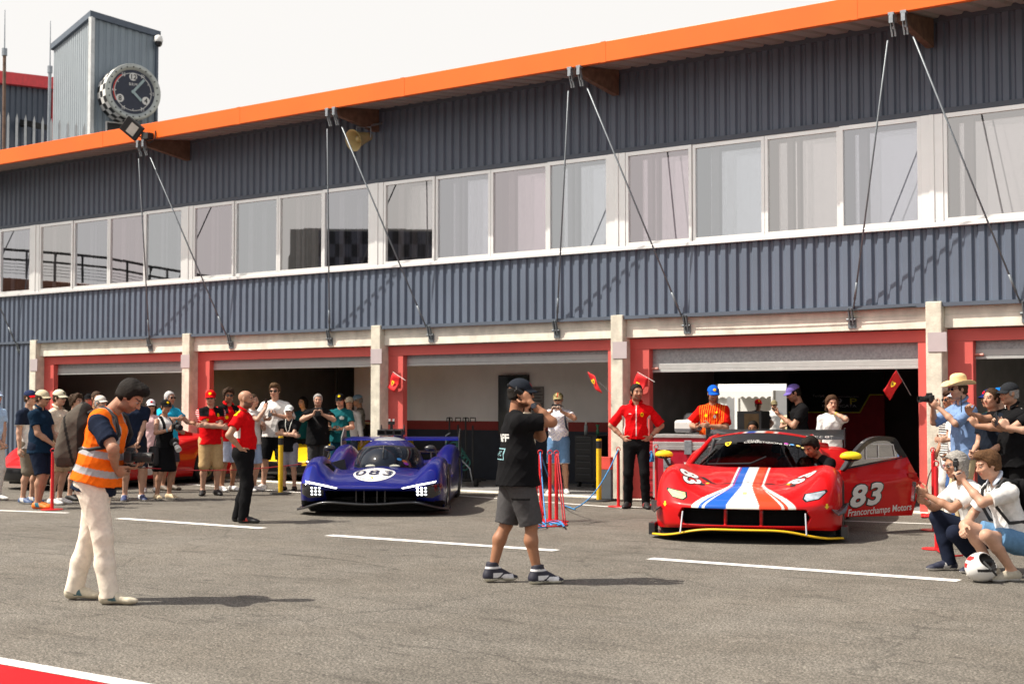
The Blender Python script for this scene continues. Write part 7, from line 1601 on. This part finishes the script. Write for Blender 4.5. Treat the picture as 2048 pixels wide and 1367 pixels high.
D = person('brown haired woman in white t-shirt covering her face with one hand', (1665, 1014), -5, 1.66, SKIN_L, female=True, h=.0075, head=(-6, 6), hands=[(-.005, .13, 1.50), (.22, .06, .84)], elbows=[(-1, .6, -.6), (.4, -1, 0)], grip=[.15, .3], palms=[(0, -1, 0), None], hand_end=[(.45, -.1, .75), None],
    top=('tee', WHT, dict(sleeve=.68)), bottom=('trousers', BLK), shoes=(BLK, BLK), hair=('bob', (.07, .035, .018)), extras=[band_at(None, 'yellow', 0, (.6, .5, .03))])
D = person('dark haired mechanic in black crouching behind the open red car door', (1655, 1058), -62, 1.75, SKIN_T, h=.0075, pelvis=.42, hip_back=.12, lean=30, feet=[(-.12, -.06, -10, 0), (.12, .02, 10, 0)], knees=[(-.4, 1, .2), (.4, 1, .2)], hands=[(-.10, .46, .66), (.08, .48, .66)], elbows=[(-.9, 0, -.5), (.9, 0, -.5)], head=(-10, 14), top=('tee', BLK, dict(sleeve=.66)), bottom=('trousers', BLK), shoes=(BLK, WHT), hair=('full', DKH), beard=((.02, .015, .01), .4))
D = person('person with dark hair crouching behind the red car rear wing', (1508, 1004), -20, 1.7, SKIN_T, h=.010, pelvis=.50, hip_back=.12, lean=12, feet=[(-.12, .0, -10), (.12, .05, 10)], knees=[(-.4, 1, .2), (.4, 1, .2)], top=('tee', BLK), bottom=('trousers', BLK), shoes=(BLK, BLK), hair=('short', DKH))
D = person('man in red cap and navy t-shirt with white lettering behind the garage', (1517, 940), 5, 1.62, SKIN_M, g=1.12, h=.011, hands=[(-.2, .1, 1.0), (.2, .05, .95)], elbows=[(-1, -.3, 0), (1, -.3, 0)], top=('tee', patches(NAVY, (WHT, blob(0, .37, .06, .018)))), bottom=('trousers', BLK), shoes=(BLK, BLK), hat=('cap', RED, dict(badge=YEL)), glasses=True, hair=('short', BRH))
D = person('man in khaki cap and white t-shirt outside the rear door', (1549, 929), 0, 1.60, SKIN_M, h=.012, top=('tee', WHT), bottom=('shorts', KHAKI), shoes=(WHT, WHT), hat=('cap', srgb(130, 120, 90), {}), glasses=True, hair=('short', BRH))
D = person('person in green cap and pale yellow shirt outside the rear door', (1582, 937), -12, 1.50, SKIN_L, h=.012, top=('polo', srgb(235, 222, 180), dict(collar=srgb(235, 222, 180))), bottom=('shorts', KHAKI), shoes=(WHT, WHT), hat=('cap', srgb(10, 120, 60), {}), glasses=True, hair=('short', BRH), **BELLY(1.2))

flor = lambda V, t, D: np.where((np.sin(V[:, 0:1]*95 + 3*np.sin(V[:, 2:3]*60)) + np.sin(V[:, 2:3]*110 + 2*np.sin(V[:, 0:1]*80)) > .75), np.array(srgb(190, 190, 215)), np.array(srgb(232, 230, 232)))
D = person('man in white floral polo, camouflage cap and denim shorts photographing with his phone', (1117, 987), -8, 1.72, SKIN_M, g=1.04, h=.007, feet=[(-.14, .0, -12), (.13, .03, 14)], head=(0, 4), **HOLD(1.44, .30, .085, (-1, .1, -.55)), top=('polo', flor, dict(collar=WHT, hem=.0)), bottom=('shorts', patches(DEN, ((.7,.7,.7), lambda x, y, z: (np.abs(z + .40) < .012))), .93, 1.05), shoes=(WHT, WHT), hair=('buzz', GRYH), hat=('cap', srgb(150, 140, 100), dict(camo=(srgb(90, 88, 55), srgb(190, 175, 130), (.5, .05, .03)))), glasses=True, beard=(srgb(190, 180, 170), .5),
    extras=[band_at(None, 'pink', 1, (.65, .08, .25)), band_at(None, 'watch_black', 0, (.02, .02, .02), 'watch')])
phone(D, 'phone held sideways by the man in white floral polo', (0, .33, 1.53), land=True, nrm=(0, 1, 0))
strap([D['T'](-.12, -.1, .50), D['T'](-.115, .0, .525), D['T'](-.125, .105, .42), D['T'](-.15, .11, .25), D['T'](-.17, -.02, .15)], .018, 'backpack_strap', mat('navy_strap', NAVY, .8), D['root'])
D = person('woman in cream button dress half hidden behind the crew man', (1052, 986), 35, 1.68, SKIN_L, female=True, h=.009, hands=[(-.05, .32, 1.34), (.10, .33, 1.36)], elbows=[(-.6, 0, -1), (.6, 0, -1)], grip=[.5, .5], top=('tank', CREAM, dict(hem=-.02)), bottom=('dress', CREAM, 1.1), shoes=(WHT, WHT), hair=('long', BRH))
phone(D, 'phone held up by the woman in cream dress', (.03, .35, 1.44), nrm=(0, 1, 0))
T = thing('handbag', 'small lilac handbag hanging from the woman in cream dress', 'handbag', pt(D, (.24, .10, .78)))
mb = MB(); mb.prism([(-.10, -.08), (.10, -.08), (.075, .07), (-.075, .07)], -.03, .03, frame((0, 0, 0), RGT, -FWD)); mb.build('bag', mat('lilac_leather', srgb(190, 150, 205), .5), T, bevel=.015); mb = MB(); mb.tube([(-.05*RGT.x, -.05*RGT.y, .07), (-.02, 0, .36), (.05*RGT.x, .05*RGT.y, .07)], .006); mb.build('strap', mat('lilac_leather', None), T)

# --- crowd on the left behind the rope
GL = 'crowd behind the rope on the left'
def crowd(label, at, face, H, **k): k.setdefault('h', .0085); k.setdefault('group', GL); k.setdefault('skin', SKIN_L); return person(label, at, face, H, **k)
D = crowd('man in red cap, red team shirt and khaki shorts with arms folded', (420, 990), 24, 1.755, g=1.08, belly=.1, feet=[(-.12, .02, -8), (.13, 0, 18)], head=(20, 6), **CROSS, top=('tee', TEAM, dict(sleeve=.66)), bottom=('shorts', KHAKI, 1.02, 1.1), shoes=(BLK, BLK), hat=('cap', RED, dict(badge=YEL)), hair=('short', BRH), glasses=True)
D = crowd('curly haired man in red team polo and pale shorts wearing sunglasses', (455, 982), 40, 1.80, skin=SKIN_T, head=(20, 5), hands=[(-.10, .22, 1.08), (.05, .24, 1.06)], elbows=[(-1, -.2, -.3), (1, -.2, -.3)], top=('polo', TEAM, dict(collar=RED)), bottom=('shorts', srgb(190, 202, 222)), shoes=(WHT, WHT), hair=('curly', BRH), glasses=True, beard=((.04, .025, .018), .4))
D = crowd('person in white shirt raising a phone behind the bald man', (503, 982), 62, 1.70, hands=[(-.1, .2, 1.2), (.02, .32, 1.50)], elbows=[(-.8, -.3, -.8), (.7, .1, -1)], grip=[.4, .6], hand_end=[None, (-.1, -.1, 1)], top=('tee', WHT), bottom=('shorts', srgb(160, 180, 210)), shoes=(WHT, WHT), hair=('short', BRH))
phone(D, 'phone raised beside the bald man face', side=1, nrm=(0, 1, 0))
D = crowd('tall man in white sweatshirt and black shorts wearing sunglasses', (549, 979), -4, 1.89, g=1.06, feet=[(-.13, 0, -8), (.20, .03, 22)], head=(0, 6), hands=[(-.10, .27, 1.24), (.10, .25, 1.17)], elbows=[(-.9, -.4, -.4), (.9, -.4, -.4)], grip=[.5, .5], palms=[(.6, 0, .8), (-.6, 0, .8)], top=('tee', WHT, dict(sleeve=.95, loose=1.12, hem=-.05)), bottom=('shorts', BLK, .98, 1.08), shoes=(WHT, WHT), hair=('full', (.10, .055, .025)), glasses=True, extras=[band_at(None, 'blue', 1, (.05, .25, .55))])
phone(D, 'small dark phone held low by the tall man in white sweatshirt', (0, .33, 1.27), nrm=(0, .7, .7))
D = crowd('boy in white cap and black t-shirt with folded arms and lanyard', (578, 981), -6, 1.50, g=.95, **CROSS, top=('tee', BLK, dict(hem=-.12)), bottom=('shorts', srgb(140, 140, 150), 1.0, 1.08), shoes=(BLK, BLK), hat=('cap', srgb(226, 232, 228), {}), hair=('short', BRH))
around_neck(D, .22, (.6, .6, .55))
D = crowd('stocky man in black t-shirt filming with a phone held in both hands', (635, 974), 8, 1.71, g=1.16, belly=.3, skin=SKIN_L, **HOLD(1.38, .34, .085, (-1, .1, -.6)), top=('tee', BLK, dict(hem=-.12, loose=1.1)), bottom=('shorts', (.05, .05, .052)), shoes=(BLK, BLK), hair=('short', GRYH), beard=((.2, .18, .16), .4), extras=[band_at(None, 'pink', 1, (.65, .08, .25)), band_at(None, 'watch_black', 0, (.02, .02, .02), 'watch')])
phone(D, 'phone held sideways by the stocky man in black t-shirt', (0, .38, 1.47), land=True, nrm=(0, 1, 0))
strap([D['T'](.16, -.02, .50), D['T'](.09, .14, .42), D['T'](-.03, .17, .25), D['T'](-.15, .13, .08)], .016, 'camera_strap', M['matte'], D['root'])
D = crowd('man in teal t-shirt with white print, black cap and sunglasses', (680, 972), -12, 1.71, g=1.1, belly=.2, head=(-5, 2), **BELLY(1.10), top=('tee', patches(srgb(22, 86, 92), (srgb(200, 215, 210), blob(-.07, .38, .045, .035))), dict(hem=-.08)), bottom=('trousers', srgb(20, 60, 80)), shoes=(WHT, WHT), hat=('cap', BLK, dict(badge=YEL)), hair=('short', BRH), glasses=True)
phone(D, 'phone held low by the man in teal t-shirt', (0, .33, 1.12), nrm=(0, .6, .8))
D = crowd('person in white long sleeved shirt and cream cap behind teal man', (698, 962), 5, 1.66, top=('long', WHT), bottom=('trousers', srgb(60, 70, 90)), shoes=(WHT, WHT), hat=('cap', CREAM, {}), hair=('short', BRH))
D = crowd('older man in pale blue cap and grey printed t-shirt beside the pillar', (718, 955), -78, 1.71, head=(0, 8), hands=[(-.1, .26, 1.15), (.1, .28, 1.12)], top=('tee', patches(srgb(150, 148, 140), (BLK, lambda x, y, z: np.sin(x*60)+np.sin(z*50) > 1.2))), bottom=('shorts', (.1, .1, .1)), shoes=(WHT, WHT), hat=('cap', srgb(140, 175, 205), {}), hair=('short', GRYH), glasses=True)
D = crowd('dark silhouetted person in teal shirt standing inside the second garage', (606, 956), -30, 1.66, h=.011, top=('tee', srgb(10, 60, 70)), bottom=('trousers', BLK), shoes=(BLK, BLK), hair=('bob', DKH))
D = crowd('tall man in navy polo and dark cap with hands clasped, pink wristband', (267, 1001), 22, 1.80, feet=[(-.13, 0, -8), (.14, .02, 12)], head=(8, 4), **CLASP, top=('polo', NAVY, dict(collar=NAVY, hem=-.08)), bottom=('shorts', (.02, .022, .03), .98, 1.08), shoes=((.04, .06, .16), WHT, WHT), hat=('cap', (.014, .018, .028), dict(badge=YEL)), hair=('short', BRH), glasses=True, extras=[band_at(None, 'pink', 1, (.65, .08, .25))])
D = crowd('woman in pale pink top and grey cap behind the navy polo man', (300, 984), 20, 1.60, female=True, top=('tee', srgb(225, 190, 190)), bottom=('dress', srgb(215, 180, 180), 1.0), shoes=(WHT, WHT), hat=('cap', srgb(200, 200, 205), dict(badge=RED)), hair=('long', BRH), glasses=True)
D = crowd('grey haired man in bright cyan polo with arm stretched out', (336, 980), 50, 1.75, skin=SKIN_M, hands=[(-.2, .45, 1.20), (.1, .40, 1.28)], elbows=[(-.8, 0, -1), (1, -.2, -.3)], grip=[.5, .5], top=('polo', srgb(40, 175, 215), dict(collar=srgb(40, 175, 215))), bottom=('shorts', (.05, .05, .06)), shoes=(srgb(100, 90, 80), srgb(90, 80, 70)), hair=('short', srgb(190, 190, 190)), glasses=True)
D = crowd('woman in black sleeveless overalls and black cap holding a camera with white lens', (328, 998), 48, 1.595, female=True, skin=SKIN_M, feet=[(-.13, 0, -8), (.15, .02, 14)], head=(10, 4), **HOLD(1.24, .27, .07, (-1, 0, -.7)), top=('tank', patches(WHT, (BLK, lambda x, y, z: (z < .28) | (np.abs(np.abs(x) - .09) < .025))), dict(hem=-.02)), bottom=('dress', BLK, 1.08, 1.12), shoes=(srgb(206, 186, 150), WHT), hat=('cap', BLK, dict(badge=YEL)), hair=('short', DKH), extras=[band_at(None, 'cyan', 1, (.08, .4, .55))])
camera(D, 'camera with long white lens held by the woman in black overalls', (0, .34, 1.30), (.1, 1, -.15), .12, .042); 
T = camera(D, 'second camera with grey white zoom lens hanging from the overalls woman', (-.02, .27, 1.02), (.1, .75, -.6), .17, .042, mat('lens_white', (.62, .61, .58), .4))
T = thing('shoulder_bag', 'black padded camera bag hanging beside the overalls woman', 'bag', pt(D, (.26, .05, .78))); mb = MB(); mb.lathe([(0, -.16), (.07, -.16), (.085, -.1), (.08, .1), (.06, .15), (0, .16)], 14); mb.build('pouch', M['matte'], T, smooth=True)
mb = MB(); q = pt(D, D['T'](.1, 0, .54)) - T.location; mb.tube([(0, 0, .14), tuple(q)], .010); mb.build('strap', M['matte'], T)
D = crowd('man in navy polo, navy shorts and beige cap with orange and blue trainers', (78, 1016), 78, 1.735, g=1.14, belly=.3, skin=SKIN_M, feet=[(-.10, -.03, -4), (.11, .06, 4)], head=(6, 6), hands=[(-.1, .25, .97), (.10, .26, .97)], elbows=[(-.8, -.8, 0), (.8, -.8, -.1)], top=('polo', srgb(22, 42, 62), dict(collar=srgb(22, 42, 62), hem=-.10)), bottom=('shorts', NAVY, .98, 1.1), shoes=(srgb(225, 120, 30), srgb(225, 90, 20), srgb(20, 110, 130)), hat=('cap', srgb(205, 192, 160), {}), hair=('short', BRH), glasses=True)
D = crowd('man in white t-shirt with navy back panel and navy cap, half hidden', (56, 1006), 66, 1.74, top=('tee', patches(WHT, (NAVY, lambda x, y, z: (z > .3) & (x > .05)))), bottom=('shorts', srgb(120, 112, 100), 1.05), shoes=((.05, .09, .2), WHT, WHT), hat=('cap', (.02, .03, .08), dict(brim=RED)), hair=('short', BRH))
D = crowd('man in cream polo, cream and olive cap and beige shorts', (113, 1008), 72, 1.745, skin=SKIN_L, head=(5, 4), hands=[(-.1, .22, 1.0), (.1, .25, 1.02)], top=('polo', srgb(228, 212, 188), dict(collar=srgb(228, 212, 188))), bottom=('shorts', srgb(176, 150, 118), 1.0, 1.08), shoes=(WHT, WHT), hat=('cap', srgb(212, 205, 180), dict(badge=srgb(110, 110, 70))), hair=('short', BRH), glasses=True)
D = crowd('brown haired man hidden behind the dark brown backpack', (148, 1000), 70, 1.68, top=('tee', srgb(170, 150, 130)), bottom=('shorts', srgb(120, 110, 100)), shoes=(BLK, BLK), hair=('curly', BRH))
D = crowd('short haired man with sunglasses behind the photographer shoulder', (190, 985), 40, 1.745, skin=SKIN_M, top=('tee', srgb(160, 120, 80)), bottom=('shorts', (.1, .1, .1)), shoes=(WHT, WHT), hair=('short', (.06, .035, .02)), glasses=True)
D = crowd('person in white cap half hidden behind the photographer shoulder', (197, 996), 60, 1.66, top=('tee', WHT), bottom=('shorts', KHAKI), shoes=(srgb(150, 145, 140), WHT), hat=('cap', srgb(215, 208, 196), {}), hair=('short', GRYH))
D = crowd('man in pale blue shirt and white trousers cut by the picture edge', (-14, 1000), 60, 1.76, top=('polo', srgb(176, 206, 236), dict(collar=srgb(176, 206, 236))), bottom=('trousers', WHT), shoes=(WHT, WHT), hat=('cap', srgb(190, 210, 235), {}), hair=('short', GRYH), **CLASP)
D = crowd('person in black cap standing inside the first garage', (176, 962), 10, 1.72, h=.011, top=('tee', NAVY), bottom=('trousers', BLK), shoes=(BLK, BLK), hat=('cap', BLK, {}), hair=('short', DKH))

# --- crowd on the right
GR = 'crowd on the right'
def rcrowd(label, at, face, H, **k): k['group'] = GR; k.setdefault('h', .007); k.setdefault('skin', SKIN_L); return person(label, at, face, H, **k)
BLU = srgb(118, 144, 184)
D = rcrowd('man in straw cowboy hat and blue shirt aiming a camera', (1932, 1060), -76, 1.85, h=.0065, head=(0, 2), lean=4, hands=[(-.09, .38, 1.42), (.08, .36, 1.44)], elbows=[(-.7, .1, -1), (.7, .1, -1)], grip=[.5, .55], palms=[(.7, 0, .5), (-.9, .2, 0)], hand_end=[(.25, .6, .6), (-.3, .5, .8)], top=('polo', BLU, dict(collar=BLU, sleeve=.98, hem=-.1, loose=1.1)), bottom=('trousers', srgb(206, 188, 150), 1.0), shoes=(srgb(120, 80, 50), BLK), hair=('short', (.05, .027, .014)), hat=('cowboy', srgb(232, 206, 158)), glasses=True, beard=((.12, .07, .05), .25))
camera(D, 'black and silver camera held by the man in cowboy hat', (0, .45, 1.53), (0, 1, -.05), .12, .035)
D = rcrowd('curly haired person in black and white striped shirt by the pillar', (1906, 1036), -70, 1.70, skin=SKIN_T, hands=[(-.1, .1, .9), (.15, .14, .92)], top=('tee', patches(WHT, (BLK, lambda x, y, z: np.sin(z*190) > .1)), dict(sleeve=.8)), bottom=('trousers', WHT), shoes=(WHT, WHT), hair=('curly', (.06, .03, .018)), glasses=True, extras=[band_at(None, 'green', 0, (.05, .4, .35))])
D = rcrowd('man in white t-shirt and white patterned cap behind the cowboy hat', (1922, 1047), -72, 1.735, skin=SKIN_L, hands=[(-.1, .25, 1.1), (.1, .25, 1.1)], top=('tee', WHT), bottom=('trousers', srgb(60, 90, 140)), shoes=(WHT, WHT), hat=('cap', srgb(225, 228, 240), dict(camo=(srgb(60, 80, 160), srgb(240, 240, 245), (.7, .7, .75)))), hair=('curly', BRH), glasses=True)
D = rcrowd('man in dark green shirt and navy cap photographing between others', (1986, 1052), -78, 1.72, skin=SKIN_M, hands=[(-.1, .42, 1.38), (.08, .42, 1.38)], elbows=[(-.7, 0, -1), (.7, 0, -1)], grip=[.55, .55], hand_end=[(.3, .3, 1), (-.3, .3, 1)], top=('tee', srgb(10, 62, 48)), bottom=('trousers', BLK), shoes=(BLK, BLK), hat=('cap', srgb(26, 38, 92), dict(badge=RED)), hair=('short', DKH))
phone(D, 'phone held sideways by the man in dark green shirt', (0, .44, 1.46), land=True, nrm=(0, 1, 0))
D = rcrowd('man in black polo and black cap holding a phone out in front', (2033, 1078), -80, 1.78, skin=SKIN_M, g=1.16, belly=.25, h=.0065, head=(0, 2), lean=3, hands=[(-.06, .50, 1.28), (.06, .52, 1.42)], elbows=[(-.7, 0, -1), (.7, .1, -1)], grip=[.5, .55], hand_end=[(.2, .5, .8), (-.2, .4, 1)], top=('polo', BLK, dict(collar=BLK, sleeve=.70, hem=-.1, loose=1.1)), bottom=('trousers', BLK), shoes=(BLK, BLK), hat=('cap', (.022, .024, .028), {}), hair=('buzz', GRYH), beard=((.3, .2, .15), .3))
phone(D, 'black phone held upright by the man in black polo', (.06, .62, 1.53), nrm=(.5, 1, 0), size=1.25)
D = rcrowd('person in white and navy trucker cap standing at the back right', (2022, 1040), -70, 1.80, top=('tee', WHT), bottom=('trousers', BLK), shoes=(BLK, BLK), hat=('cap', NAVY, dict(front=(.75, .74, .76))), hair=('short', BRH), h=.009)
D = rcrowd('person in bright blue cap standing at the back right', (2003, 1044), -75, 1.74, top=('tee', srgb(40, 50, 70)), bottom=('trousers', BLK), shoes=(BLK, BLK), hat=('cap', srgb(20, 110, 190), {}), hair=('short', BRH), h=.009)
D = rcrowd('person in white cap holding a phone at the right picture edge', (2086, 1092), -78, 1.80, skin=SKIN_L, hands=[(-.08, .44, 1.26), (.10, .46, 1.28)], elbows=[(-.7, 0, -1), (.7, 0, -1)], grip=[.5, .55], hand_end=[(.3, .5, .7), (-.3, .5, .8)], top=('tee', BLK), bottom=('trousers', srgb(30, 36, 50)), shoes=(BLK, BLK), hat=('cap', WHT, {}), hair=('short', BRH))
phone(D, 'phone held at the right picture edge', (.02, .52, 1.35), nrm=(.1, 1, .1), tilt=25)
D = rcrowd('person in dark blue overalls standing behind the crouching pair', (1990, 1075), -60, 1.72, top=('tee', srgb(24, 30, 40)), bottom=('trousers', srgb(22, 26, 34)), shoes=(BLK, BLK), hair=('short', BRH), hands=[(-.1, .25, 1.0), (.1, .25, 1.0)], h=.009)
SQ = dict(pelvis=.34, hip_back=.16, knees=[(-.25, 1, .35), (.25, 1, .35)])
D = rcrowd('grey haired person crouching in white t-shirt and navy trousers, phone held out', (1938, 1142), -78, 1.73, skin=SKIN_M, h=.0058, lean=24, feet=[(-.12, -.02, -8, .0), (.12, .17, 4)], head=(0, -8), hands=[(-.02, .43, .72), (.04, .42, .66)], elbows=[(-.6, -.2, -.8), (.7, -.2, -.8)], grip=[.5, .5], palms=[(.6, .3, .5), (-.8, .2, .4)], hand_end=[(.2, .8, .5), (-.2, .9, .3)],
    top=('tee', WHT, dict(sleeve=.72, hem=.01, loose=1.08)), bottom=('trousers', (.012, .016, .032), .8, 1.06), shoes=((.012, .016, .04), WHT, (.5, .5, .5)), hair=('bob', srgb(150, 146, 140)), glasses='clear', extras=[band_at(None, 'watch_black', 1, (.02, .02, .02), 'watch')], **SQ)
phone(D, 'black phone held out by the crouching grey haired person', (.0, .56, .76), nrm=(.15, 1, .1), size=1.15)
D = rcrowd('young man crouching in white polo and denim shorts with small camera', (2004, 1158), -80, 1.78, skin=SKIN_L, h=.0058, lean=22, feet=[(-.13, .0, -8), (.13, .06, 4)], head=(0, 2), hands=[(-.02, .36, .86), (.16, .26, .45)], elbows=[(-.7, -.2, -.8), (.8, -.3, -.2)], grip=[.65, .4], palms=[(.8, .2, 0), (-.6, 0, -.7)], hand_end=[(.1, .5, .8), None],
    top=('polo', patches(WHT, (NAVY, lambda x, y, z: (z > .545))), dict(collar=srgb(200, 210, 225), sleeve=.72, hem=.01, loose=1.08)), bottom=('shorts', srgb(96, 134, 170), .70, 1.05), shoes=(srgb(176, 168, 150), WHT), hair=('full', (.11, .055, .025)), **SQ)
T = thing('pocket_camera', 'small black gimbal camera held by crouching young man', 'camera', pt(D, D['tips'][0])); mb = MB(); mb.tube([(0, 0, -.07), (0, 0, .05)], .017); mb.build('grip', M['black'], T, smooth=True); mb = MB(); mb.box((-.022, -.022, .05), (.022, .022, .10)); mb.lathe([(.018, .10), (.02, .12), (0, .125)], 12); mb.build('head', M['black'], T, bevel=.006)
T = thing('backpack', 'black small backpack worn by crouching young man', 'backpack', pt(D, D['T'](0, -.2, .30)), D['root'].rotation_euler.z)
f = Field(); f.box((0, -.01, 0), rotx(-R(22)).T, (.13, .07, .19), .02, .05); V, F = f.mesh(.009); mk('bag', V, F, M['cloth'], T, True, np.array(BLK))
Ti = Matrix.LocRotScale(T.location, T.rotation_euler, (1, 1, 1)).inverted()
for sg in (-1, 1):
    pts = [Ti @ pt(D, p) for p in (D['T'](sg*.085, -.14, .49), D['T'](sg*.10, -.03, .57), D['T'](sg*.11, .09, .51), D['T'](sg*.13, .14, .38), D['T'](sg*.165, .10, .22), D['T'](sg*.18, -.05, .17), D['T'](sg*.14, -.15, .14))]
    mb = MB(); mb.tube(pts, .016, 6); mb.build('strap', M['matte'], T, smooth=True)
